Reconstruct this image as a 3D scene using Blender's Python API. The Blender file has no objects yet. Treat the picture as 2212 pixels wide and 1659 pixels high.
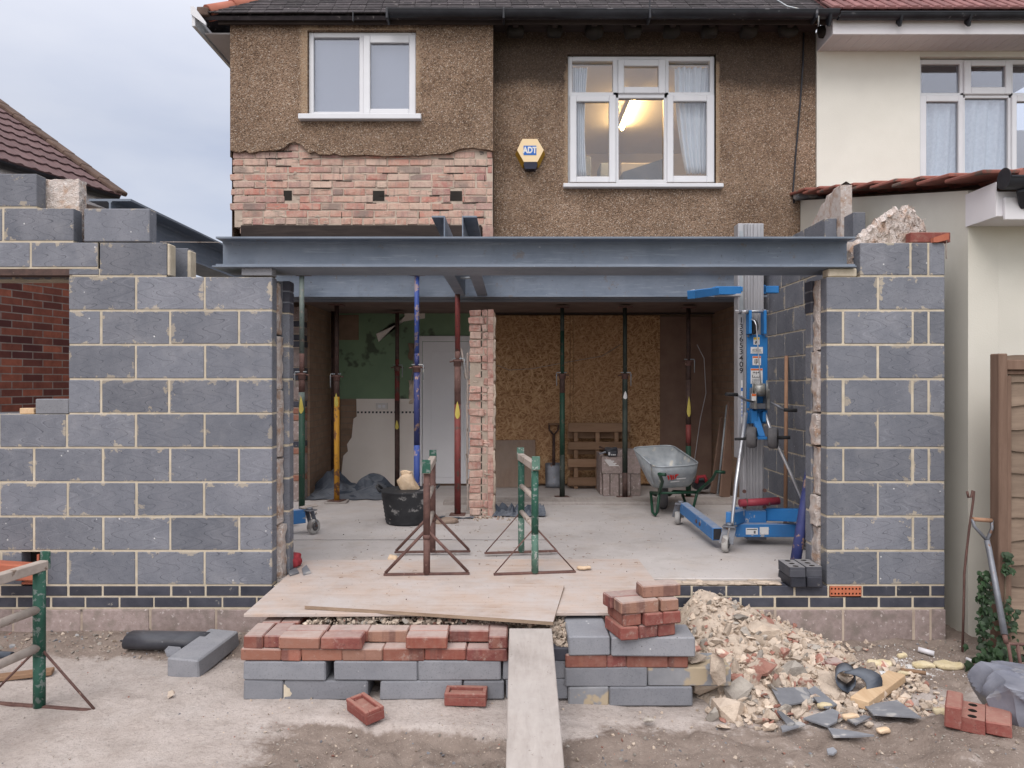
import bpy, bmesh, math, random
from mathutils import Vector, Matrix, noise
RND = random.Random(11)
SC = bpy.context.scene
COL = SC.collection
PI = math.pi
EYE = 1.7

# ------------------------------------------------------------------ camera, sky, sun, exposure
cam_data = bpy.data.cameras.new("camera")
cam_data.sensor_width = 36.0
cam_data.lens = 26.04
cam_data.clip_start = 0.05
cam_data.clip_end = 500.0
cam = bpy.data.objects.new("camera", cam_data)
cam.location = (0, 0, EYE)
cam.rotation_euler = (PI / 2, 0, 0)
COL.objects.link(cam)
SC.camera = cam

CLOUD = 0.80
SUN_EL, SUN_AZ = math.radians(50), math.radians(200)   # azimuth clockwise from +Y: behind the camera, to its left
world = bpy.data.worlds.new("World")
SC.world = world
world.use_nodes = True
wt = world.node_tree
wt.nodes.clear()
w_out = wt.nodes.new("ShaderNodeOutputWorld")
w_sky = wt.nodes.new("ShaderNodeTexSky")
w_sky.sky_type = 'NISHITA'
w_sky.sun_disc = False
w_sky.sun_elevation = SUN_EL
w_sky.sun_rotation = SUN_AZ
w_bg = wt.nodes.new("ShaderNodeBackground")
w_bg.inputs[1].default_value = 0.1
wt.links.new(w_sky.outputs[0], w_bg.inputs[0])
w_tc = wt.nodes.new("ShaderNodeTexCoord")
w_map = wt.nodes.new("ShaderNodeMapping")
w_map.inputs['Scale'].default_value = (1.6, 1.6, 4.5)
w_map.inputs['Location'].default_value = (0.35, 0.0, 0.2)
wt.links.new(w_tc.outputs['Generated'], w_map.inputs[0])
w_n = wt.nodes.new("ShaderNodeTexNoise")
w_n.inputs['Scale'].default_value = 1.7
w_n.inputs['Detail'].default_value = 5.0
w_n.inputs['Roughness'].default_value = 0.5
wt.links.new(w_map.outputs[0], w_n.inputs['Vector'])
w_r = wt.nodes.new("ShaderNodeValToRGB")
w_r.color_ramp.elements[0].position = 0.36
w_r.color_ramp.elements[0].color = (0.555, 0.605, 0.745, 1)
w_r.color_ramp.elements[1].position = 0.66
w_r.color_ramp.elements[1].color = (0.735, 0.76, 0.85, 1)
wt.links.new(w_n.outputs[0], w_r.inputs[0])
w_cl = wt.nodes.new("ShaderNodeBackground")      # the cloud sheet of an overcast sky, brighter and greyer overhead
w_s = wt.nodes.new("ShaderNodeSeparateXYZ")
wt.links.new(w_tc.outputs['Generated'], w_s.inputs[0])
w_z = wt.nodes.new("ShaderNodeMapRange")
w_z.inputs[1].default_value = 0.30; w_z.inputs[2].default_value = 0.75
w_z.inputs[3].default_value = 0.0; w_z.inputs[4].default_value = 1.0
wt.links.new(w_s.outputs[2], w_z.inputs[0])
w_m = wt.nodes.new("ShaderNodeMix"); w_m.data_type = 'RGBA'
w_y = wt.nodes.new("ShaderNodeMapRange")        # and brighter on the side where the hidden sun stands
w_y.inputs[1].default_value = 0.05; w_y.inputs[2].default_value = -0.9
w_y.inputs[3].default_value = 0.0; w_y.inputs[4].default_value = 0.75
wt.links.new(w_s.outputs[1], w_y.inputs[0])
w_x = wt.nodes.new("ShaderNodeMath"); w_x.operation = 'MAXIMUM'
wt.links.new(w_z.outputs[0], w_x.inputs[0]); wt.links.new(w_y.outputs[0], w_x.inputs[1])
wt.links.new(w_x.outputs[0], w_m.inputs[0]); wt.links.new(w_r.outputs[0], w_m.inputs[6])
w_m.inputs[7].default_value = (1.72, 1.68, 1.70, 1)
w_cl.inputs[1].default_value = CLOUD
wt.links.new(w_m.outputs[2], w_cl.inputs[0])
w_mx = wt.nodes.new("ShaderNodeMixShader")
w_mx.inputs[0].default_value = 0.86
wt.links.new(w_bg.outputs[0], w_mx.inputs[1])
wt.links.new(w_cl.outputs[0], w_mx.inputs[2])
wt.links.new(w_mx.outputs[0], w_out.inputs[0])

sun_d = bpy.data.lights.new("sun", 'SUN')
sun_d.energy = 1.5
sun_d.angle = math.radians(40)
sun_d.color = (1.0, 0.935, 0.895)
sun = bpy.data.objects.new("sun", sun_d)
COL.objects.link(sun)
_dir = Vector((math.sin(SUN_AZ) * math.cos(SUN_EL), math.cos(SUN_AZ) * math.cos(SUN_EL), math.sin(SUN_EL)))
sun.rotation_euler = (-_dir).to_track_quat('-Z', 'Y').to_euler()

SC.view_settings.view_transform = 'Standard'
SC.view_settings.look = 'None'
SC.view_settings.gamma = 1.0
SC.view_settings.exposure = 0.37
try:
    SC.cycles.use_denoising = True
    SC.cycles.max_bounces = 8
    SC.cycles.diffuse_bounces = 6
    SC.cycles.transparent_max_bounces = 12
    SC.cycles.caustics_reflective = False
    SC.cycles.caustics_refractive = False
    SC.cycles.sample_clamp_indirect = 4.0
except Exception:
    pass

# ------------------------------------------------------------------ measuring: a photo column or row at a known distance
def X(px, d): return (px - 1106.0) * d / 1600.0
def Z(py, d): return EYE - (py - 830.0) * d / 1600.0

# ------------------------------------------------------------------ mesh builder
class MB:
    def __init__(self):
        self.v, self.f, self.m, self.c, self.uv, self.uvn, self.s, self.mats = [], [], [], [], [], [], [], []
    def mi(self, mat):
        if mat not in self.mats: self.mats.append(mat)
        return self.mats.index(mat)
    def face(self, idx, mat, rnd=(.5, .5, .5), uv=None, uvn=None, smooth=False):
        self.f.append(tuple(idx)); self.m.append(self.mi(mat)); self.c.append(rnd)
        self.uv.append(uv); self.uvn.append(uvn); self.s.append(smooth)
    def add(self, verts, faces, mat, rnd=None, smooth=False, center=None):
        rnd = rnd or (RND.random(), RND.random(), RND.random())
        b = len(self.v)
        vs = [Vector(p) for p in verts]
        self.v.extend(vs)
        for fc in faces:
            fc = list(fc)
            if center is not None and len(fc) > 2:
                n = (vs[fc[1]] - vs[fc[0]]).cross(vs[fc[2]] - vs[fc[0]])
                mid = sum((vs[i] for i in fc), Vector()) / len(fc)
                if n.dot(mid - center) < 0: fc.reverse()
            self.face([b + i for i in fc], mat, rnd, smooth=smooth)
    def box(self, c, size, mat, rot=None, bev=0.0, rnd=None, jit=0.0):
        """a box with chamfered edges; keeps metric and 0..1 face coordinates for the procedural textures"""
        rnd = rnd or (RND.random(), RND.random(), RND.random())
        c = Vector(c); h = Vector(size) / 2
        R3 = rot if rot is not None else Matrix.Identity(3)
        if not isinstance(R3, Matrix): R3 = Matrix.Rotation(R3, 3, 'Z')
        b = min(bev, min(h) * .6)
        base = len(self.v); loc = []
        if b <= 0:
            for sx in (-1, 1):
                for sy in (-1, 1):
                    for sz in (-1, 1): loc.append(Vector((sx * h.x, sy * h.y, sz * h.z)))
            faces = [(0, 1, 3, 2), (4, 6, 7, 5), (0, 4, 5, 1), (2, 3, 7, 6), (0, 2, 6, 4), (1, 5, 7, 3)]
        else:
            key = {}
            for sx in (-1, 1):
                for sy in (-1, 1):
                    for sz in (-1, 1):
                        s = (sx, sy, sz)
                        for a in range(3):
                            p = [s[i] * (h[i] - b) for i in range(3)]; p[a] = s[a] * h[a]
                            key[(s, a)] = len(loc); loc.append(Vector(p))
            faces = []
            for a in range(3):
                o = [i for i in range(3) if i != a]
                for sg in (-1, 1):
                    q = []
                    for u, w in ((-1, -1), (1, -1), (1, 1), (-1, 1)):
                        s = [0, 0, 0]; s[a] = sg; s[o[0]] = u; s[o[1]] = w; q.append(key[(tuple(s), a)])
                    faces.append(tuple(q))
                for u in (-1, 1):
                    for w in (-1, 1):
                        s0 = [0, 0, 0]; s0[o[0]] = u; s0[o[1]] = w
                        s1 = list(s0); s0[a] = -1; s1[a] = 1
                        faces.append((key[(tuple(s0), o[0])], key[(tuple(s1), o[0])], key[(tuple(s1), o[1])], key[(tuple(s0), o[1])]))
            for sx in (-1, 1):
                for sy in (-1, 1):
                    for sz in (-1, 1):
                        s = (sx, sy, sz); faces.append((key[(s, 0)], key[(s, 1)], key[(s, 2)]))
        if jit:
            jr = {}
            for i, p in enumerate(loc):
                k = tuple(1 if q > 0 else -1 for q in p)
                if k not in jr: jr[k] = Vector((RND.uniform(-jit, jit), RND.uniform(-jit, jit), RND.uniform(-jit, jit)))
                loc[i] = p + jr[k]
        self.v.extend(c + R3 @ p for p in loc)
        mi = self.mi(mat)
        for fc in faces:
            fc = list(fc)
            n = (loc[fc[1]] - loc[fc[0]]).cross(loc[fc[2]] - loc[fc[0]])
            mid = sum((loc[i] for i in fc), Vector()) / len(fc)
            if n.dot(mid) < 0: fc.reverse(); n = -n
            a = max(range(3), key=lambda i: abs(n[i]))
            o = [1, 2] if a == 0 else ([0, 2] if a == 1 else [0, 1])
            uv = [(loc[i][o[0]], loc[i][o[1]]) for i in fc]
            uvn = [((loc[i][o[0]] / h[o[0]] + 1) / 2, (loc[i][o[1]] / h[o[1]] + 1) / 2) for i in fc]
            self.f.append(tuple(base + i for i in fc)); self.m.append(mi); self.c.append(rnd)
            self.uv.append(uv); self.uvn.append(uvn); self.s.append(False)
    def bx(self, x0, x1, y0, y1, z0, z1, mat, bev=0.0, rnd=None, jit=0.0):
        self.box(((x0 + x1) / 2, (y0 + y1) / 2, (z0 + z1) / 2), (abs(x1 - x0), abs(y1 - y0), abs(z1 - z0)), mat, None, bev, rnd, jit)
    def beam(self, p0, p1, w, h, mat, bev=0.0, rnd=None, up=(0, 0, 1)):
        """a bar of section w x h from p0 to p1"""
        p0, p1 = Vector(p0), Vector(p1); d = p1 - p0; L = d.length; y = d.normalized()
        x = y.cross(Vector(up))
        if x.length < 1e-4: x = y.cross(Vector((0, 1, 0)))
        x.normalize(); z = x.cross(y)
        M = Matrix((x, y, z)).transposed()
        self.box((p0 + p1) / 2, (w, L, h), mat, M, bev, rnd)
    def tube(self, pts, r, mat, n=10, rnd=None, cap=True, smooth=True):
        pts = [Vector(p) for p in pts]; k = len(pts)
        rs = r if isinstance(r, (list, tuple)) else [r] * k
        rnd = rnd or (RND.random(), RND.random(), RND.random())
        base = len(self.v); t0 = (pts[1] - pts[0]).normalized()
        ax = t0.cross(Vector((0, 0, 1)))
        if ax.length < 1e-3: ax = t0.cross(Vector((1, 0, 0)))
        ax.normalize()
        for i in range(k):
            t = (pts[min(i + 1, k - 1)] - pts[max(i - 1, 0)]).normalized()
            ax = (ax - t * ax.dot(t)).normalized(); by = t.cross(ax)
            for j in range(n):
                a = 2 * PI * j / n
                self.v.append(pts[i] + (ax * math.cos(a) + by * math.sin(a)) * rs[i])
        for i in range(k - 1):
            for j in range(n):
                j2 = (j + 1) % n
                self.face((base + i * n + j, base + i * n + j2, base + (i + 1) * n + j2, base + (i + 1) * n + j), mat, rnd, smooth=smooth)
        if cap:
            self.face([base + j for j in range(n)][::-1], mat, rnd)
            self.face([base + (k - 1) * n + j for j in range(n)], mat, rnd)
    def lathe(self, prof, mat, c=(0, 0, 0), axis=(0, 0, 1), n=20, smooth=True, rnd=None):
        """profile of (radius, height) about an axis"""
        q = Vector((0, 0, 1)).rotation_difference(Vector(axis).normalized()); c = Vector(c)
        rnd = rnd or (RND.random(), RND.random(), RND.random())
        base = len(self.v)
        for (r, z) in prof:
            for j in range(n):
                a = 2 * PI * j / n
                self.v.append(c + q @ Vector((r * math.cos(a), r * math.sin(a), z)))
        for i in range(len(prof) - 1):
            for j in range(n):
                j2 = (j + 1) % n
                self.face((base + i * n + j, base + i * n + j2, base + (i + 1) * n + j2, base + (i + 1) * n + j), mat, rnd, smooth=smooth)
        self.face([base + j for j in range(n)][::-1], mat, rnd)
        self.face([base + (len(prof) - 1) * n + j for j in range(n)], mat, rnd)
    def prism(self, poly, o, u, v, w, mat, rnd=None):
        """polygon (a, b) laid out on axes u, v from o and given depth w (a vector)"""
        o, u, v, w = Vector(o), Vector(u), Vector(v), Vector(w); k = len(poly)
        p = [o + u * a + v * b for a, b in poly]
        area = sum(poly[i][0] * poly[(i + 1) % k][1] - poly[(i + 1) % k][0] * poly[i][1] for i in range(k))
        flip = (area > 0) == (u.cross(v).dot(w) > 0)
        rnd = rnd or (RND.random(), RND.random(), RND.random())
        b = len(self.v); self.v.extend(p + [q + w for q in p])
        f0, f1 = list(range(b, b + k)), list(range(b + k, b + 2 * k))
        self.face(f0[::-1] if flip else f0, mat, rnd); self.face(f1 if flip else f1[::-1], mat, rnd)
        for i in range(k):
            j = (i + 1) % k; q = [b + i, b + j, b + k + j, b + k + i]
            self.face(q if flip else q[::-1], mat, rnd)
    def grid(self, P, nu, nv, mat, rnd=None, smooth=True, flip=False):
        """a sheet of nu x nv points P(i, j)"""
        rnd = rnd or (RND.random(), RND.random(), RND.random())
        b = len(self.v)
        for j in range(nv):
            for i in range(nu): self.v.append(Vector(P(i, j)))
        for j in range(nv - 1):
            for i in range(nu - 1):
                q = [b + j * nu + i, b + j * nu + i + 1, b + (j + 1) * nu + i + 1, b + (j + 1) * nu + i]
                self.face(q[::-1] if flip else q, mat, rnd, smooth=smooth)
    def rock(self, proto, c, s, mat, rnd=None, rot=None):
        vs, fs = proto
        R3 = rot or Matrix.Rotation(RND.uniform(0, 6.28), 3, (RND.uniform(-1, 1), RND.uniform(-1, 1), RND.uniform(-1, 1.01)))
        c = Vector(c); s = Vector(s) if not isinstance(s, (int, float)) else Vector((s, s, s))
        rnd = rnd or (RND.random(), RND.random(), RND.random())
        b = len(self.v)
        self.v.extend(c + R3 @ Vector((p.x * s.x, p.y * s.y, p.z * s.z)) for p in vs)
        for f in fs: self.face([b + i for i in f], mat, rnd)
    def lump(self, c, size, mat, amp=.02, freq=8, n=8, rot=None, rnd=None, rounding=.35, seed=0, smooth=True):
        """a box cut fine, rounded and roughened: mineral wool, foam, bags"""
        c = Vector(c); h = Vector(size) / 2
        R3 = rot if rot is not None else Matrix.Identity(3)
        if not isinstance(R3, Matrix): R3 = Matrix.Rotation(R3, 3, 'Z')
        rnd = rnd or (RND.random(), RND.random(), RND.random())
        mx = max(size); k = [max(2, int(round(n * s / mx)) + 1) for s in size]
        key = {}; base = len(self.v)
        def vert(i, j, l):
            t = (i, j, l)
            if t in key: return key[t]
            p = Vector((2 * i / k[0] - 1, 2 * j / k[1] - 1, 2 * l / k[2] - 1))
            q = Vector((p.x * h.x, p.y * h.y, p.z * h.z))
            sph = p.normalized(); sq = Vector((sph.x * h.x, sph.y * h.y, sph.z * h.z)) * 1.25
            q = q.lerp(sq, rounding)
            d = noise.noise_vector((q + Vector((seed * 3.1, seed * 1.7, seed))) * freq) * amp
            q = q + d
            key[t] = len(self.v); self.v.append(c + R3 @ q); return key[t]
        ext = k
        for a in range(3):
            o = [i for i in range(3) if i != a]
            for sg in (0, ext[a]):
                for u in range(ext[o[0]]):
                    for w in range(ext[o[1]]):
                        q = []
                        for du, dw in ((0, 0), (1, 0), (1, 1), (0, 1)):
                            t = [0, 0, 0]; t[a] = sg; t[o[0]] = u + du; t[o[1]] = w + dw; q.append(vert(*t))
                        n0 = (R3.inverted() @ ((self.v[q[1]] - self.v[q[0]]).cross(self.v[q[2]] - self.v[q[0]])))
                        if (n0[a] < 0) == (sg > 0): q.reverse()
                        self.face(q, mat, rnd, smooth=smooth)
    def creased(self, c, size, mat, amp, freq, n, rot, seed, rounding=.45):
        """a slack plastic bag: a rounded box with sharp ridged creases"""
        k0 = len(self.v); self.lump(c, size, mat, 0, 1, n, rot, None, rounding, seed, False)
        c = Vector(c)
        for i in range(k0, len(self.v)):
            p = self.v[i]; q = p * freq + Vector((seed, 0, 0)); d = (p - c).normalized()
            r_ = 1 - 2 * abs(noise.noise(q)); r2 = 1 - 2 * abs(noise.noise(q * 2.3 + Vector((3, 1, 7))))
            self.v[i] = p + d * amp * (r_ * r_ * r_ - .2 + .45 * r2 * abs(r2)) + noise.noise_vector(p * freq * .5) * amp * .8
    def build(self, name, parent=None, origin=None):
        me = bpy.data.meshes.new(name)
        if origin is None:
            if parent is not None: origin = Vector((0, 0, 0))
            else:
                lo = [min(p[i] for p in self.v) for i in range(3)]; hi = [max(p[i] for p in self.v) for i in range(3)]
                origin = Vector(((lo[0] + hi[0]) / 2, (lo[1] + hi[1]) / 2, lo[2]))
        origin = Vector(origin)
        off = world_loc(parent) if parent is not None else origin
        me.from_pydata([tuple(p - off) for p in self.v], [], self.f)
        for m in self.mats: me.materials.append(m)
        me.polygons.foreach_set("material_index", self.m)
        me.polygons.foreach_set("use_smooth", self.s)
        cols, uvs, uvns = [], [], []
        for f, c, uv, uvn in zip(self.f, self.c, self.uv, self.uvn):
            for i in range(len(f)):
                cols.extend((c[0], c[1], c[2], 1.0))
                uvs.extend(uv[i] if uv else (0, 0)); uvns.extend(uvn[i] if uvn else (.5, .5))
        ca = me.color_attributes.new("rnd", 'FLOAT_COLOR', 'CORNER'); ca.data.foreach_set("color", cols)
        l0 = me.uv_layers.new(name="UVMap"); l0.data.foreach_set("uv", uvs)
        l1 = me.uv_layers.new(name="UVN"); l1.data.foreach_set("uv", uvns)
        me.update()
        ob = bpy.data.objects.new(name, me)
        COL.objects.link(ob)
        if parent is not None: ob.parent = parent
        else: ob.location = origin
        return ob

def world_loc(o):
    v = Vector((0, 0, 0))
    while o is not None: v = v + o.location; o = o.parent
    return v
def tag(o, label=None, cat=None, group=None, kind=None):
    if label: o['label'] = label
    if cat: o['category'] = cat
    if group: o['group'] = group
    if kind: o['kind'] = kind
    return o
def thing(name, label, cat, loc=(0, 0, 0), group=None):
    o = bpy.data.objects.new(name, None); o.empty_display_size = .1
    COL.objects.link(o); o.location = loc
    return tag(o, label, cat, group)
def copy_tree(o, parent=None):
    c = o.copy(); COL.objects.link(c)
    if parent is not None: c.parent = parent
    for ch in [x for x in list(bpy.data.objects) if x.parent == o]: copy_tree(ch, c)
    return c
def hull(seed, n=14, flat=1.0):
    r = random.Random(seed); bm = bmesh.new()
    for i in range(n):
        p = Vector((r.gauss(0, 1), r.gauss(0, 1), r.gauss(0, 1))).normalized() * r.uniform(.75, 1.0)
        p.z *= flat; bm.verts.new(p * .5)
    res = bmesh.ops.convex_hull(bm, input=bm.verts[:])
    for g in res.get('geom_interior', []):
        if isinstance(g, bmesh.types.BMVert): bm.verts.remove(g)
    bmesh.ops.recalc_face_normals(bm, faces=bm.faces[:])
    bm.verts.index_update()
    out = ([v.co.copy() for v in bm.verts], [[v.index for v in f.verts] for f in bm.faces])
    bm.free(); return out
ROCKS = [hull(i, 10 + i % 6, (1, .7, .5, .4)[i % 4]) for i in range(16)]

# ------------------------------------------------------------------ procedural materials
class NT:
    def __init__(self, name):
        self.mat = bpy.data.materials.new(name); self.mat.use_nodes = True
        self.t = self.mat.node_tree; self.t.nodes.clear()
        self.out = self.t.nodes.new("ShaderNodeOutputMaterial")
        self._p = None
    def n(self, typ, ins=None, **pr):
        nd = self.t.nodes.new("ShaderNode" + typ)
        for k, v in pr.items(): setattr(nd, k, v)
        for k, v in (ins or {}).items():
            s = nd.inputs[k]
            if isinstance(v, bpy.types.NodeSocket): self.t.links.new(v, s)
            elif isinstance(v, (tuple, list)) and s.type == 'RGBA' and len(v) == 3: s.default_value = (*v, 1)
            else: s.default_value = v
        return nd
    def math(self, op, a, b=0.0, c=0.0, clamp=False):
        return self.n("Math", {0: a, 1: b, 2: c}, operation=op, use_clamp=clamp).outputs[0]
    def mix(self, f, a, b, blend='MIX'):
        return self.n("Mix", {0: f, 6: a, 7: b}, data_type='RGBA', blend_type=blend, clamp_factor=True).outputs[2]
    def rnd(self): return self.n("Attribute", attribute_name="rnd").outputs['Color']
    def sep(self, c): return self.n("SeparateColor", {0: c}).outputs
    def pos(self):
        """object position, shifted by the piece's and the object's own random number"""
        if self._p is None:
            oi = self.n("ObjectInfo").outputs['Random']
            r = self.n("VectorMath", {0: self.rnd(), 'Scale': 13.0}, operation='SCALE').outputs[0]
            s = self.n("CombineXYZ", {0: self.math('MULTIPLY', oi, 31.0), 1: self.math('MULTIPLY', oi, 17.0)}).outputs[0]
            p = self.n("VectorMath", {0: self.n("TexCoord").outputs['Object'], 1: r}).outputs[0]
            self._p = self.n("VectorMath", {0: p, 1: s}).outputs[0]
        return self._p
    def noise(self, scale, detail=4.0, rough=.55, vec=None, dist=0.0):
        return self.n("TexNoise", {'Vector': vec or self.pos(), 'Scale': scale, 'Detail': detail, 'Roughness': rough, 'Distortion': dist}).outputs[0]
    def ramp(self, f, stops, interp='LINEAR'):
        nd = self.n("ValToRGB", {0: f}); cr = nd.color_ramp; cr.interpolation = interp
        while len(cr.elements) < len(stops): cr.elements.new(.5)
        for e, (p, c) in zip(cr.elements, stops):
            e.position = p; e.color = (*c, 1) if isinstance(c, (tuple, list)) else (c, c, c, 1)
        return nd.outputs[0]
    def scaled(self, v):
        return self.n("Mapping", {0: self.pos(), 'Scale': v}).outputs[0]
    def done(self, col, rough=.8, metal=0.0, bump=None, bstr=.3, bdist=.01, spec=.3):
        b = self.n("BsdfPrincipled", {'Base Color': col, 'Roughness': rough, 'Metallic': metal, 'Specular IOR Level': spec})
        if bump is not None:
            bn = self.n("Bump", {'Strength': bstr, 'Distance': bdist, 'Height': bump})
            self.t.links.new(bn.outputs[0], b.inputs['Normal'])
        self.t.links.new(b.outputs[0], self.out.inputs[0])
        return self.mat

def rough_mat(name, c1, c2, scale=6, rough=.85, bump=.3, bscale=60, var=.25, metal=0.0, spots=None, c3=None, bdist=.004, dust=None, spec=.3):
    """two colours mixed by noise, piece-by-piece brightness, fine bump; spots = (colour, scale, threshold); dust = (colour, amount) lying on upward faces"""
    t = NT(name)
    f = t.ramp(t.noise(scale, 5, .6), [(.32, 0.0), (.68, 1.0)])
    col = t.mix(f, c1, c2)
    if c3: col = t.mix(t.ramp(t.noise(scale * .35, 3), [(.5, 0.0), (.66, 1.0)]), col, c3)
    if spots:
        col = t.mix(t.ramp(t.noise(spots[1], 3, .6), [(spots[2], 0.0), (spots[2] + .05, 1.0)]), col, spots[0])
    if var:
        oi = t.n("ObjectInfo").outputs['Random']
        k = t.math('ADD', t.math('MULTIPLY', t.sep(t.rnd())[0], var), t.math('MULTIPLY', oi, var * .5))
        k = t.math('ADD', k, 1 - var * .75)
        col = t.n("VectorMath", {0: col, 'Scale': k}, operation='SCALE').outputs[0]
    if dust:
        nz = t.n("SeparateXYZ", {0: t.n("NewGeometry").outputs['Normal']}).outputs[2]
        m = t.math('MULTIPLY', t.ramp(nz, [(.55, 0.0), (.9, 1.0)]), t.ramp(t.noise(9, 4, .65), [(.3, .45), (.6, 1.0)]))
        col = t.mix(t.math('MULTIPLY', m, dust[1]), col, dust[0])
    h = t.noise(bscale, 4, .65)
    return t.done(col, rough, metal, h, bump, bdist, spec)

# --- masonry
def mk_block(name, base, light, scr=1.0, smear=.7):
    t = NT(name)
    uv = t.n("UVMap", uv_map="UVMap").outputs[0]
    r = t.sep(t.rnd())
    u, v, _ = t.n("SeparateXYZ", {0: uv}).outputs
    wob = t.noise(9, 2, .5)
    wob2 = t.noise(4, 2, .5)
    # combed keying lines: a zig-zag that wanders across the face
    ph = t.math('ADD', t.math('MULTIPLY', v, 58.0), t.math('MULTIPLY', r[1], 20.0))
    zz = t.math('SINE', t.math('ADD', ph, t.math('MULTIPLY', wob, 3.0)))
    uu = t.math('ADD', u, t.math('MULTIPLY', zz, t.math('MULTIPLY', wob2, .15)))
    uu = t.math('ADD', uu, t.math('MULTIPLY', wob, .06))
    uu = t.math('ADD', uu, t.math('MULTIPLY', v, t.math('SUBTRACT', r[2], .5)))
    fr = t.math('FRACT', t.math('ADD', t.math('DIVIDE', uu, .125), t.math('MULTIPLY', r[0], 7.0)))
    line = t.ramp(fr, [(.0, 1.0), (.03, .8), (.06, 0.0)])
    pl = t.math('FRACT', t.math('ADD', t.math('DIVIDE', uu, .117), t.math('MULTIPLY', r[2], 9.0)))
    pale = t.math('MULTIPLY', t.ramp(pl, [(.0, 0.0), (.06, 1.0), (.2, 0.0)]), t.ramp(t.noise(5, 3), [(.46, 0.0), (.62, 1.0)]))
    col = t.mix(t.ramp(t.noise(7, 6, .7), [(.3, 0.0), (.7, 1.0)]), base, light)
    col = t.mix(t.math('MULTIPLY', t.ramp(t.noise(3, 4), [(.5, 0.0), (.75, 1.0)]), .35), col, (.30, .30, .33))
    col = t.mix(t.math('MULTIPLY', t.math('MULTIPLY', line, t.ramp(t.noise(3.3, 2), [(.3, .3), (.55, 1.0)])), .66 * scr), col, (.035, .035, .045))
    col = t.mix(t.math('MULTIPLY', pale, .20 * scr), col, (.42, .43, .48))
    col = t.mix(t.math('MULTIPLY', t.ramp(t.noise(120, 3, .7), [(.56, 0.0), (.70, 1.0)]), .5), col, (.075, .08, .092))
    col = t.mix(t.math('MULTIPLY', t.ramp(t.noise(2.1, 5, .7), [(.54, 0.0), (.68, 1.0)]), .35), col, (.30, .30, .315))
    pit = t.ramp(t.n("TexVoronoi", {'Vector': t.pos(), 'Scale': 26.0}).outputs['Distance'], [(.06, 1.0), (.10, 0.0)])
    pit = t.math('MULTIPLY', pit, t.ramp(t.noise(14, 1), [(.56, 0.0), (.60, 1.0)]))
    col = t.mix(t.math('MULTIPLY', pit, .8), col, (.05, .05, .055))
    wsp = t.ramp(t.n("TexVoronoi", {'Vector': t.scaled((1.1, 1.1, 1.1)), 'Scale': 11.0}).outputs['Distance'], [(.045, 1.0), (.075, 0.0)])
    wsp = t.math('MULTIPLY', wsp, t.ramp(t.noise(6, 1), [(.55, 0.0), (.58, 1.0)]))
    col = t.mix(wsp, col, (.62, .62, .62))
    # mortar smeared over the arrises here and there
    a, b, _ = t.n("SeparateXYZ", {0: t.n("UVMap", uv_map="UVN").outputs[0]}).outputs
    ea = t.math('MULTIPLY', t.math('MINIMUM', a, t.math('SUBTRACT', 1.0, a)), 2.0)
    eb = t.math('MINIMUM', b, t.math('SUBTRACT', 1.0, b))
    e = t.math('MINIMUM', ea, eb)
    e = t.math('SUBTRACT', t.math('ADD', e, .022), t.math('MULTIPLY', t.math('MAXIMUM', t.math('SUBTRACT', t.noise(9, 5, .7), .545), 0.0), 1.5))
    sm = t.ramp(e, [(.0, 1.0), (.03, 0.0)])
    col = t.mix(t.math('MULTIPLY', sm, smear), col, (.44, .38, .29))
    k = t.math('ADD', t.math('MULTIPLY', r[0], .36), .80)
    col = t.n("VectorMath", {0: col, 'Scale': k}, operation='SCALE').outputs[0]
    col = t.mix(t.math('MULTIPLY', r[1], .25), col, (.15, .165, .20))
    h = t.math('SUBTRACT', t.noise(70, 4, .7), t.math('MULTIPLY', line, .6 * scr))
    return t.done(col, .9, 0, h, .35, .004, .2)
M = {}
M['block'] = mk_block("block_grey", (.143, .152, .179), (.205, .214, .242))
M['block_plain'] = mk_block("block_smooth", (.205, .212, .232), (.27, .275, .295), .05, 0.0)
M['block_stained'] = rough_mat("block_tan_stained", (.20, .207, .225), (.27, .275, .29), 7, .9, .35, 70, .1, spots=((.40, .33, .235), 6.5, .50))
M['mortar'] = rough_mat("mortar_sand", (.46, .40, .305), (.58, .515, .41), 14, .95, .5, 90, .15)
M['mortar_old'] = rough_mat("mortar_old", (.36, .29, .24), (.49, .41, .335), 10, .95, .6, 70, .2, spots=((.13, .11, .10), 7, .66))
M['engineering'] = rough_mat("brick_blue", (.035, .038, .052), (.065, .067, .085), 8, .55, .2, 60, .5, spots=((.2, .19, .18), 22, .68))
M['engineering_dusty'] = rough_mat("brick_blue_dusty", (.05, .053, .066), (.085, .088, .105), 8, .6, .2, 60, .2, dust=((.27, .265, .27), .95))
M['dense'] = rough_mat("block_pinkish", (.27, .215, .20), (.37, .30, .285), 30, .95, .8, 130, .2, spots=((.5, .44, .42), 34, .62), c3=(.24, .20, .18))

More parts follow.
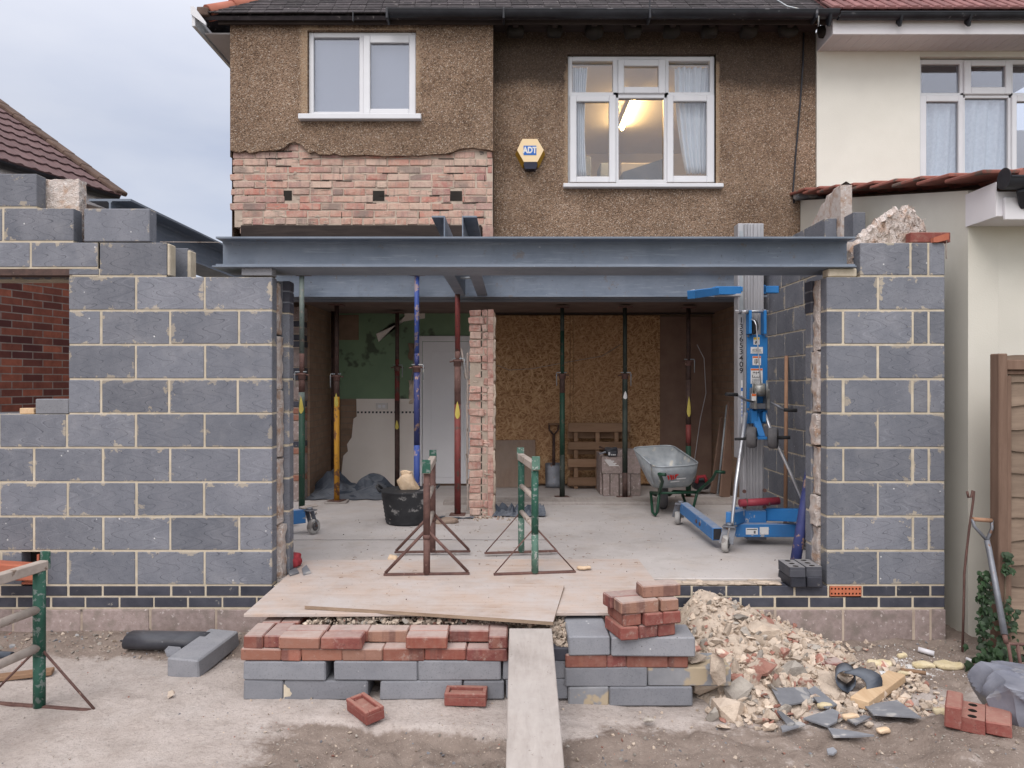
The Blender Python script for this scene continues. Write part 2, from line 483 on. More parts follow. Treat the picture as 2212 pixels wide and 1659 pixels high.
def mk_brick(name, reds, var=.35, dust=None, rgh=.85, banded=True):
    t = NT(name)
    r = t.sep(t.rnd()); oi = t.n("ObjectInfo").outputs['Random']
    sel = t.math('FRACT', t.math('ADD', r[0], t.math('MULTIPLY', oi, 3.7)))
    col = t.ramp(sel, [(i / (len(reds) - 1 or 1), c) for i, c in enumerate(reds)])
    if banded:
        uv = t.n("UVMap", uv_map="UVMap").outputs[0]
        u = t.n("SeparateXYZ", {0: uv}).outputs[0]
        w = t.noise(1.0, 2, .5, t.n("CombineXYZ", {0: t.math('MULTIPLY', u, 15.0), 1: t.math('MULTIPLY', r[1], 40.0), 2: t.math('MULTIPLY', oi, 60.0)}).outputs[0])
        col = t.mix(t.math('MULTIPLY', t.ramp(w, [(.54, 0.0), (.62, 1.0)]), .6), col, (.10, .05, .05))
        col = t.mix(t.math('MULTIPLY', t.ramp(w, [(.34, 1.0), (.42, 0.0)]), .35), col, (.34, .16, .11))
    col = t.mix(t.math('MULTIPLY', t.ramp(t.noise(24, 5, .7), [(.45, 0.0), (.7, 1.0)]), .45), col, (.34, .20, .16))
    col = t.mix(t.math('MULTIPLY', t.ramp(t.noise(17, 6, .75), [(.58, 0.0), (.68, 1.0)]), .55), col, (.45, .36, .31))
    col = t.mix(t.math('MULTIPLY', t.ramp(t.noise(60, 3, .7), [(.64, 0.0), (.70, 1.0)]), .6), col, (.07, .04, .04))
    k = t.math('ADD', t.math('MULTIPLY', r[2], var), 1 - var * .5)
    col = t.n("VectorMath", {0: col, 'Scale': k}, operation='SCALE').outputs[0]
    if dust:
        nz = t.n("SeparateXYZ", {0: t.n("NewGeometry").outputs['Normal']}).outputs[2]
        m = t.math('MULTIPLY', t.ramp(nz, [(.55, 0.0), (.9, 1.0)]), t.ramp(t.noise(12, 4, .65), [(.28, .65), (.55, 1.0)]))
        col = t.mix(t.math('MULTIPLY', m, dust[1]), col, dust[0])
    h = t.noise(55, 4, .7, t.scaled((1, 1, 3)))
    return t.done(col, rgh, 0, h, .5, .004, .25)
def mk_oldbrick(name, cols, lime, smear, dirt):
    """old soft bricks, streaked and half covered in pale mortar and lime"""
    t = NT(name)
    r = t.sep(t.rnd())
    col = t.ramp(r[0], [(i / (len(cols) - 1), c) for i, c in enumerate(cols)])
    col = t.mix(t.math('MULTIPLY', t.ramp(t.noise(9, 6, .75), [(.42, 0.0), (.60, 1.0)]), smear), col, lime)
    st = t.noise(1.0, 4, .6, t.scaled((38, 38, 4)))
    col = t.mix(t.math('MULTIPLY', t.ramp(st, [(.52, 0.0), (.66, 1.0)]), .55), col, (.30, .215, .20))
    col = t.mix(t.math('MULTIPLY', t.ramp(t.noise(2.2, 4, .6), [(.52, 0.0), (.66, 1.0)]), dirt), col, (.22, .18, .16))
    return t.done(col, .95, 0, t.noise(45, 5, .7), .8, .010, .15)
DUST = (.47, .40, .37)
M['brick'] = mk_brick("brick_red", [(.235, .085, .068), (.295, .118, .085), (.19, .072, .065), (.27, .09, .065)], .35, (DUST, .8))
M['brick_orange'] = mk_brick("brick_orange", [(.34, .165, .12), (.30, .135, .095)], .2, (DUST, .8), banded=False)
M['brick_plum'] = mk_brick("brick_plum", [(.17, .055, .05), (.21, .07, .06)], .3, (DUST, .6))
M['brick_buff'] = mk_brick("brick_stained", [(.25, .135, .10), (.31, .175, .125)], .3, (DUST, .8))
M['brick_wire'] = mk_brick("brick_smooth_red", [(.27, .085, .07), (.22, .07, .06)], .25, ((.38, .25, .20), .45), banded=False)
M['brick_old'] = mk_oldbrick("brick_old_pink", [(.44, .225, .18), (.55, .355, .285), (.37, .21, .19), (.49, .205, .16), (.57, .42, .345), (.40, .25, .225)], (.54, .43, .345), .62, .75)
M['brick_pier'] = mk_oldbrick("brick_pier_pink", [(.47, .24, .20), (.55, .33, .275), (.40, .185, .15), (.58, .41, .34)], (.66, .54, .46), .55, .1)

def mk_brickwall(name, c1, c2, mort, axes='YZ'):
    """brickwork drawn by the Brick texture for walls seen small; axes of the wall plane"""
    t = NT(name)
    x, y, z = t.n("SeparateXYZ", {0: t.n("TexCoord").outputs['Object']}).outputs
    vec = t.n("CombineXYZ", {0: y if axes == 'YZ' else x, 1: z}).outputs[0]
    b = t.n("TexBrick", {'Vector': vec, 'Color1': c1, 'Color2': c2, 'Mortar': mort, 'Scale': 1.0, 'Mortar Size': .006, 'Mortar Smooth': .2,
                         'Bias': -.1, 'Brick Width': .225, 'Row Height': .075})
    col = t.mix(t.math('MULTIPLY', t.ramp(t.noise(9, 5, .7), [(.4, 0.0), (.75, 1.0)]), .5), b.outputs[0], tuple(q * .55 for q in c1))
    bw = t.math('SUBTRACT', t.math('MULTIPLY', t.noise(60, 3), .3), b.outputs['Fac'])
    return t.done(col, .9, 0, bw, .5, .006)
M['brick_neigh'] = mk_brickwall("brick_wall_dark_red", (.085, .030, .030), (.36, .12, .075), (.26, .22, .20))
M['brick_inside'] = mk_brickwall("brick_wall_brown", (.28, .185, .13), (.34, .235, .165), (.25, .20, .155))

def mk_dash():
    t = NT("pebbledash")
    p = t.pos()
    vo = t.n("TexVoronoi", {'Vector': p, 'Scale': 98.0, 'Randomness': 1.0})
    c = t.sep(vo.outputs['Color'])
    peb = t.ramp(c[0], [(.0, (.055, .034, .022)), (.22, (.135, .083, .053)), (.50, (.255, .160, .103)), (.78, (.385, .27, .182)), (.92, (.44, .34, .26)), (1.0, (.56, .49, .42))])
    msk = t.ramp(vo.outputs['Distance'], [(.42, 1.0), (.70, 0.0)])
    matrix = t.mix(t.ramp(t.noise(2.2, 5, .65), [(.35, 0.0), (.7, 1.0)]), (.16, .112, .081), (.27, .198, .148))
    col = t.mix(t.math('MULTIPLY', msk, t.ramp(c[1], [(.10, .5), (.4, 1.0)])), matrix, peb)
    big = t.ramp(t.noise(1.1, 5, .6), [(.3, .82), (.7, 1.12)])
    col = t.n("VectorMath", {0: col, 'Scale': big}, operation='SCALE').outputs[0]
    # soot and painted eaves shade under the gutter: attribute sets strength, noise the edge
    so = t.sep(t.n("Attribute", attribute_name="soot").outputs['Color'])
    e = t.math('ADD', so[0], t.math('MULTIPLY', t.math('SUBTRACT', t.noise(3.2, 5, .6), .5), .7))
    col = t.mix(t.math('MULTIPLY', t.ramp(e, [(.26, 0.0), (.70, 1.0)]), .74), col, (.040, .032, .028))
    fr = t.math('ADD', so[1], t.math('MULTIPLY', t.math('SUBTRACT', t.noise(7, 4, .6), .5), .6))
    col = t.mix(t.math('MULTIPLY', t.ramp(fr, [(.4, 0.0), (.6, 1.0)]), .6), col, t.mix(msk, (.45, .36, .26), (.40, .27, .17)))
    return t.done(col, .95, 0, t.math('SUBTRACT', 1.0, vo.outputs['Distance']), .8, .01, .15)
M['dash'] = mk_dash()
M['render_cream'] = rough_mat("render_cream", (.69, .68, .615), (.74, .73, .665), 2.2, .92, .5, 150, .0, c3=(.65, .64, .585))
M['render_flank'] = rough_mat("render_flank", (.62, .60, .53), (.71, .69, .62), 1.6, .92, .3, 120, .0, c3=(.56, .54, .48), spots=((.36, .34, .30), 5, .74))
M['upvc'] = rough_mat("window_white", (.66, .67, .70), (.62, .63, .66), 5, .35, .02, 40, .04, spec=.5)
M['fascia'] = rough_mat("board_white", (.66, .65, .68), (.72, .71, .73), 3, .5, .05, 40, .04)
M['soffit'] = rough_mat("soffit_white", (.56, .54, .55), (.62, .60, .61), 3, .6, .05, 40, .04)
M['gutter'] = rough_mat("gutter_black", (.016, .017, .022), (.03, .032, .04), 6, .4, .1, 30, .1, spots=((.12, .12, .13), 9, .66))
M['tile_slate'] = rough_mat("roof_tile_dark", (.022, .019, .022), (.052, .044, .047), 12, .9, .5, 70, .8, spots=((.16, .145, .14), 20, .64))
M['tile_red'] = rough_mat("roof_tile_red", (.165, .075, .075), (.24, .115, .11), 9, .85, .3, 70, .4)
M['tile_brown'] = rough_mat("roof_tile_brown", (.105, .062, .065), (.145, .09, .09), 7, .85, .4, 60, .2)
M['tile_terracotta'] = rough_mat("tile_terracotta", (.20, .075, .06), (.28, .11, .085), 9, .85, .3, 60, .45, spots=((.13, .095, .08), 8, .56))
M['hip_red'] = rough_mat("hip_tile_red", (.42, .145, .10), (.50, .20, .14), 7, .85, .3, 60, .3)
M['verge'] = rough_mat("verge_mortar", (.085, .055, .045), (.14, .095, .075), 8, .95, .8, 50, .2)
# --- metals and paints
M['steel'] = rough_mat("steel_primer_grey", (.165, .20, .255), (.225, .262, .32), 3.5, .55, .12, 60, .04, c3=(.19, .21, .24), spots=((.07, .06, .055), 17, .72), spec=.4)
def mk_steel():
    t = NT("steel_primer_grey")
    col = t.mix(t.ramp(t.noise(3, 5, .65), [(.3, 0.0), (.7, 1.0)]), (.128, .158, .205), (.188, .220, .27))
    col = t.mix(t.math('MULTIPLY', t.ramp(t.noise(1.0, 5, .7, t.scaled((3, 3, 40))), [(.55, 0.0), (.68, 1.0)]), .45), col, (.30, .335, .38))
    col = t.mix(t.math('MULTIPLY', t.ramp(t.noise(1.0, 5, .7, t.scaled((5, 40, 5))), [(.60, 0.0), (.70, 1.0)]), .4), col, (.10, .115, .14))
    col = t.mix(t.math('MULTIPLY', t.ramp(t.noise(7, 5, .75), [(.62, 0.0), (.68, 1.0)]), .55), col, (.16, .12, .095))
    col = t.mix(t.math('MULTIPLY', t.ramp(t.noise(30, 3, .7), [(.68, 0.0), (.72, 1.0)]), .7), col, (.07, .06, .055))
    col = t.mix(t.math('MULTIPLY', t.ramp(t.noise(19, 3, .7), [(.69, 0.0), (.73, 1.0)]), .6), col, (.46, .47, .47))
    return t.done(col, .55, 0, t.noise(40, 4, .7), .15, .004, .4)
M['steel'] = mk_steel()
M['rust'] = rough_mat("metal_rusty_red", (.095, .052, .046), (.165, .092, .078), 18, .75, .3, 90, .2, spots=((.33, .22, .18), 24, .66))
M['rust_dark'] = rough_mat("metal_rusty_dark", (.05, .033, .03), (.10, .06, .05), 18, .7, .3, 90, .2, spots=((.26, .2, .17), 24, .7))
M['prop_red'] = rough_mat("paint_dark_red", (.14, .03, .028), (.20, .05, .045), 14, .6, .25, 80, .1, spots=((.10, .06, .05), 12, .56))
M['prop_green'] = rough_mat("paint_dark_green", (.017, .05, .034), (.027, .075, .05), 14, .55, .25, 80, .1, spots=((.09, .075, .06), 15, .6))
M['prop_grey'] = rough_mat("paint_grey_green", (.10, .13, .12), (.16, .19, .175), 12, .6, .25, 80, .1, spots=((.24, .2, .17), 16, .6))
M['prop_dark'] = rough_mat("paint_blackish_green", (.025, .035, .03), (.05, .06, .05), 14, .6, .25, 80, .1, spots=((.17, .15, .12), 20, .66))
M['prop_blue'] = rough_mat("paint_blue", (.035, .065, .25), (.055, .10, .34), 10, .55, .2, 80, .1, spots=((.27, .21, .23), 14, .58))
M['prop_navy'] = rough_mat("paint_navy", (.03, .04, .135), (.05, .06, .18), 10, .55, .2, 80, .1, spots=((.3, .2, .16), 17, .58))
M['prop_yellow'] = rough_mat("paint_yellow_rusty", (.50, .24, .03), (.58, .31, .045), 10, .6, .2, 80, .1, spots=((.19, .09, .05), 16, .56))
M['yellow'] = rough_mat("paint_mark_yellow", (.46, .38, .08), (.55, .46, .12), 20, .7, .1, 60, .05)
M['green_flaky'] = rough_mat("paint_green_flaking", (.018, .075, .052), (.03, .105, .075), 14, .6, .35, 90, .1, spots=((.15, .19, .175), 34, .56))
M['green_pale'] = rough_mat("paint_green_worn", (.07, .145, .11), (.105, .19, .15), 12, .7, .3, 80, .1, spots=((.33, .35, .33), 40, .55))
M['timber_worn'] = rough_mat("wood_worn_pale", (.34, .29, .255), (.46, .40, .36), 14, .9, .3, 70, .1, spots=((.2, .15, .12), 12, .62))
M['blue'] = rough_mat("lift_paint_blue", (.02, .16, .43), (.03, .19, .48), 6, .45, .08, 50, .06, spots=((.16, .20, .27), 22, .7), spec=.4)
M['blue_dusty'] = rough_mat("lift_paint_blue_dusty", (.05, .16, .38), (.035, .19, .47), 7, .55, .1, 50, .06, spots=((.34, .36, .40), 14, .63), dust=((.40, .41, .43), .7))
M['alu'] = rough_mat("aluminium", (.36, .36, .38), (.46, .46, .48), 5, .45, .1, 50, .08, .35, spots=((.55, .53, .5), 20, .68))
M['zinc'] = rough_mat("galvanised_steel", (.27, .30, .33), (.42, .45, .47), 8, .5, .15, 40, .1, .35, spots=((.50, .49, .45), 11, .6))
M['chrome'] = rough_mat("steel_bright", (.50, .51, .54), (.58, .59, .62), 10, .3, .05, 40, .1, .7)
M['drum'] = rough_mat("winch_steel", (.22, .22, .21), (.36, .36, .34), 14, .4, .2, 90, .1, .5)
M['rubber'] = rough_mat("rubber_black", (.02, .02, .022), (.04, .04, .042), 10, .75, .2, 60, .15)
M['wheel_grey'] = rough_mat("castor_grey", (.35, .34, .33), (.45, .44, .42), 12, .7, .1, 60, .1, spots=((.22, .2, .19), 9, .58))
M['wheel_dark'] = rough_mat("wheel_dark", (.08, .08, .085), (.15, .145, .15), 12, .8, .1, 60, .1)
M['red_tube'] = rough_mat("paint_crimson", (.26, .03, .05), (.33, .05, .07), 10, .5, .1, 60, .05)
M['barrow_green'] = rough_mat("paint_barrow_green", (.012, .048, .028), (.02, .07, .042), 9, .4, .1, 60, .1, spots=((.16, .2, .17), 14, .68))
M['iron'] = rough_mat("iron_grey", (.15, .16, .18), (.24, .25, .28), 9, .5, .2, 60, .1, .4, spots=((.2, .12, .09), 12, .62))
# --- timber and boards
def mk_wood(name, c1, c2, axis, dust=None, knots=True, rgh=.85):
    t = NT(name)
    s = {'X': (2.2, 26, 26), 'Y': (26, 2.2, 26), 'Z': (26, 26, 2.2)}[axis]
    g = t.noise(1.0, 5, .65, t.scaled(s), .6)
    col = t.mix(t.ramp(g, [(.3, 0.0), (.7, 1.0)]), c1, c2)
    col = t.mix(t.math('MULTIPLY', t.ramp(t.noise(2.5, 4), [(.45, 0.0), (.75, 1.0)]), .4), col, tuple(q * .6 for q in c1))
    col = t.n("VectorMath", {0: col, 'Scale': t.math('ADD', t.math('MULTIPLY', t.sep(t.rnd())[0], .3), .85)}, operation='SCALE').outputs[0]
    if dust:
        col = t.mix(t.math('MULTIPLY', t.ramp(t.noise(3.1, 6, .7), [(.36, 0.0), (.64, 1.0)]), dust[1]), col, dust[0])
        col = t.mix(t.math('MULTIPLY', t.ramp(t.noise(2.3, 6, .75), [(.53, 0.0), (.67, 1.0)]), .25), col, (.31, .27, .25))
        col = t.mix(t.math('MULTIPLY', t.ramp(t.noise(46, 3, .7), [(.65, 0.0), (.71, 1.0)]), .6), col, (.15, .12, .105))
    return t.done(col, rgh, 0, g, .25, .004, .2)
M['plank'] = mk_wood("scaffold_board", (.30, .265, .245), (.42, .38, .355), 'Y', ((.46, .43, .41), .55))
M['ply'] = mk_wood("plywood_dusty", (.40, .30, .24), (.52, .425, .37), 'X', ((.49, .45, .435), .95))
M['ply_edge'] = mk_wood("plywood_edge", (.22, .155, .11), (.38, .29, .215), 'X')
M['pine'] = mk_wood("timber_fresh", (.52, .36, .22), (.62, .46, .30), 'Y')
M['pallet'] = mk_wood("timber_pallet", (.24, .145, .09), (.31, .20, .13), 'X')
M['fence'] = mk_wood("timber_fence", (.17, .125, .095), (.27, .205, .155), 'X')
M['fence_post'] = mk_wood("timber_post", (.14, .088, .065), (.21, .14, .105), 'Z')
M['broom'] = mk_wood("timber_handle", (.30, .17, .11), (.38, .23, .15), 'Z')
M['lintel'] = mk_wood("timber_lintel_dark", (.030, .023, .022), (.062, .048, .043), 'X')
M['brownboard'] = rough_mat("board_brown", (.20, .125, .095), (.25, .165, .125), 5, .85, .1, 50, .1)
M['plyboard'] = mk_wood("board_grey_brown", (.24, .17, .13), (.31, .225, .175), 'Z', ((.33, .27, .225), .6))
def mk_osb():
    t = NT("strand_board")
    ns = [t.noise(1.0, 2, .5, t.n("Mapping", {0: t.n("Mapping", {0: t.pos(), 'Rotation': (0, a, 0)}).outputs[0], 'Scale': sc}).outputs[0], .4) for a, sc in ((.35, (50, 50, 12)), (-.8, (50, 50, 13)), (1.45, (55, 55, 14)))]
    s = t.math('MAXIMUM', ns[0], t.math('MAXIMUM', ns[1], ns[2]))
    col = t.ramp(s, [(.48, (.24, .12, .055)), (.56, (.43, .25, .125)), (.64, (.52, .325, .17)), (.74, (.62, .43, .255))])
    col = t.mix(t.math('MULTIPLY', t.ramp(t.noise(1.2, 3), [(.4, 0.0), (.7, 1.0)]), .4), col, (.36, .20, .11))
    return t.done(col, .8, 0, s, .2, .004)
M['osb'] = mk_osb()
# --- loose and soft
M['wool'] = rough_mat("mineral_wool", (.72, .61, .55), (.84, .77, .73), 34, 1.0, 1.0, 110, .15, c3=(.60, .42, .32), bdist=.03, spots=((.86, .82, .80), 50, .60))
M['foam'] = rough_mat("foam_yellow", (.60, .50, .30), (.72, .63, .45), 18, .95, .8, 60, .3, bdist=.01)
M['wool_chunk'] = rough_mat("wool_chunk", (.66, .48, .31), (.76, .60, .44), 12, .95, .8, 60, .2, bdist=.01)
M['rubble'] = rough_mat("rubble_plaster", (.40, .325, .26), (.565, .475, .385), 14, .95, .9, 60, .6, dust=((.52, .445, .38), .35), bdist=.01)
M['rubble_red'] = rough_mat("rubble_brick", (.30, .14, .11), (.40, .22, .175), 12, .95, .8, 60, .45, spots=((.50, .42, .345), 9, .47), bdist=.01)
M['rubble_grey'] = rough_mat("rubble_concrete", (.25, .225, .20), (.38, .35, .31), 14, .95, .9, 60, .45, bdist=.01)
M['slate'] = rough_mat("slate_blue_grey", (.16, .168, .188), (.24, .247, .268), 8, .65, .4, 40, .35, spots=((.38, .375, .37), 8, .56))
M['plastic_black'] = rough_mat("plastic_sheet_black", (.030, .031, .038), (.05, .052, .062), 9, .45, .25, 30, .1, spots=((.14, .14, .155), 26, .66), dust=((.11, .115, .13), .7))
M['plastic_dusty'] = rough_mat("plastic_sheet_dusty", (.045, .055, .075), (.075, .09, .115), 5, .55, .25, 22, .1, dust=((.17, .185, .21), .75))
M['bucket'] = rough_mat("tub_rubber_black", (.022, .023, .026), (.04, .041, .045), 9, .65, .2, 60, .1, spots=((.24, .235, .23), 9, .60))
M['tub_in'] = rough_mat("tub_inside_dusty", (.30, .29, .28), (.40, .39, .375), 9, .9, .2, 60, .1)
M['bag'] = rough_mat("bag_plastic_grey", (.15, .16, .20), (.25, .26, .305), 7, .42, .3, 24, .1, spots=((.23, .235, .26), 9, .58))
M['bag_dark'] = rough_mat("bag_print_dark", (.05, .055, .09), (.09, .095, .14), 9, .6, .2, 30, .1)
M['curtain'] = rough_mat("curtain_white", (.76, .79, .82), (.82, .85, .88), 4, .9, .05, 60, .0)
M['net'] = rough_mat("net_curtain", (.66, .73, .79), (.84, .90, .94), 30, .9, .1, 80, .0)
M['leaf'] = rough_mat("ivy_leaf", (.016, .038, .015), (.032, .066, .025), 9, .5, .1, 40, .7)
M['stem'] = rough_mat("ivy_stem", (.09, .065, .045), (.13, .1, .07), 20, .9, .3, 60, .2)
# --- inside the house
M['slab'] = None
M['wall_green'] = rough_mat("wall_paint_green", (.18, .27, .175), (.22, .32, .20), 2.5, .9, .2, 40, .0, spots=((.10, .13, .09), 3.2, .58))
M['plaster_brown'] = rough_mat("plaster_bare_brown", (.22, .15, .105), (.31, .22, .16), 5, .95, .5, 40, .1)
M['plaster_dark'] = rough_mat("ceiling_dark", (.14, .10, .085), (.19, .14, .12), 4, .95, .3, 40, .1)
M['tile_white'] = rough_mat("wall_tile_cream", (.80, .735, .67), (.84, .78, .72), 3, .4, .03, 30, .04, spec=.4)
M['tile_black'] = rough_mat("wall_tile_black", (.02, .02, .025), (.04, .04, .045), 9, .4, .03, 30, .1)
M['door'] = rough_mat("door_white", (.78, .78, .80), (.82, .82, .84), 3, .6, .03, 40, .0)
M['cooker'] = rough_mat("switch_white", (.66, .63, .60), (.72, .69, .66), 5, .4, .03, 40, .0)
M['dark'] = rough_mat("void_dark", (.02, .017, .015), (.035, .03, .026), 6, .95, .2, 40, .0)
M['ceiling_up'] = rough_mat("ceiling_paint", (.62, .58, .50), (.66, .62, .54), 3, .9, .05, 40, .0)
M['wall_up'] = rough_mat("room_wall_paint", (.46, .43, .40), (.52, .49, .455), 3, .9, .05, 40, .0)
M['blind'] = rough_mat("window_blind_grey", (.27, .285, .345), (.30, .315, .375), 2, .6, .02, 30, .0)
M['box_blue'] = rough_mat("box_blue_grey", (.16, .20, .28), (.21, .25, .33), 5, .8, .05, 40, .3)
M['white'] = rough_mat("sticker_white", (.62, .62, .62), (.72, .72, .72), 12, .6, .03, 40, .0, spots=((.38, .35, .33), 18, .66))
M['ink'] = rough_mat("ink_black", (.02, .02, .025), (.035, .035, .04), 20, .7, .0, 40, .0)
M['orange'] = rough_mat("sticker_orange", (.62, .13, .03), (.66, .16, .04), 20, .6, .0, 40, .0)
M['stick_yellow'] = rough_mat("sticker_yellow", (.68, .50, .06), (.70, .53, .08), 20, .6, .0, 40, .0)
M['red_paint'] = rough_mat("mark_red", (.50, .03, .03), (.56, .045, .04), 20, .6, .0, 40, .0)
M['alarm'] = rough_mat("alarm_cream", (.78, .60, .36), (.80, .62, .38), 3, .45, .0, 40, .0)
M['alarm_side'] = rough_mat("alarm_amber", (.40, .22, .02), (.46, .26, .03), 9, .4, .0, 40, .0)
M['logo_blue'] = rough_mat("sign_blue", (.02, .13, .47), (.025, .14, .5), 9, .5, .0, 40, .0)
M['bell_black'] = rough_mat("alarm_lens_navy", (.012, .014, .03), (.02, .022, .045), 9, .25, .0, 40, .0)
M['red_soft'] = rough_mat("bristle_red", (.26, .03, .04), (.34, .045, .055), 20, .9, .5, 80, .2)
M['terracotta'] = rough_mat("air_brick_terracotta", (.42, .125, .065), (.50, .165, .09), 12, .85, .2, 70, .1)
M['tile_orange'] = rough_mat("terracotta_cap", (.40, .125, .075), (.46, .16, .10), 9, .8, .2, 60, .1)

def mk_glass(name, refl=.12, tint=(.86, .88, .92)):
    t = NT(name)
    tr = t.n("BsdfTransparent", {0: tint}); gl = t.n("BsdfGlossy", {0: (.9, .92, 1.0), 'Roughness': .03})
    lw = t.n("LayerWeight", {0: .35}).outputs['Fresnel']
    f = t.math('ADD', t.math('MULTIPLY', lw, .5), refl, clamp=True)
    mx = t.n("MixShader", {0: f, 1: tr.outputs[0], 2: gl.outputs[0]})
    t.t.links.new(mx.outputs[0], t.out.inputs[0]); return t.mat
M['glass'] = mk_glass("window_glass", .04, (.95, .96, .97))
M['glass_dark'] = mk_glass("window_glass_neighbour", .12, (.92, .94, .96))
def mk_emit(name, c, s):
    t = NT(name); e = t.n("Emission", {0: c, 1: s}); t.t.links.new(e.outputs[0], t.out.inputs[0]); return t.mat
M['tube'] = mk_emit("lamp_tube_lit", (1.0, .64, .27), 105.0)

def mk_slab():
    t = NT("concrete_floor_dusty")
    col = t.mix(t.ramp(t.noise(1.3, 6, .65), [(.3, 0.0), (.7, 1.0)]), (.42, .39, .378), (.53, .50, .485))
    col = t.mix(t.math('MULTIPLY', t.ramp(t.noise(4.5, 6, .7), [(.5, 0.0), (.72, 1.0)]), .55), col, (.45, .385, .335))
    col = t.mix(t.math('MULTIPLY', t.ramp(t.noise(38, 3, .7), [(.64, 0.0), (.70, 1.0)]), .6), col, (.20, .165, .14))
    col = t.mix(t.math('MULTIPLY', t.ramp(t.noise(2.2, 6, .72), [(.52, 0.0), (.66, 1.0)]), .42), col, (.31, .275, .255))
    col = t.mix(t.math('MULTIPLY', t.ramp(t.noise(24, 3, .7), [(.70, 0.0), (.76, 1.0)]), .6), col, (.62, .58, .54))
    return t.done(col, .92, 0, t.noise(40, 5, .7), .25, .006, .2)
M['slab'] = mk_slab()
def mk_ground():
    t = NT("site_ground_dusty")
    a = t.sep(t.n("Attribute", attribute_name="soil").outputs['Color'])
    p = t.n("TexCoord").outputs['Object']
    dry = t.mix(t.ramp(t.noise(1.6, 7, .65, p), [(.3, 0.0), (.7, 1.0)]), (.41, .355, .325), (.54, .485, .455))
    dry = t.mix(t.math('MULTIPLY', t.ramp(t.noise(7, 6, .7, p), [(.48, 0.0), (.7, 1.0)]), .5), dry, (.30, .255, .225))
    dry = t.mix(t.math('MULTIPLY', t.ramp(t.noise(3.4, 6, .7, p), [(.52, 0.0), (.7, 1.0)]), .55), dry, (.56, .515, .49))
    dry = t.mix(t.math('MULTIPLY', t.ramp(t.noise(34, 5, .75, p), [(.50, 0.0), (.66, 1.0)]), .5), dry, (.285, .245, .22))
    soil = t.mix(t.ramp(t.noise(6, 7, .7, p), [(.3, 0.0), (.7, 1.0)]), (.18, .142, .12), (.31, .255, .22))
    soil = t.mix(t.math('MULTIPLY', t.ramp(t.noise(60, 3, .7, p), [(.62, 0.0), (.70, 1.0)]), .7), soil, (.46, .40, .35))
    e = t.math('ADD', a[0], t.math('ADD', t.math('MULTIPLY', t.math('SUBTRACT', t.noise(5, 6, .65, p), .5), 1.0), t.math('MULTIPLY', t.math('SUBTRACT', t.noise(22, 5, .7, p), .5), .8)))
    col = t.mix(t.ramp(e, [(.32, 0.0), (.62, 1.0)]), dry, soil)
    col = t.mix(t.math('MULTIPLY', t.ramp(t.noise(85, 2, .6, p), [(.66, 0.0), (.71, 1.0)]), .55), col, (.16, .135, .12))
    col = t.mix(t.math('MULTIPLY', t.ramp(t.noise(70, 2, .6, t.n("Mapping", {0: p, 'Location': (5, 3, 1)}).outputs[0]), [(.68, 0.0), (.72, 1.0)]), .6), col, (.60, .54, .48))
    wh = t.math('ADD', a[1], t.math('MULTIPLY', t.math('SUBTRACT', t.noise(26, 5, .75, p), .5), 2.2))
    col = t.mix(t.ramp(wh, [(.72, 0.0), (.9, 1.0)]), col, (.66, .65, .64))
    grass = t.math('ADD', a[2], t.math('MULTIPLY', t.math('SUBTRACT', t.noise(.5, 5, .6, p), .5), .6))
    col = t.mix(t.ramp(grass, [(.4, 0.0), (.7, 1.0)]), col, (.07, .10, .04))
    h = t.math('ADD', t.math('MULTIPLY', t.noise(28, 6, .7, p), .6), t.math('MULTIPLY', t.noise(110, 3, .7, p), .25))
    return t.done(col, .95, 0, h, .8, .03, .15)
M['ground'] = mk_ground()
# ================================================================== THE SETTING
def sstep(a, b, x):
    t = max(0.0, min(1.0, (x - a) / (b - a))); return t * t * (3 - 2 * t)
def gz(x, y):
    """height of the ground"""
    z = .034 - .03 * sstep(0.1, .6, x) - .012 * sstep(1.6, 2.4, x)
    near = sstep(9, 5, math.hypot(x, y - 3.5))
    z += near * (noise.noise(Vector((x * 1.3, y * 1.3, 3))) * .012 + noise.noise(Vector((x * 5, y * 5, 1))) * .010 + noise.noise(Vector((x * 14, y * 14, 7))) * .006)
    z += .05 * sstep(4.45, 4.75, y) * sstep(5.6, 4.9, y) * sstep(-1.2, -1.6, x)          # spoil against the left wall
    z += .035 * sstep(4.3, 4.6, y) * sstep(1.9, 2.4, x) * sstep(6, 5, y)
    rut = sstep(3.62, 3.5, y + .10 * x * sstep(0, -1, x)) * sstep(3.15, 3.3, y) * sstep(-1.3, -.6, x) * sstep(.5, .1, x)
    z += -.055 * rut + .05 * rut * noise.noise(Vector((x * 9, y * 9, 2))) + .022 * rut * noise.noise(Vector((x * 24, y * 24, 5)))
    rg = max(sstep(.3, .6, x) * sstep(3.8, 3.5, y), .8 * sstep(1.8, 2.2, x) * near)
    z += rg * (.035 * noise.noise(Vector((x * 7, y * 7, 9))) + .016 * noise.noise(Vector((x * 22, y * 22, 4))))
    z += .10 * sstep(1.65, 2.05, x) * sstep(3.85, 3.5, y) * sstep(1.0, 2.5, y)          # the bank the bag lies on
    return z
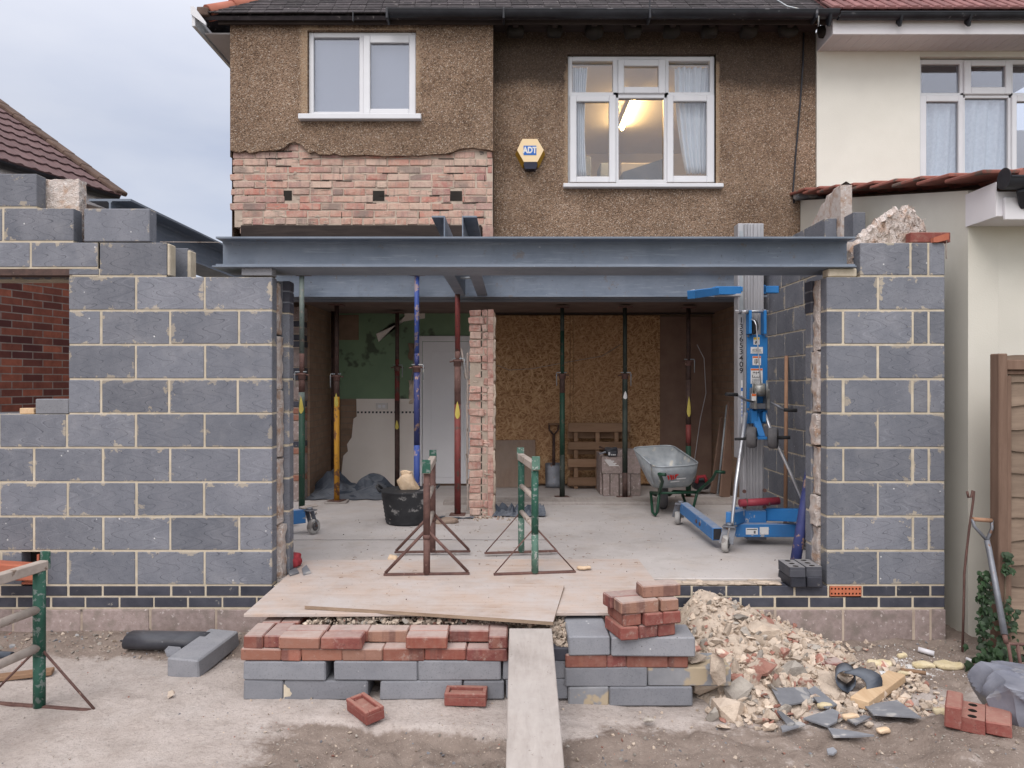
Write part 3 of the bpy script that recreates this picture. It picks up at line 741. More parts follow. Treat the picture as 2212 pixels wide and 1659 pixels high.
def soil(x, y):
    s = sstep(4.38, 4.62, y) * sstep(-1.0, -1.4, x)
    s = max(s, sstep(3.60, 3.48, y + .12 * max(-1.5, min(0, x))) * sstep(-1.5, -.8, x) * sstep(1.2, .7, x) * .95)
    s = max(s, sstep(.25, .5, x) * sstep(3.85, 3.5, y) * .72)
    s = max(s, sstep(1.6, 2.1, x) * sstep(3.9, 4.3, y) * .9, sstep(1.7, 2.6, x) * sstep(3.75, 3.4, y) * .8)
    s = max(s, sstep(4.8, 4.9, y))
    w = math.exp(-(((x - 2.3) / .42) ** 2 + ((y - 4.42) / .16) ** 2)) * .85
    w = max(w, math.exp(-(((x - 2.0) / .5) ** 2 + ((y - 3.95) / .10) ** 2)) * .35)
    g = sstep(12, 25, math.hypot(x, y)) * .9 + .55 * sstep(2.2, 2.6, x) * sstep(3.3, 3.0, y)
    return s, w, g
def axis_pts(lo, hi, f0, f1, fine, n_out):
    a = [f0 + (f1 - f0) * i / int((f1 - f0) / fine) for i in range(int((f1 - f0) / fine) + 1)]
    lo_p = [f0 - (f0 - lo) * (i / n_out) ** 2.2 for i in range(n_out, 0, -1)]
    hi_p = [f1 + (hi - f1) * (i / n_out) ** 2.2 for i in range(1, n_out + 1)]
    return lo_p + a + hi_p
gx, gy = axis_pts(-120, 120, -4.2, 4.2, .026, 10), axis_pts(-90, 150, 2.4, 5.4, .022, 12)
g = MB()
g.grid(lambda i, j: (gx[i], gy[j], gz(gx[i], gy[j])), len(gx), len(gy), M['ground'])
ground = g.build('ground', origin=(0, 0, 0))
tag(ground, kind='structure')
at = ground.data.color_attributes.new("soil", 'FLOAT_COLOR', 'POINT')
buf = []
for v in ground.data.vertices: buf.extend((*soil(v.co.x, v.co.y), 1.0))
at.data.foreach_set("color", buf)

D_W = 4.85                                   # outer face of the new walls
FLOOR = .40
s = MB()
for i in range(46):
    xa_ = -2.0 + .05 * i; s.bx(xa_, xa_ + .051, 6.17 + .012 * noise.noise(Vector((i * .5, 0, 0))), 6.178 + .012 * noise.noise(Vector((i * .5, 0, 0))) + (.010 if 20 < i < 30 else 0), FLOOR - .01, FLOOR + .0012, M['dark'])
s.bx(-2.62, 2.62, 4.955, 9.6, -.1, FLOOR, M['slab'], .004)
floor = s.build('concrete_floor'); tag(floor, kind='structure')

# ================================================================== NEW BLOCK WALLS
def course(mb, z0, z1, edges, d0, d1, mat, mort, j=.010, ends=(True, True), setback=.004, bev=.004):
    """one course: a block between each pair of edges, mortar filling the joints"""
    e0, e1 = edges[0] - (0 if ends[0] else j / 2), edges[-1] + (0 if ends[1] else j / 2)
    j = j + .002
    mb.bx(e0 + (.003 if ends[0] else 0), e1 - (.003 if ends[1] else 0), d0 + setback, d1 - setback, z0 - j * .5, z1 - j * .5, mort)
    for a, b in zip(edges[:-1], edges[1:]):
        ga = 0 if (a == edges[0] and ends[0]) else j / 2 + RND.uniform(-.0015, .0025)
        gb = 0 if (b == edges[-1] and ends[1]) else j / 2 + RND.uniform(-.0015, .0025)
        mb.bx(a + ga, b - gb, d0 + RND.uniform(-.001, .001), d1, z0 + j * .5 + RND.uniform(-.001, .001), z1 - j * .5 + RND.uniform(-.001, .001), mat, bev)
Z0 = .382
def cz(k): return Z0 + .225 * (k - 1), Z0 + .225 * k
def E(*px): return [X(p, D_W) for p in px]
LE, LN = -1.571, -4.25                      # right-hand end of the left wall; where it runs out beyond the photo

def left_edges(px):
    """joints given in photo columns, carried on to the left beyond them in 450 mm blocks"""
    e = E(*px)
    while e[0] > LN + .5: e.insert(0, e[0] - .45)
    e.insert(0, LN); return e
wl = thing('block_wall', 'grey block wall with a window opening and stepped top, beside the red brick house', 'wall', (-2.9, D_W, 0))
b = MB()
B, MO = M['block'], M['mortar']
course(b, *cz(1), left_edges([2, 46]), D_W, D_W + .1, B, MO)
course(b, *cz(1), E(87, 100, 146, 294, 441) + [LE], D_W, D_W + .1, B, MO)
course(b, *cz(2), left_edges([73, 222, 367, 516]) + [LE], D_W, D_W + .1, B, MO)
course(b, *cz(3), left_edges([-2, 146, 294, 441]) + [LE], D_W, D_W + .1, B, MO)
course(b, *cz(4), left_edges([73, 222, 367, 516]) + [LE], D_W, D_W + .1, B, MO)
course(b, *cz(5), left_edges([-2, 144, 293, 442]) + [LE], D_W, D_W + .1, B, MO)
JB = X(148.5, D_W)                           # right jamb of the window opening
course(b, *cz(6), [JB] + E(218, 365, 513) + [LE], D_W, D_W + .1, B, MO)
course(b, *cz(7), [JB] + E(293, 442) + [LE], D_W, D_W + .1, B, MO)
course(b, *cz(8), [JB] + E(218, 367, 516) + [LE], D_W, D_W + .1, B, MO)
course(b, *cz(9), [JB] + E(293, 442) + [LE], D_W, D_W + .1, B, MO)
JL = -3.75                                   # left jamb, outside the photo
for k in (6, 7, 8, 9): course(b, *cz(k), [LN, JL], D_W, D_W + .1, B, MO)
z0, z1 = cz(10)
course(b, Z(596, D_W), Z(580, D_W), [JB, X(213, D_W)], D_W, D_W + .1, B, MO, .008)
course(b, Z(579, D_W), z1, [LN] + E(-82, 66, 213), D_W, D_W + .1, B, MO, ends=(True, False))
b.bx(X(213, D_W), X(216, D_W), D_W + .004, D_W + .096, Z(580, D_W), z1 - .005, MO)
course(b, z0, z1, E(213, 360), D_W, D_W + .1, B, MO, ends=(False, True))
b.bx(X(359.5, D_W), X(366, D_W), D_W + .006, D_W + .095, z0 + .004, z1 - .012, MO, .006)
course(b, *cz(11), [LN] + E(-144, 6, 158.5), D_W, D_W + .1, B, MO)
course(b, *cz(12), [LN] + E(-69, 79), D_W, D_W + .1, B, MO)
# pad block under the end of the steel beam
b.bx(X(521, D_W), LE - .002, D_W + .002, D_W + .1, cz(9)[1] + .004, 2.462, M['block_plain'], .004)
b.build('outer_leaf', wl)
b = MB()                                     # inner leaf, a hand's width behind
for k in range(1, 10): course(b, *cz(k), ([JB + .0] if k > 5 else [LN]) + [(-2.9 if k % 2 else -2.67) + .45 * i for i in range(3)] + [X(622, D_W + .2) + .01], 5.05, 5.15, M['block'], MO)
course(b, *cz(10), [LN, -3.4, -2.75, X(407, 5.06)], 5.05, 5.15, M['block'], MO)
b.bx(X(402, 5.05), X(411, 5.05), 5.052, 5.148, cz(10)[0] + .002, cz(10)[1] - .02, MO, .006)
b.bx(LN, -2.5, 5.052, 5.148, cz(10)[1] - .004, 2.684, M['block_plain'])
b.build('inner_leaf', wl)
b = MB()                                     # blue bricks at the top of the inner leaf by the opening
for i in range(3): b.bx(X(611, 5.05), X(622, 5.05) + .012, 5.046, 5.152, 2.407 - .075 * (i + 1) + .005, 2.407 - .075 * i - .005, M['engineering'], .003)
b.build('packing_bricks', wl)
def plinth(mb, za, joints0, joints1, d0, d1, skip=()):
    course(mb, za - .075, za, joints0, d0, d1, M['engineering'], M['mortar'], .010, bev=.003)
    course(mb, za - .15, za - .075, joints1, d0, d1, M['engineering'], M['mortar'], .010, bev=.003)
b = MB()
pj = [X(73, D_W) + .2245 * i for i in range(-4, 9)]
plinth(b, Z0, [LN] + [q for q in pj if LN + .1 < q < LE - .05] + [LE], [LN] + [q - .113 for q in pj if LN + .2 < q < LE + .05] + [LE], D_W, D_W + .1)
b.build('brick_plinth', wl)
b = MB()
course(b, -.06, .232, [LN] + E(-140, 30, 178, 326, 468) + [LE], D_W - .012, D_W + .1, M['dense'], M['mortar_old'], .012)
b.build('footing', wl)
b = MB()
b.bx(LN, JB + .02, D_W + .0, D_W + .10, Z(595, D_W), Z(580, D_W) - .004, M['rust_dark'])
b.build('lintel', wl)
def wool_strip(mb, xa, xb, ya, yb, za, zb, seed, amp=.012):
    mb.lump(((xa + xb) / 2, (ya + yb) / 2, (za + zb) / 2), (abs(xb - xa), abs(yb - ya), zb - za), M['wool'], amp, 16, 46, rounding=.05, seed=seed)
b = MB()
for i, (za, zb, o) in enumerate(((.395, .75, .028), (.76, 1.2, .006), (1.205, 1.66, .008), (1.665, 2.02, .004), (2.03, 2.38, -.004))):
    wool_strip(b, -1.75, LE + .008 + o, 4.952, 5.046, za, zb, i)
b.build('cavity_insulation', wl)
b = MB()
b.lump((X(138, 4.99), 5.0, (Z(455, 5) + Z(388, 5)) / 2 - .11), (.245, .085, Z(388, 5) - Z(455, 5) + .2), M['wool'], .007, 38, 34, rounding=.015, seed=9, smooth=False)
b.build('insulation_batt', wl)
# loose things on and in the wall
b = MB(); b.bx(X(181, D_W), X(323, D_W), D_W, D_W + .1, cz(10)[1] + .001, cz(10)[1] + .217, B, .005)
tag(b.build('concrete_block'), 'grey block laid dry on the stepped left wall, beside a steel beam end', 'block')
b = MB(); b.bx(X(77, 4.86), JB - .003, 4.855, 4.955, cz(5)[1] - .004, cz(5)[1] + .095, M['block_plain'], .006)
tag(b.build('concrete_block'), 'smooth grey half block lying on the sill of the wall opening', 'block')
b = MB(); b.bx(X(42, 4.87), X(73, 4.87), 4.87, 4.95, cz(5)[1] - .004, cz(5)[1] + .034, M['pine'], .003)
tag(b.build('timber_offcut'), 'small pale timber offcut on the sill of the wall opening', 'timber')

# --- right wall: front return and the side wall running back to the house
RE, RN = X(1786, D_W), X(2041, D_W)
wr = thing('block_wall', 'grey block pier wall with a terracotta air brick, beside the cream neighbouring wall', 'wall', (2.4, D_W, 0))
b = MB()
for k in range(1, 10):
    if k % 2: course(b, *cz(k), [RE] + E(1897) + [RN], D_W, D_W + .1, B, MO)
    else: course(b, *cz(k), [RE] + E(1822, 1972, 2007) + [RN], D_W, D_W + .1, B, MO, .012)
course(b, *cz(10), [X(1858, D_W)] + E(1967.5, 2006) + [RN], D_W, D_W + .1, B, MO, .012)
b.bx(X(1790, D_W), X(1852, D_W), D_W + .004, D_W + .1, cz(9)[1] - .003, 2.458, M['mortar'], .006)
# side wall outer leaf
OX = 2.735
def side_course(mb, z0, z1, ys, x0, x1, mat, mort, j=.010):
    mb.bx(x0 + .004, x1 - .004, ys[0] + .012, ys[-1] - .003, z0 - .005, z1 - .005, mort)
    for a, c in zip(ys[:-1], ys[1:]):
        mb.bx(x0 + RND.uniform(-.001, .001), x1, a + j / 2, c - j / 2, z0 + j / 2, z1 - j / 2, mat, .004)
for k in range(1, 11):
    ys = [4.952 if k < 11 else 5.4] + [5.2 + (.225 if k % 2 else 0) + .45 * i for i in range(6) if 5.2 + (.225 if k % 2 else 0) + .45 * i < 7.7] + [7.8]
    side_course(b, *cz(k), ys, OX, RN, B, MO)
side_course(b, *cz(11), [5.55, 5.97, 6.42, 6.87, 7.32, 7.8], OX, RN, B, MO)
side_course(b, *cz(12), [5.93, 6.36, 6.81, 7.8], OX, RN, B, MO)
b.build('outer_leaf', wr)
b = MB()
IX = 2.60
for k in range(1, 11):
    ys = [5.05] + [5.26 + (.225 if k % 2 else 0) + .45 * i for i in range(6) if 5.26 + (.225 if k % 2 else 0) + .45 * i < 7.65] + [7.75]
    side_course(b, *cz(k), ys, IX, IX + .1, B, MO)
side_course(b, *cz(11), [5.78, 6.25, 6.7, 7.15, 7.75], IX, IX + .1, B, MO)
side_course(b, *cz(12), [6.15, 6.6, 7.05, 7.5, 7.75], IX, IX + .1, B, MO)
xa = X(1752, 5.05)
for k in range(1, 10): course(b, *cz(k), [xa, IX - .004] if k % 2 else [xa, xa + .32, IX - .004], 5.05, 5.15, B, MO)
b.build('inner_leaf', wr)
b = MB()
for i in range(3): b.bx(xa - .004, xa + .2, 5.046, 5.152, 2.407 - .075 * (i + 1) + .005, 2.407 - .075 * i - .005, M['engineering'], .003)
b.build('packing_bricks', wr)
TH = [-1.55 + .2245 * i for i in range(17)]   # the plinth runs on under the opening as its threshold
b = MB()
ra = [X(1790, D_W)]
course(b, Z0 - .075, Z0, [LE + .004] + [q for q in [X(1717, D_W) - .2245 * i for i in range(16)][::-1] if q > LE + .1] + [X(1790, D_W)], D_W, D_W + .1, M['engineering'], M['mortar'], ends=(True, False), bev=.003)
course(b, Z0 - .075, Z0, E(1863, 1936, 2010) + [RN], D_W, D_W + .1, M['engineering'], M['mortar'], ends=(False, True), bev=.003)
course(b, Z0 - .15, Z0 - .075, [LE + .004] + [q for q in [X(1748, D_W) - .2245 * i for i in range(16)][::-1] if q > LE + .1] + E(1824, 1899, 1972) + [RN], D_W, D_W + .1, M['engineering'], M['mortar'], bev=.003)
b.build('brick_plinth', wr)
b = MB()
b.bx(.6, X(1690, D_W), D_W + .006, D_W + .099, Z0 - .003, Z0 + .006, M['rubble'], .004)
for i in range(40): b.lump((RND.uniform(.9, 1.78), D_W + RND.uniform(.01, .10), Z0 + .006), (RND.uniform(.03, .12), RND.uniform(.02, .05), .012), M['rubble'], .006, 20, 5, rounding=.6, seed=i)
b.build('mortar_bed', wr)
b = MB()
course(b, -.06, .232, [LE + .004] + E(672, 820, 968, 1116, 1264, 1412, 1522, 1673, 1819.6, 1972, 2009) + [RN], D_W - .012, D_W + .1, M['dense'], M['mortar_old'], .012)
b.build('footing', wr)
def holed_face(mb, x0, x1, z0, z1, y, depth, nx, nz, r, mat, hole, axis='y', round_n=4):
    """a face pierced by a grid of holes; axis is the way it faces (towards -axis for y, +axis for z)"""
    cw, ch = (x1 - x0) / nx, (z1 - z0) / nz
    rnd = (RND.random(),) * 3
    def P(a, c, dd): return (a, y + dd, c) if axis == 'y' else (a, c, y - dd)
    for i in range(nx):
        for j in range(nz):
            cx, cy = x0 + cw * (i + .5), z0 + ch * (j + .5)
            n = round_n * 4; outer, inner = [], []
            for k in range(n):
                a = 2 * PI * (k + .5) / n; ca, sa = math.cos(a), math.sin(a)
                m = max(abs(ca), abs(sa))
                outer.append((cx + ca / m * cw / 2, cy + sa / m * ch / 2))
                inner.append((cx + ca * r[0], cy + sa * r[1]) if round_n > 2 else (cx + ca / m * r[0], cy + sa / m * r[1]))
            corner = {}
            base = len(mb.v)
            for q in outer: mb.v.append(Vector(P(*q, 0)))
            for q in inner: mb.v.append(Vector(P(*q, 0)))
            for q in inner: mb.v.append(Vector(P(*q, depth)))
            fl = axis == 'z'
            for k in range(n):
                k2 = (k + 1) % n
                f = [base + k, base + k2, base + n + k2, base + n + k]; mb.face(f if fl else f, mat, rnd)
                f = [base + n + k, base + n + k2, base + 2 * n + k2, base + 2 * n + k]; mb.face(f, hole, rnd)
            mb.face([base + 2 * n + k for k in range(n)], hole, rnd)
            # cell corners between samples
            for sx, sy in ((1, 1), (-1, 1), (-1, -1), (1, -1)):
                c0 = Vector(P(cx + sx * cw / 2, cy + sy * ch / 2, 0))
                ks = sorted(range(n), key=lambda k: (mb.v[base + k] - c0).length)[:2]
                mb.v.append(c0); mb.face([len(mb.v) - 1, base + ks[0], base + ks[1]], mat, rnd)
b = MB()
ax0, ax1 = X(1790.5, D_W) + .006, X(1862.5, D_W) - .006
b.bx(ax0, ax1, D_W + .03, D_W + .1, Z0 - .070, Z0 - .006, M['terracotta'])
holed_face(b, ax0, ax1, Z0 - .070, Z0 - .006, D_W - .004, .035, 9, 2, (.0055, .0065), M['terracotta'], M['dark'], 'y', 2)
for (p, q, zz0, zz1) in ((ax0, ax0 + .001, Z0 - .07, Z0 - .006), (ax1 - .001, ax1, Z0 - .07, Z0 - .006), (ax0, ax1, Z0 - .0065, Z0 - .006), (ax0, ax1, Z0 - .07, Z0 - .0695)):
    b.bx(p, q, D_W - .004, D_W + .031, zz0, zz1, M['terracotta'])
b.build('air_brick', wr)
b = MB()
for i, (za, zb, o) in enumerate(((.395, .74, .004), (.75, .95, .022), (.955, 1.28, .0), (1.29, 1.50, .018), (1.505, 1.92, .006), (1.925, 2.40, -.002))):
    wool_strip(b, RE - .012 - o, RE + .3, 4.952, 5.046, za, zb, i + 20)
b.build('cavity_insulation', wr)
b = MB()      # batts standing up out of the side wall's cavity
def batt(mb, x0, x1, y0, y1, z0, ztop, seed, n=16):
    """a torn slab of wool whose top falls from ztop[0] at the near end to ztop[1]"""
    ny, nz = n, 8
    for sgn, xx in ((-1, x0), (1, x1)):
        mb.grid(lambda i, j: (xx + .014 * noise.noise(Vector((i * .7, j * .9, seed + sgn))), y0 + (y1 - y0) * i / ny,
                z0 + (ztop(i / ny) + .03 * noise.noise(Vector((i * 1.1, seed, 4))) - z0) * j / nz), ny + 1, nz + 1, M['wool'], flip=(sgn > 0))
    mb.grid(lambda i, j: ([x0, (x0 + x1) / 2, x1][j] + .014 * noise.noise(Vector((i * .7, (8) * .9, seed + (-1, 0, 1)[j]))), y0 + (y1 - y0) * i / ny,
            ztop(i / ny) + .03 * noise.noise(Vector((i * 1.1, seed, 4))) + (.03 if j == 1 else 0)), ny + 1, 3, M['wool'])
    mb.grid(lambda i, j: (x0 + (x1 - x0) * i / 4 + .01 * noise.noise(Vector((i, j, seed))), y0 - .012 * noise.noise(Vector((i * 2, j, seed))),
            z0 + (ztop(0) - z0) * j / nz), 5, nz + 1, M['wool'])
batt(b, 2.705, 2.80, 6.10, 6.95, 2.6, lambda t: 3.34 - .42 * t * t, 3)
batt(b, 2.12, 2.55, 5.0, 5.04, 2.6, lambda t: 2.66, 5, 4)
b.build('insulation_batt', wr)
b = MB()       # torn wool slab left standing in the front cavity
TP = [(1826, 2.46), (1834, 2.56), (1850, 2.66), (1872, 2.72), (1896, 2.79), (1915, 2.83), (1932, 2.865), (1942, 2.83), (1952, 2.87), (1968, 2.86), (1978, 2.80), (1992, 2.76), (1998, 2.69), (1984, 2.60)]
def tp(px):
    for (a, za), (c, zc_) in zip(TP[:-1], TP[1:]):
        if a <= px <= c: return za + (zc_ - za) * (px - a) / (c - a)
    return TP[-1][1]
nw, nh = 60, 16
def W(y, sd):
    def P(i, j):
        px = 1826 + 171 * i / nw; zt_ = tp(px) + .02 * noise.noise(Vector((i * .9, sd, 2)))
        q = noise.noise_vector(Vector((i * .55, j * .8, sd))) * .022 + noise.noise_vector(Vector((i * 1.7, j * 1.3, sd + 4))) * .010
        return Vector((X(px, 5.0), y, 2.42 + (zt_ - 2.42) * j / nh)) + q
    return P
b.grid(W(4.955, 1), nw + 1, nh + 1, M['wool'], smooth=False)
b.grid(W(5.05, 3), nw + 1, nh + 1, M['wool'], smooth=False, flip=True)
b.grid(lambda i, j: W(4.955, 1)(i, nh).lerp(W(5.05, 3)(i, nh), j / 3) + Vector((0, 0, (.03 if j in (1, 2) else 0))), nw + 1, 4, M['wool'], smooth=False)
b.grid(lambda i, j: W(4.955, 1)(nw if 1 else 0, j).lerp(W(5.05, 3)(nw, j), i / 2), 3, nh + 1, M['wool'], smooth=False)
b.grid(lambda i, j: W(4.955, 1)(0, j).lerp(W(5.05, 3)(0, j), i / 2), 3, nh + 1, M['wool'], smooth=False, flip=True)
for i in range(26):
    px = RND.uniform(1840, 1992); p = Vector((X(px, 5.0), 4.98, tp(px) + .01)); b.tube([p, p + Vector((RND.uniform(-.03, .04), RND.uniform(-.03, .02), RND.uniform(.0, .035)))], [.006, .001], M['wool'], 4)
b.build('torn_insulation', wr)
b = MB()
b.bx(X(1958, 4.93), X(2043, 4.93) - .0, 4.875, 4.945, cz(10)[1] + .001, cz(10)[1] + .067, M['brick_wire'], .004)
tag(b.build('brick'), 'smooth orange red brick lying on the top corner of the right block wall', 'brick')
b = MB()
x_ = RN
b.prism([(0, 0), (.085, .028), (.10, .028), (.10, -.012), (.03, -.03), (0, -.03)], (x_ - .085, 4.83, 2.655), (1, 0, 0), (0, 0, 1), (0, .035, 0), M['tile_orange'])
b.tube([(x_ + .013, 4.85, 2.66), (x_ + .008, 4.85, 2.60), (x_ + .010, 4.85, 2.52)], .004, M['timber_worn'], 5)
tag(b.build('line_block'), 'small orange plastic line block hooked on the wall corner', 'line block')

# ================================================================== STEEL BEAMS
def ibeam(name, p0, p1, h, w, tf, tw, mat, parent=None, plate=None):
    """an I section along p0..p1 (points on the underside's middle)"""
    p0, p1 = Vector(p0), Vector(p1); mb = MB()
    r = .012
    prof = [(-w / 2, 0), (w / 2, 0), (w / 2, tf), (tw / 2 + r, tf), (tw / 2, tf + r), (tw / 2, h - tf - r), (tw / 2 + r, h - tf), (w / 2, h - tf), (w / 2, h), (-w / 2, h),
            (-w / 2, h - tf), (-tw / 2 - r, h - tf), (-tw / 2, h - tf - r), (-tw / 2, tf + r), (-tw / 2 - r, tf), (-w / 2, tf)]
    d = (p1 - p0); y = d.normalized(); x = y.cross(Vector((0, 0, 1))).normalized()
    k = len(prof); b0 = len(mb.v); rnd = (.5, .5, .5)
    for q in (p0, p1):
        for a, c in prof: mb.v.append(q + x * a + Vector((0, 0, c)))
    for i in range(k):
        j = (i + 1) % k; mb.face([b0 + i, b0 + j, b0 + k + j, b0 + k + i][::-1], mat, rnd)
    mb.face([b0 + i for i in range(k)], mat, rnd); mb.face([b0 + k + i for i in range(k)][::-1], mat, rnd)
    if plate: plate(mb)
    return mb.build(name, parent)
BF = 4.82
def _plate(mb):
    mb.bx(X(458, 4.82), X(1850, 4.82), 4.815, 5.19, 2.460, 2.470, M['steel'], .002)
o = ibeam('steel_beam', (-1.93, 4.95, 2.4705), (2.235, 4.95, 2.4705), .19, .25, .012, .010, M['steel'], None, _plate)
tag(o, 'long grey steel beam across the opening at the front, on both block walls', 'beam')
o = ibeam('steel_beam', (-2.715, 5.0, 2.687), (-2.715, 7.55, 2.687), .263, .285, .015, .012, M['steel'])
tag(o, 'grey steel beam running back from the stepped left wall to the house corner', 'beam')
o = ibeam('steel_beam', (-2.40, 7.52, 2.572), (2.55, 7.52, 2.572), .32, .24, .014, .010, M['steel'])
tag(o, 'grey steel beam carrying the upper storey, behind the long front beam', 'beam')
o = ibeam('steel_beam', (-2.55, 7.80, 2.574), (2.585, 7.80, 2.574), .32, .22, .014, .010, M['steel'])
tag(o, 'shadowed second steel beam under the upper storey, hard behind its twin', 'beam')
def channel(name, xw, side, y0, y1, z0, h, w):
    mb = MB()
    mb.bx(xw - .004, xw + .004, y0, y1, z0, z0 + h, M['steel'], .001)
    mb.bx(xw + side * .0045, xw + side * w, y0, y1, z0, z0 + .012, M['steel'], .001)
    mb.bx(xw + side * .0045, xw + side * w, y0, y1, z0 + h - .012, z0 + h, M['steel'], .001)
    return mb.build(name)
o = channel('steel_channel', X(962, 5.2), -1, 5.12, 7.38, 2.578, .285, .088); tag(o, 'short steel channel joist, the one open to the left, spanning between the two beams', 'joist', 'channel joists between the beams')
o = channel('steel_channel', X(1001, 5.2), 1, 5.12, 7.38, 2.578, .285, .098); tag(o, 'short steel channel joist, the one open to the right, spanning between the two beams', 'joist', 'channel joists between the beams')
b = MB()
for yy, zz in ((5.9, 2.66), (6.7, 2.66), (6.0, 2.78), (6.8, 2.78)): b.tube([(X(962, 5.2), yy, zz), (X(1001, 5.2), yy, zz)], .010, M['zinc'], 8)
b.build('spacer_bolt', o)
b = MB(); b.tube([(-2.3, 4.84, Z(523, 4.84)), (-1.9, 4.81, Z(524, 4.81))], .0018, M['timber_worn'], 4)
tag(b.build('string_line'), 'thin string line stretched from the left wall to the front beam', 'string')
# ================================================================== THE HOUSE
DL, DR = 7.5, 7.8                             # faces of the projecting left bay and of the rest
HX0, HX1, HXR = X(497, DL), X(1065, DL), X(1762, DR)
ZT = 5.42
house = thing('brick_house', 'brown pebbledash house with its ground floor opened up and bare brick on one bay', 'house', (0, 7.8, 0))

def dash_face(mb, x0, x1, d, ztop, zbot, wins, soot_shade_f, freshf, step=.06):
    """a rendered face with window holes, its lower edge given by a function; returns dirt and painted shade values per vertex"""
    vals = []
    xs = [x0 + (x1 - x0) * i / int((x1 - x0) / step) for i in range(int((x1 - x0) / step) + 1)]
    for wx0, wx1, _, _ in wins: xs += [wx0, wx1]
    xs = sorted(set(round(q, 4) for q in xs if x0 - 1e-6 <= q <= x1 + 1e-6))
    def quad(a, b_, za0, za1, zb0, zb1):
        n = max(1, int((za1 - za0) / .12))
        for i in range(n):
            t0, t1 = i / n, (i + 1) / n
            ps = [(a, d, za0 + (za1 - za0) * t0), (b_, d, zb0 + (zb1 - zb0) * t0), (b_, d, zb0 + (zb1 - zb0) * t1), (a, d, za0 + (za1 - za0) * t1)]
            base = len(mb.v)
            for p in ps: mb.v.append(Vector(p)); vals.append((soot_shade_f(p[0], p[2]), freshf(p[0], p[2])))
            mb.face([base, base + 1, base + 2, base + 3], M['dash'], (.5, .5, .5))
    for a, b_ in zip(xs[:-1], xs[1:]):
        mid = (a + b_) / 2; w = [q for q in wins if q[0] - 1e-4 <= mid <= q[1] + 1e-4]
        if w:
            quad(a, b_, zbot(a), w[0][2], zbot(b_), w[0][2]); quad(a, b_, w[0][3], ztop, w[0][3], ztop)
        else: quad(a, b_, zbot(a), ztop, zbot(b_), ztop)
    def extra(ps, mat=None):
        base = len(mb.v)
        for p in ps: mb.v.append(Vector(p)); vals.append((soot_shade_f(p[0], p[2]), 0))
        mb.face(range(base, base + len(ps)), mat or M['dash'], (.5, .5, .5))
    for wx0, wx1, wz0, wz1 in wins:            # reveals
        extra([(wx0, d, wz0), (wx0, d, wz1), (wx0, d + .12, wz1), (wx0, d + .12, wz0)]); extra([(wx1, d, wz1), (wx1, d, wz0), (wx1, d + .12, wz0), (wx1, d + .12, wz1)])
        extra([(wx0, d, wz1), (wx1, d, wz1), (wx1, d + .12, wz1), (wx0, d + .12, wz1)]); extra([(wx1, d, wz0), (wx0, d, wz0), (wx0, d + .12, wz0), (wx1, d + .12, wz0)])
    return vals, extra
def put_soot_shade(ob, vals):
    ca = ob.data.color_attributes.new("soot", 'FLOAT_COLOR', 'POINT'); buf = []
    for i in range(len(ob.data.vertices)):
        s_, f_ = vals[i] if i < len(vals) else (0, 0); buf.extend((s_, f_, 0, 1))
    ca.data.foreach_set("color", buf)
JAG = [(497, 326), (512, 329), (528, 327), (545, 331), (565, 326), (590, 326), (612, 322), (621, 316), (628, 308), (640, 306), (653, 312), (658, 322), (668, 331), (678, 327),
       (690, 334), (720, 333), (745, 336), (790, 334), (830, 338), (870, 336), (905, 337), (940, 333), (975, 331), (990, 323), (1020, 319), (1040, 322), (1066, 326)]
JX = [(X(a, DL), Z(c, DL)) for a, c in JAG]
def jag(x):
    for (xa, za), (xb, zb) in zip(JX[:-1], JX[1:]):
        if xa <= x <= xb: return za + (zb - za) * (x - xa) / (xb - xa) + .016 * noise.noise(Vector((x * 22, 1, 1))) + .012 * noise.noise(Vector((x * 70, 1, 3)))
    return JX[0][1] if x < JX[0][0] else JX[-1][1]
WL = (X(664, DL), X(898.5, DL), Z(249, DL), Z(65.5, DL))
WR = (X(1226.5, DR), X(1546.5, DR), Z(396.5, DR), Z(117.5, DR))
b = MB()
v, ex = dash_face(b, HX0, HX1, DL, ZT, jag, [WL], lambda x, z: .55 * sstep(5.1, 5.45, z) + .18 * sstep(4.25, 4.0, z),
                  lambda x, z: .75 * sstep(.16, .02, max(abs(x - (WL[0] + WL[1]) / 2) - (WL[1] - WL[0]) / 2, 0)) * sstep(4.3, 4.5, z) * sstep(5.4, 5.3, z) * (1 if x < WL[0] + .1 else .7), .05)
ex([(HX1, DL, 4.0), (HX1, DL, ZT), (HX1, DR, ZT), (HX1, DR, 4.0)][::-1])
ex([(HX0, 12.5, 2.5), (HX0, DL + .05, 2.5), (HX0, DL + .05, 4.0), (HX0, 12.5, 4.0)]); ex([(HX0, 12.5, 4.0), (HX0, DL, 4.0), (HX0, DL, ZT), (HX0, 12.5, ZT)])
xs = [HX0 + (HX1 - HX0) * i / 60 for i in range(61)]
for a, c in zip(xs[:-1], xs[1:]): ex([(a, DL, jag(a)), (a, DL + .05, jag(a)), (c, DL + .05, jag(c)), (c, DL, jag(c))])
o = b.build('pebbledash_bay', house); put_soot_shade(o, v)
b = MB()
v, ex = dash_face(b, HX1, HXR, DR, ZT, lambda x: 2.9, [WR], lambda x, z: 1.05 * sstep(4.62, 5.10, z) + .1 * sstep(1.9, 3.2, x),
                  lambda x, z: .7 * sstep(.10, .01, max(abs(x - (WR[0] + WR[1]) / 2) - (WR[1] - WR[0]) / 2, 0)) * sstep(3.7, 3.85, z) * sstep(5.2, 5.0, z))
ex([(HXR, DR, 2.9), (HXR, 12.5, 2.9), (HXR, 12.5, ZT), (HXR, DR, ZT)]); ex([(HX1, DR, 2.9), (HX1, DR + .2, 2.9), (HXR, DR + .2, 2.9), (HXR, DR, 2.9)])
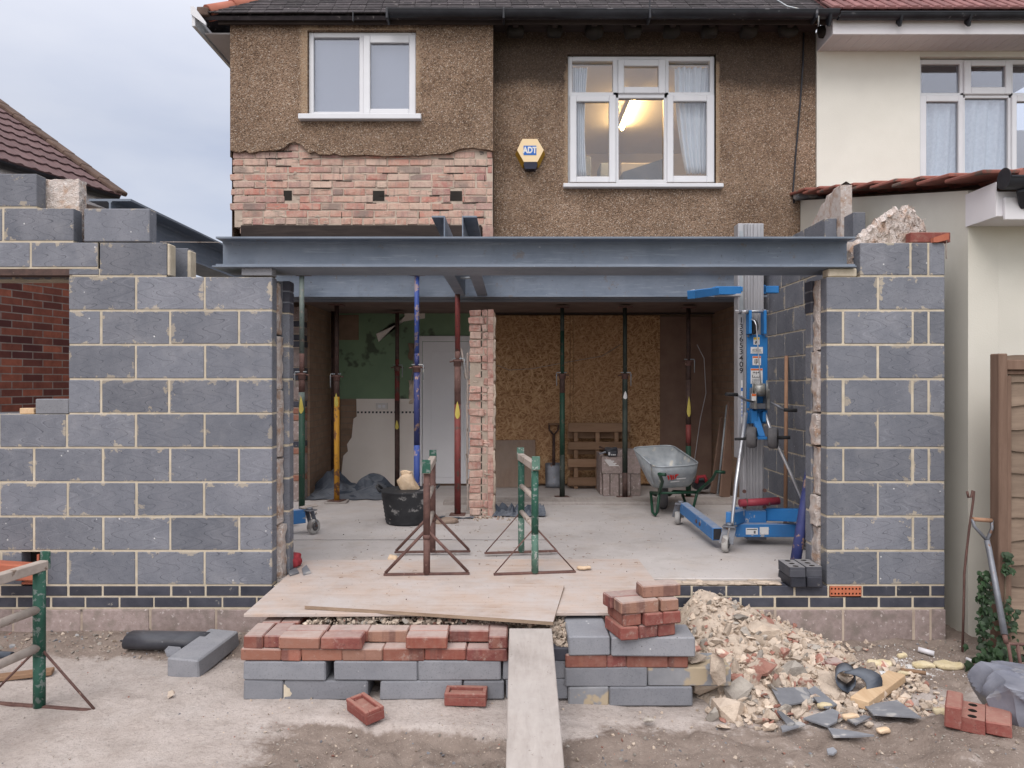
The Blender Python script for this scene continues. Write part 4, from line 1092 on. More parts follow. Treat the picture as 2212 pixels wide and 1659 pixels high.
o = b.build('pebbledash_wall', house); put_soot_shade(o, v)

# the bared brickwork under the left window
b = MB()
BZ0 = Z(510, DL) - .05
zb = Z(485, DL)
b.bx(HX0 + .03, HX1 - .005, DL + .0415, DL + .24, zb - .02, 4.25, M['mortar_old'])
holes = [(613, 629, 412.5, 432), (806, 829, 413, 433), (973, 997, 413.5, 433)]
row = 0; z = zb
while z < 4.24:
    hdr = row == 0
    ln = .1125 if hdr else .225
    x = HX0 + (.10 if row < 2 else .012) - (0 if hdr else (.0 if row % 2 else .1125))
    while x < HX1 - .02:
        w = ln if (hdr or RND.random() > .22) else .1125
        x0, x1 = max(x, HX0 + (.10 if row < 2 else 0) + RND.uniform(-.02, .014)), min(x + w, HX1 - .004)
        if x1 - x0 > .04:
            xm, zm = 1106 + (x0 + x1) / 2 * 1600 / DL, 830 - (z + .0375 - EYE) * 1600 / DL
            segs = [(x0, x1)]
            for a, c, e, f in holes:
                if Z(f, DL) - .035 < z + .0375 < Z(e, DL) + .035 and abs(z + .0375 - (Z(e, DL) + Z(f, DL)) / 2) < .05:
                    segs = [q for s_ in segs for q in ((s_[0], min(s_[1], X(a, DL))), (max(s_[0], X(c, DL)), s_[1])) if q[1] - q[0] > .02]
            for x0, x1 in segs:
                if z < jag((x0 + x1) / 2) + .09:
                    b.bx(x0 + RND.uniform(.002, .008), x1 - RND.uniform(.002, .008), DL + .035 + RND.uniform(-.005, .005) + (.05 if RND.random() < .02 else 0), DL + .13, z + RND.uniform(.003, .008), z + .075 - RND.uniform(.003, .008), M['brick_old'], .005, jit=.003)
        x += w
    z += .075; row += 1
for i in range(150):
    x_, z_ = RND.uniform(HX0 + .1, HX1 - .05), RND.uniform(zb, 4.02)
    if any(a - 14 < 1106 + x_ * 1600 / DL < c + 14 and e - 10 < 830 - (z_ - EYE) * 1600 / DL < f + 10 for a, c, e, f in holes): continue
    b.rock(RND.choice(ROCKS), (x_, DL + .041, z_), (RND.uniform(.05, .22), .016, RND.uniform(.015, .05)), M['mortar_old'], rot=Matrix.Rotation(RND.uniform(-.15, .15), 3, 'Y'))
for i in range(34):
    x_, k_ = RND.uniform(HX0 + .1, HX1 - .05), RND.randint(1, 10); w_ = RND.choice([(.10, .006), (.16, .007), (.007, .06)]); b.bx(x_, x_ + w_[0], DL + .034, DL + .06, zb + .075 * k_ - .004, zb + .075 * k_ - .004 + w_[1], M['dark'])
for i in range(4):   # the corner bricks left hanging
    b.bx(HX0 + .035 + .02 * i, HX0 + .115, DL + .05, DL + .16, zb - .075 * i + .07, zb - .075 * i + .14, M['brick_old'], .006, jit=.008)
b.build('bare_brickwork', house)
for a, c, e, f in holes:
    b = MB(); b.bx(X(a, DL + .03) - .004, X(c, DL + .03) + .004, DL + .037, DL + .20, Z(f, DL + .03) - .004, Z(e, DL + .03) + .004, M['dark']); b.build('putlog_hole', house)
b = MB()
b.bx(HX0 + .10, X(1040, DL), DL + .02, DL + .14, BZ0 - .28, zb - .003, M['lintel'], .004)
b.bx(X(1042, DL), HX1, DL + .03, DL + .2, 2.9, zb, M['brick_old'], .004)
b.build('lintel', house)

# --- windows: frame, sashes, panes, sill
def bar_frame(mb, x0, x1, z0, z1, t, y0, y1, mat, bev=.006):
    mb.bx(x0, x0 + t, y0, y1, z0, z1, mat, bev); mb.bx(x1 - t, x1, y0, y1, z0, z1, mat, bev)
    mb.bx(x0 + t - .001, x1 - t + .001, y0 + .0007, y1, z0, z0 + t, mat, bev); mb.bx(x0 + t - .001, x1 - t + .001, y0 + .0007, y1, z1 - t, z1, mat, bev)
def window(parent, d, outer, fixed, sashes, mull, sill, glass, name='window'):
    yf = d + .045
    fx0, fx1, fz0, fz1 = X(outer[0], d), X(outer[1], d), Z(outer[3], d), Z(outer[2], d)
    mb = MB(); bar_frame(mb, fx0 + .002, fx1 - .002, fz0 + .002, fz1 - .002, .05, yf, yf + .07, M['upvc'])
    for (a, c, e, f) in mull: mb.bx(X(a, d), X(c, d), yf + .0013, yf + .069, Z(f, d), Z(e, d), M['upvc'], .006)
    fr = mb.build(name, parent)
    for (ox0, ox1, oz0, oz1, gx0, gx1, gz0, gz1) in sashes:
        mb = MB(); y0 = yf - .022
        A = [X(ox0, d), X(ox1, d), Z(oz1, d), Z(oz0, d)]; G = [X(gx0, d), X(gx1, d), Z(gz1, d), Z(gz0, d)]
        mb.bx(A[0], G[0], y0, yf + .03, A[2], A[3], M['upvc'], .007); mb.bx(G[1], A[1], y0, yf + .03, A[2], A[3], M['upvc'], .007)
        mb.bx(G[0] - .001, G[1] + .001, y0 + .0008, yf + .03, A[2], G[2], M['upvc'], .007); mb.bx(G[0] - .001, G[1] + .001, y0 + .0008, yf + .03, G[3], A[3], M['upvc'], .007)
        mb.build('sash', fr)
        mb = MB(); mb.bx(G[0] - .01, G[1] + .01, yf + .008, yf + .014, G[2] - .01, G[3] + .01, glass); mb.build('pane', fr)
    for (gx0, gx1, gz0, gz1) in fixed:
        mb = MB(); mb.bx(X(gx0, d) - .006, X(gx1, d) + .006, yf + .030, yf + .036, Z(gz1, d) - .006, Z(gz0, d) + .006, glass); mb.build('pane', fr)
    if sill:
        mb = MB(); mb.bx(X(sill[0], d - .05), X(sill[1], d - .05), d - .07, yf + .02, Z(sill[3], d - .05), Z(sill[2], d - .05), M['upvc'], .006); mb.build('sill', fr)
    return fr
window(house, DL, (664, 898.5, 65.5, 249), [(673, 774.8, 81, 243)], [(783.6, 898, 73, 249, 798.6, 882.7, 90.5, 233)], [(774, 786, 66, 248)], (644.6, 909.7, 246.5, 258.5), M['glass_dark'])
w2 = window(house, DR, (1226.5, 1546.5, 117.5, 396.5), [(1235.5, 1325, 133.5, 195), (1446, 1536.5, 132, 194), (1340, 1432.5, 209.5, 390)],
       [(1335.5, 1439, 125.5, 200, 1349.2, 1423.5, 140.5, 185.5), (1231, 1331.5, 203, 393.5, 1246, 1316.5, 218, 380), (1442, 1545, 203, 393.5, 1456.2, 1528.2, 217.5, 378.5)],
       [(1325, 1338, 118, 396), (1436, 1447, 118, 396), (1227, 1546, 195.5, 209)], (1216.5, 1562.5, 396.8, 405.5), M['glass'])
b = MB(); b.bx(WL[0] + .02, WL[1] - .02, DL + .13, DL + .16, WL[2], WL[3], M['blind']); b.build('blind', house)

# --- the lit room behind the right window
rx0, rx1, ry0, ry1, rz0, rz1 = .35, 3.1, DR + .16, 11.0, 2.95, 5.12
b = MB()
b.bx(rx0, rx1, ry0, ry1 + .1, rz1, rz1 + .08, M['ceiling_up']); b.build('room_ceiling', house)
b = MB()
b.bx(rx0, rx1, ry1, ry1 + .1, rz0, rz1, M['wall_up']); b.bx(rx0 - .1, rx0, ry0, ry1 + .1, rz0, rz1, M['wall_up']); b.bx(rx1, rx1 + .1, ry0, ry1 + .1, rz0, rz1, M['wall_up'])
b.bx(rx0, WR[0] - .01, ry0 - .03, ry0, rz0, rz1, M['wall_up']); b.bx(WR[1] + .01, rx1, ry0 - .03, ry0, rz0, rz1, M['wall_up']); b.bx(WR[0] - .01, WR[1] + .01, ry0 - .03, ry0, rz0, WR[2], M['wall_up'])
b.build('room_wall', house)
b = MB(); b.bx(rx0, rx1, ry0, ry1, rz0 - .05, rz0, M['plyboard']); b.build('room_floor', house)
lamp = thing('ceiling_lamp', 'lit fluorescent tube lamp under the ceiling of the upper room', 'lamp', (1.447, 9.2, 5.1))
b = MB(); b.bx(1.40, 1.475, 8.6, 9.85, 5.085, 5.119, M['upvc'], .006); b.build('housing', lamp)
b = MB(); b.tube([(1.455, 8.68, 5.062), (1.455, 9.78, 5.062)], .016, M['tube'], 12); b.build('tube', lamp)
def curtain(name, xs, ztop, zbot, y, label, amp=.02, mat='curtain'):
    mb = MB(); n = 90; m = 14
    def P(i, j):
        t = j / m; a, c = xs(t); u = i / n; x = a + (c - a) * u
        return (x, y + amp * math.sin(u * 44 + 2.2 * t) + .5 * amp * math.sin(u * 17 + 1), ztop + (zbot(u) - ztop) * t)
    mb.grid(P, n + 1, m + 1, M[mat])
    o = mb.build(name); md = o.modifiers.new('thickness', 'SOLIDIFY'); md.thickness = .003
    return tag(o, label, 'curtain')
curtain('curtain', lambda t: (X(1234, 8.0), X(1268 - 6 * math.sin(t * 3), 8.0)), Z(152, 8), lambda u: Z(386, 8), 7.955, 'narrow white curtain hanging at the left side of the lit room window', .018)
curtain('curtain', lambda t: (X(1456 + 26 * t * t, 8.0), X(1537 - 10 * t, 8.0)), Z(150, 8), lambda u: Z(378, 8), 7.965, 'wide white curtain drooping in folds at the right side of the lit room window', .022)
b = MB()
for (a, c, e, f, dd, mm) in ((1263, 1277, 338, 372, 9.6, 'box_blue'), (1297, 1318, 352, 376, 9.9, 'box_blue'), (1341, 1420, 352, 395, 9.2, 'wall_up')):
    b.bx(X(a, dd), X(c, dd), dd, dd + .4, 2.95, Z(e, dd), M[mm], .01)
b.prism([(0, 0), (.55, .18), (.55, -.3), (0, -.3)], (X(1345, 9.0), 9.0, Z(372, 9.0)), (1, 0, 0), (0, 0, 1), (0, .3, 0), M['box_blue'])
b.build('room_furniture', house)

# --- eaves, gutter, roof
EV, EZ = 7.40, 5.365
b = MB()
b.bx(HX0 + .01, HXR - .01, DL + .012, DR + .3, ZT - .012, ZT + .012, M['lintel'])
b.bx(HX0 - .1, HXR, EV + .04, EV + .06, EZ - .05, EZ + .06, M['lintel'])
for x in [HX1 + .2 + .4 * i for i in range(9)]:
    b.bx(x, x + .06, EV + .04, DR - .002, EZ - .03, ZT - .03, M['lintel'], .01); 
    b.lump((x + .03, EV + .22, EZ - .04), (.16, .12, .11), M['dark'], .03, 9, 5, rounding=.6, seed=int(x * 7) % 50)
b.build('rafter_feet', house)
PIT = math.radians(40)
def tiles(mb, x0, x1, y, z, pitch, gauge, n, tw, mat, th=.013, xl=None, jit=.004):
    """courses of plain tiles laid up a roof slope facing the camera"""
    cu, su = math.cos(pitch), math.sin(pitch)
    R3 = Matrix.Rotation(pitch - .05, 3, 'X')
    for k in range(n):
        a = x0 if xl is None else xl(k); x = a - (tw / 2 if k % 2 else 0)
        while x < x1:
            p0, p1 = max(x, a), min(x + tw, x1)
            if p1 - p0 > .03:
                mb.box(((p0 + p1) / 2, y + cu * (gauge * (k + .8)), z + su * (gauge * (k + .8)) + RND.uniform(0, jit)), (p1 - p0 - .004, gauge * 1.65, th), mat, R3, .002)
            x += tw
b = MB()
hipx = lambda k: HX0 - .27 + math.cos(PIT) * .10 * k
tiles(b, HX0 - .27, HXR + .05, EV - .04, EZ + .02, PIT, .10, 12, .165, M['tile_slate'], xl=hipx)
rb = MB()
hx = HX0 - .27; rise = math.tan(PIT)
rb.prism([(hx, 0), (HXR, 0), (HXR, 4.6), (hx + 4.6, 4.6)], (0, EV - .02, EZ), (1, 0, 0), (0, 1, rise), (0, .02, -.03), M['tile_slate'])
rb.prism([(0, 0), (4.6, 4.6), (6.2, 4.6), (6.2, 0)], (hx, EV - .02, EZ), (0, 1, 0), (1, 0, rise), (.02, 0, -.03), M['tile_slate'])
ro = rb.build('roof', house); b.build('roof_tile', ro).__setitem__('kind', 'stuff')
b = MB()
hd = Vector((1, 1, rise)).normalized()
for k in range(12):
    p = Vector((hx + .06, EV + .02, EZ + .075)) + hd * (.02 + .30 * k)
    b.tube([p - Vector((0, 0, .03)), p + hd * .335 - Vector((0, 0, .042))], [.082, .074], M['hip_red'], 12)
b.build('hip_tile', ro)
b = MB(); b.lump((hx + .05, EV + .0, EZ + .035), (.12, .12, .09), M['verge'], .02, 9, 5, seed=4); b.build('hip_mortar', ro)
def gutter(mb, p0, p1, r, mat, ins=None):
    p0, p1 = Vector(p0), Vector(p1); n = 9
    y = (p1 - p0).normalized(); x = y.cross(Vector((0, 0, 1))).normalized()
    for rr, fl in ((r, False), (r - .004, True)):
        mb.grid(lambda i, j: (p0, p1)[j] + x * (rr * math.cos(PI + PI * i / n)) + Vector((0, 0, rr * math.sin(PI + PI * i / n))), n + 1, 2, mat, (.5, .5, .5), flip=not fl)
    for s_ in (-1, 1):
        q = x * (s_ * r); mb.beam(p0 + q, p1 + q, .010, .010, mat)
b = MB()
gutter(b, (X(838, EV - .05), EV - .055, Z(31, EV)), (HXR + .03, EV - .055, Z(33, EV)), .062, M['gutter'])
g_ = b.build('gutter', house)
for px in (838, 1088, 1402, 1760):
    b = MB(); b.bx(X(px, EV - .06) - .012, X(px, EV - .06) + .012, EV - .125, EV + .02, Z(53, EV), Z(29, EV), M['gutter'], .006); b.build('bracket', g_)
b = MB()
b.bx(X(1404, EV - .1) - .006, X(1404, EV - .1) + .006, EV - .10, EV - .085, Z(34, EV), Z(0, EV) + .1, M['gutter']); b.build('bracket', g_); b = MB()
b.bx(X(764, EV), X(766, EV), EV - .06, EV - .03, Z(52, EV), Z(30, EV), M['gutter'])
b.build('bracket', g_)
# white fascia and soffit running back along the side
b = MB()
b.bx(HX0 - .32, HX0 - .285, EV - .06, 12.5, EZ - .12, EZ + .055, M['upvc'], .004)
b.prism([(0, .055), (.035, .055), (.15, -.10), (.15, -.13), (.0, -.02)], (HX0 - .32, EV - .085, EZ + .01), (1, 0, 0), (0, 0, 1), (0, .024, 0), M['upvc']); b.build('fascia', house)
b = MB(); b.bx(HX0 - .274, HX0 + .02, DL + .05, 12.5, EZ - .10, EZ - .085, M['soffit']); b.build('soffit', house)
b = MB()
b.tube([(X(1736, DR - .03), DR - .03, Z(75, DR)), (X(1735, DR - .03), DR - .025, Z(140, DR)), (X(1729, DR - .03), DR - .02, Z(230, DR)), (X(1720, DR - .03), DR - .02, Z(330, DR)), (X(1713.5, DR - .03), DR - .02, Z(418, DR)), (X(1716, DR - .03), DR - .02, Z(440, DR))], .009, M['gutter'], 6)
b.build('cable', house)
b = MB()
b.tube([(X(1652, 7.6), 7.6, Z(-6, 7.6) + .05), (X(1700, 7.45), 7.45, Z(14, 7.45)), (X(1752, 7.34), 7.34, Z(26, 7.34)), (X(1768, 7.30), 7.30, Z(36, 7.3)), (X(1768, 7.32), 7.32, Z(55, 7.3))], .008, M['zinc'], 6)
b.build('wire', house)
# --- shell: what closes the body of the house
b = MB()
b.bx(HX0 + .03, HXR - .02, 12.3, 12.5, 0, ZT, M['brick_inside']); b.bx(HX0 + .02, HX0 + .2, 9.6, 12.3, 0, 2.6, M['brick_inside'])
b.bx(HX0 + .03, rx0 - .11, DR + .16, DR + .24, 2.9, ZT - .03, M['plaster_brown'])
b.bx(rx1 + .11, HXR - .02, DR + .05, DR + .15, 2.9, ZT - .03, M['plaster_brown'])
b.bx(WR[1], HXR - .02, DR + .01, DR + .11, 2.9, ZT - .03, M['brick_inside']); b.bx(HX1 + .0, WR[0], DR + .01, DR + .11, 2.9, ZT - .03, M['brick_inside']); b.bx(WR[0], WR[1], DR + .01, DR + .04, 2.9, WR[2] - .01, M['brick_inside'])
b.build('carcass', house)
# --- ground floor, opened up
CB = 9.45                                      # the partition at the back
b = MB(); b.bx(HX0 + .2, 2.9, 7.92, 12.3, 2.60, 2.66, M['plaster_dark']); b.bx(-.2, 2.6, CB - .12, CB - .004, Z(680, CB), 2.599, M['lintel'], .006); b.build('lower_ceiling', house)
kx0, kx1 = X(716, CB), X(1012, CB)
b = MB(); b.bx(-2.5, 2.9, CB + .03, CB + .12, .3, 2.6, M['plaster_brown']); b.build('back_wall', house)
b = MB(); b.bx(kx0 + .02, kx1 + .32, CB, CB + .03, Z(862, CB), 2.6, M['wall_green'])
gw = b.build('green_wall', house)
b = MB()
b.bx(X(733, CB), X(775, CB), CB - .012, CB, Z(735, CB), Z(681, CB), M['plaster_brown'], .003); b.build('bare_patch', gw)
b = MB()
b.prism([(0, 0), (.03, -.1), (.36, .22), (.36, .62), (.62, .62), (.62, .2), (.35, .16)], (X(813, CB), CB - .012, Z(722, CB)), (1, 0, 0), (0, 0, 1), (0, .011, 0), M['tile_white']); b.build('pale_patch', gw)
tl = [(770, 862), (905, 862), (905, 1050), (735, 1050), (742, 985), (752, 975), (750, 960), (760, 945), (764, 905), (771, 900)]
b = MB(); b.prism([(X(a, CB), Z(c, CB)) for a, c in tl], (0, CB - .012, 0), (1, 0, 0), (0, 0, 1), (0, .04, 0), M['tile_white']); tw_ = b.build('wall_tiling', house)
b = MB()
for i in range(17): b.bx(X(772 + i * 8, CB), X(776 + i * 8, CB), CB - .0145, CB - .0125, Z(893, CB), Z(889, CB), M['tile_black'])
b.build('border_tile', tw_).__setitem__('kind', 'stuff')
b = MB(); b.bx(X(813, CB), X(838, CB), CB - .03, CB - .0125, Z(885, CB), Z(871, CB), M['cooker'], .004)
for i in range(2): b.bx(X(818 + i * 9, CB), X(824 + i * 9, CB), CB - .034, CB - .0302, Z(881, CB), Z(875, CB), M['door'], .001)
b.build('socket', house)
b = MB(); b.bx(X(736, CB), X(770, CB), CB + .004, CB + .029, .4, 2.6, M['brick_inside']); b.build('bare_brick', house)
b = MB()
dx0, dx1, dz1 = X(914, CB), X(1014, CB), Z(738, CB)
b.bx(dx0 - .09, dx0 - .01, CB - .03, CB + .028, .4, dz1 + .07, M['door'], .006); b.bx(dx0 - .009, dx1 + .05, CB - .03, CB + .028, dz1, dz1 + .07, M['door'], .006)
fr = b.build('door_frame', house)
b = MB(); b.bx(dx0 - .005, dx1 + .05, CB - .012, CB + .027, .43, dz1 - .005, M['door'], .003)
for (a, c, e, f) in ((930, 1002, 760, 1030),):
    for q in ((a, a + 1.6, e, f), (c, c + 1.6, e, f), (a, c, e, e + 1.6), (a, c, f, f + 1.6)): b.bx(X(q[0], CB), X(q[1], CB), CB - .018, CB - .0125, Z(q[3], CB), Z(q[2], CB), M['door'], .002)
b.build('door', house)
b = MB(); b.tube([(X(897, CB), CB - .03, Z(738, CB)), (X(893, CB), CB - .02, Z(800, CB)), (X(884, CB), CB - .02, Z(850, CB))], .008, M['timber_worn'], 5)
b.lump((X(893, CB), CB - .005, Z(845, CB)), (.11, .03, .3), M['rubble'], .03, 12, 9, seed=8)
b.lump((X(891, CB), CB - .005, Z(760, CB)), (.09, .03, .2), M['plaster_brown'], .03, 12, 8, seed=9)
b.build('broken_plaster', house)
b = MB(); b.bx(-2.44, -2.30, 8.42, CB + .03, .3, 2.6, M['brick_inside']); b.build('side_wall', house)
b = MB()
rows = [(.4, .62, 'dense'), (.62, .695, 'brick_orange'), (.695, .92, 'dense'), (.92, .995, 'brick_orange'), (.995, 1.07, 'engineering'), (1.07, 1.29, 'dense'), (1.29, 1.365, 'brick_orange'), (1.365, 1.44, 'brick_orange'),
        (1.44, 1.515, 'engineering'), (1.515, 1.735, 'dense'), (1.735, 1.81, 'engineering'), (1.81, 1.885, 'engineering'), (1.885, 2.105, 'dense'), (2.105, 2.18, 'engineering'), (2.18, 2.255, 'engineering'), (2.255, 2.33, 'dense'), (2.33, 2.405, 'engineering'), (2.405, 2.56, 'dense')]
b.bx(-2.52, -2.335, 8.222, 8.415, .4, 2.56, M['mortar_old'])
for z0, z1, mm in rows: b.bx(-2.53 - .1 * 0, -2.325 + RND.uniform(-.004, .006), 8.21, 8.415, z0 + .006, z1 - .006, M[mm], .004)
b.build('rebuilt_pier', house)
b = MB(); b.bx(2.555, 2.66, 7.76, CB + .03, .3, 2.6, M['brick_inside']); b.build('party_wall', house)
b = MB()
for px in (717, 721): b.tube([(X(px, 9.2), 9.2, .4), (X(px, 9.2), 9.2, 2.6)], .012, M['rust_dark'], 8)
b.build('pipe', house)

# ================================================================== NEIGHBOURING HOUSES
nb = thing('white_house', 'cream rendered neighbouring house with white soffit and red tiled roof', 'house', (4.5, 7.8, 0))
NX0 = HXR + .004
NW = (X(1985, DR), X(2289, DR), Z(395, DR), Z(124.5, DR))
b = MB()
def flat_wall(mb, x0, x1, d, z0, z1, w, mat, th=.2):
    mb.bx(x0, w[0], d, d + th, z0, z1, mat); mb.bx(w[1], x1, d, d + th, z0, z1, mat)
    mb.bx(w[0] + .0, w[1] - .0, d + .0005, d + th, z0, w[2], mat); mb.bx(w[0], w[1], d + .0005, d + th, w[3], z1, mat)
flat_wall(b, NX0, 8.5, DR - .02, 0, 5.4, NW, M['render_cream'])
b.bx(NX0, 8.5, DR + 3, DR + 3.2, 0, 5.4, M['render_cream']); b.bx(8.3, 8.5, DR + .18, DR + 3, 0, 5.4, M['render_cream'])
b.build('wall', nb)
q = lambda a: 4274 - a
window(nb, DR - .02, (1985, 2289, 124.5, 395), [(1991.5, 2077, 133.5, 196.5), (q(2077), q(1991.5), 133.5, 196.5), (2092.5, 2184, 210, 389)],
       [(2086, 2188.5, 129, 202, 2101.5, 2175.5, 140.5, 186), (1989, 2084.5, 203.5, 394, 2004.5, 2073.5, 218, 378), (q(2084.5), q(1989), 203.5, 394, q(2073.5), q(2004.5), 218, 378)],
       [(2079, 2091, 125, 394), (2184, 2195, 125, 394), (1986, 2288, 197, 209)], None, M['glass_dark'])
b = MB(); b.bx(NW[0] - .3, NW[1] + .3, DR + 1.2, DR + 1.25, NW[2] - .2, NW[3] + .1, M['dark']); b.bx(NW[0] - .28, NW[0] - .25, DR + .19, DR + 1.2, NW[2], NW[3], M['dark'])
b.bx(NW[0] - .2, NW[1] + .2, DR + .19, DR + 1.2, NW[3] + .02, NW[3] + .05, M['dark']); b.bx(NW[0] - .2, NW[1] + .2, DR + .19, DR + 1.2, NW[2] - .06, NW[2] - .03, M['dark']); b.build('room_lining', nb)
o = curtain('net_curtain', lambda t: (X(1998, 7.95), X(2186, 7.95)), Z(212, 7.95), lambda u: Z(394, 7.95) - .0, 7.93, 'white net curtain with scalloped bands behind the neighbouring house window', .022, 'net')
b = MB()
FB = 7.42
b.bx(NX0 + .01, 8.6, FB, DR - .021, Z(76.5, FB), Z(76.5, FB) + .012, M['soffit'])
for i in range(34): b.bx(NX0 + .12 + .1 * i, NX0 + .1235 + .1 * i, FB + .002, DR - .022, Z(76.5, FB) - .0035, Z(76.5, FB) - .0005, M['fascia'])
b.build('soffit', nb)
b = MB(); b.bx(NX0, 8.6, FB - .025, FB - .001, Z(77, FB), Z(50, FB) + .1, M['fascia'], .003)
b.bx(NX0 - .001, NX0 + .014, FB, DR - .022, Z(77, FB), Z(50, FB) + .1, M['fascia']); b.build('fascia', nb)
b = MB(); gutter(b, (NX0 + .03, FB - .085, Z(32, FB - .08)), (8.6, FB - .085, Z(32, FB - .08)), .055, M['gutter']); g_ = b.build('gutter', nb)
for px in (1790, 1943, 2092, 2240):
    b = MB(); b.prism([(0, 0), (.11, 0), (.11, -.045), (.06, -.1), (.04, -.1)], (X(px, FB - .1), FB - .14, Z(34, FB - .1)), (0, 1, 0), (0, 0, 1), (.022, 0, 0), M['gutter']); b.build('bracket', g_)
b = MB()
zt = Z(50, FB) + .10
rb = MB(); rb.prism([(NX0 - .05, 0), (8.6, 0), (8.6, 4.6), (NX0 - .05, 4.6)], (0, FB - .06, zt), (1, 0, 0), (0, 1, .84), (0, .02, -.03), M['tile_red'])
ro = rb.build('roof', nb)
R3 = Matrix.Rotation(PIT - .05, 3, 'X')
for k in range(5):
    yy, zz = FB - .10 + math.cos(PIT) * .30 * (k + .45), zt + math.sin(PIT) * .30 * (k + .45)
    x = NX0 - .06
    while x < 7.2:
        b.box((x + .055, yy, zz), (.105, .36, .022), M['tile_red'], R3, .004); b.box((x + .055, yy, zz + .016), (.062, .36, .022), M['tile_red'], R3, .008)
        x += .11
b.build('roof_tile', ro).__setitem__('kind', 'stuff')
# its single-storey extension
xt = thing('house_extension', 'cream rendered lean-to extension with terracotta verge tiles, next to the right block wall', 'extension', (3.5, 5.0, 0))
FX = 3.03
b = MB()
prof = [(4.92, -.1), (4.92, 2.985), (7.78, 3.628), (7.78, -.1)]
b.prism(prof, (FX, 0, 0), (0, 1, 0), (0, 0, 1), (.2, 0, 0), M['render_flank']); b.bx(FX + .2005, 7.5, 4.92, 5.1, -.1, 2.9, M['render_flank']); b.build('wall', xt)
b = MB()
tz = lambda y: 2.97 + (y - 4.60) * (3.68 - 2.97) / (7.75 - 4.60)
n = 9
for i in range(n):
    y0 = 4.60 + (7.75 - 4.60) * i / n; y1 = 4.60 + (7.75 - 4.60) * (i + 1.18) / n
    b.beam((FX + .02, y0, tz(y0) + .050), (FX + .02, y1, tz(y1) + .006), .25, .026, M['tile_terracotta'], .006)
    b.beam((FX + .80, y0, tz(y0) + .022), (FX + .80, y1, tz(y1) - .006), 1.3, .02, M['tile_terracotta'])
    b.tube([(FX + .16, y0, tz(y0) + .035), (FX + .16, y1, tz(y1) + .012)], .040, M['tile_terracotta'], 10)
    for k in range(1, 5): b.tube([(FX + .16 + .3 * k, y0, tz(y0) + .02), (FX + .16 + .3 * k, y1, tz(y1) + .004)], .045, M['tile_terracotta'], 8)
b.build('roof_tile', xt)
b = MB()
b.prism([(4.62, 2.985), (7.75, 3.685), (7.75, 3.64), (4.62, 2.94)], (FX + .205, 0, 0), (0, 1, 0), (0, 0, 1), (4.4, 0, 0), M['verge']); b.build('roof_deck', xt)
b = MB(); b.bx(FX - .006, 7.5, 4.62, 4.918, 2.745, 2.90, M['fascia'], .004); b.bx(FX - .012, FX - .0065, 4.62, 4.93, 2.745, 2.96, M['fascia']); b.bx(FX + .03, 7.5, 4.595, 4.619, 2.72, 2.86, M['fascia'], .004); b.build('eaves_box', xt)
b = MB(); gutter(b, (FX - .02, 4.53, 2.955), (7.5, 4.53, 2.955), .065, M['gutter']); b.lathe([(.066, 0), (.066, .004)], M['gutter'], (FX - .023, 4.53, 2.955), (1, 0, 0), 16); b.beam((FX + .09, 4.53, 2.90), (FX + .16, 4.60, 2.80), .06, .06, M['gutter'], .01); b.build('gutter', xt)
b = MB(); b.bx(X(1719, 7.7), X(1880, 7.7), 7.66, 7.785, Z(430, 7.7), Z(413, 7.7), M['slate'], .02); b.build('lead_flashing', xt)
# the house on the left
lh = thing('red_brick_house', 'dark red brick house with brown interlocking tile roof, beyond the left wall', 'house', (-4.30, 8.14, 0))
LX = -4.62
b = MB(); b.bx(LX - .25, LX, -1, 8.05, -.1, 3.62, M['brick_neigh']); b.bx(-10.5, LX - .26, 7.85, 8.05, -.1, 3.6, M['brick_neigh']); b.build('wall', lh)
b = MB()
ex0, ez0 = -4.30, 3.76; ang = math.radians(33.8); ca, sa = math.cos(ang), math.sin(ang)
rb = MB(); rb.prism([(-4, 0), (8.14, 0), (8.14, 7.2), (-4, 7.2)], (ex0 + .0, 0, ez0 - .03), (0, 1, 0), (-ca, 0, sa), (-sa * .03, 0, -ca * .03), M['tile_brown'])
rb.prism([(-4, 0), (8.14, 0), (8.14, 7.2), (-4, 7.2)], (ex0 - 2 * 7.2 * ca, 0, ez0 - .03), (0, 1, 0), (ca, 0, sa), (sa * .03, 0, -ca * .03), M['tile_brown'])
ro = rb.build('roof', lh)
up = Vector((-ca, 0, sa)); nr = Vector((sa, 0, ca))
ny = 14 * 26
for k in range(18):
    def P(i, j, k=k):
        y = 3.0 + 5.12 * i / (ny - 1); ph = (y / .15) % 1.0
        hgt = .012 * max(0, math.sin(ph * 2 * PI)) + .004
        a = .26 * k + (0, 0, .31)[j]
        lift = (.0 - .03, .022, .0)[j]
        return Vector((ex0, y, ez0)) + up * (a - .02) + nr * (lift + (hgt if j else hgt))
    b.grid(P, ny, 3, M['tile_brown'], smooth=False, flip=True)
b.build('roof_tile', ro).__setitem__('kind', 'stuff')
b = MB()
for i in range(24):
    p = Vector((ex0, 8.14, ez0)) + up * (.3 * i); b.beam(p + nr * .035, p + up * .31 + nr * .03, .16, .05, M['verge'], .012)
b.build('verge', ro)
b = MB(); b.tube([(ex0 - .02, -4, ez0 - .02), (ex0 - .02, 8.1, ez0 - .02)], .05, M['gutter'], 10); g_ = b.build('gutter', lh)
b = MB(); b.bx(LX + .005, ex0 - .08, -4, 8.1, ez0 - .16, ez0 - .13, M['fascia']); b.bx(ex0 - .09, ex0 - .07, -4, 8.1, ez0 - .16, ez0 - .02, M['fascia']); b.build('fascia', lh)
b = MB(); b.tube([(ex0 - .1, 4.0, ez0 - .20), (ex0 - .1, 8.05, ez0 - .24)], .035, M['fascia'], 10); b.build('overflow_pipe', lh)
lh.rotation_euler.z = math.radians(-17.5)

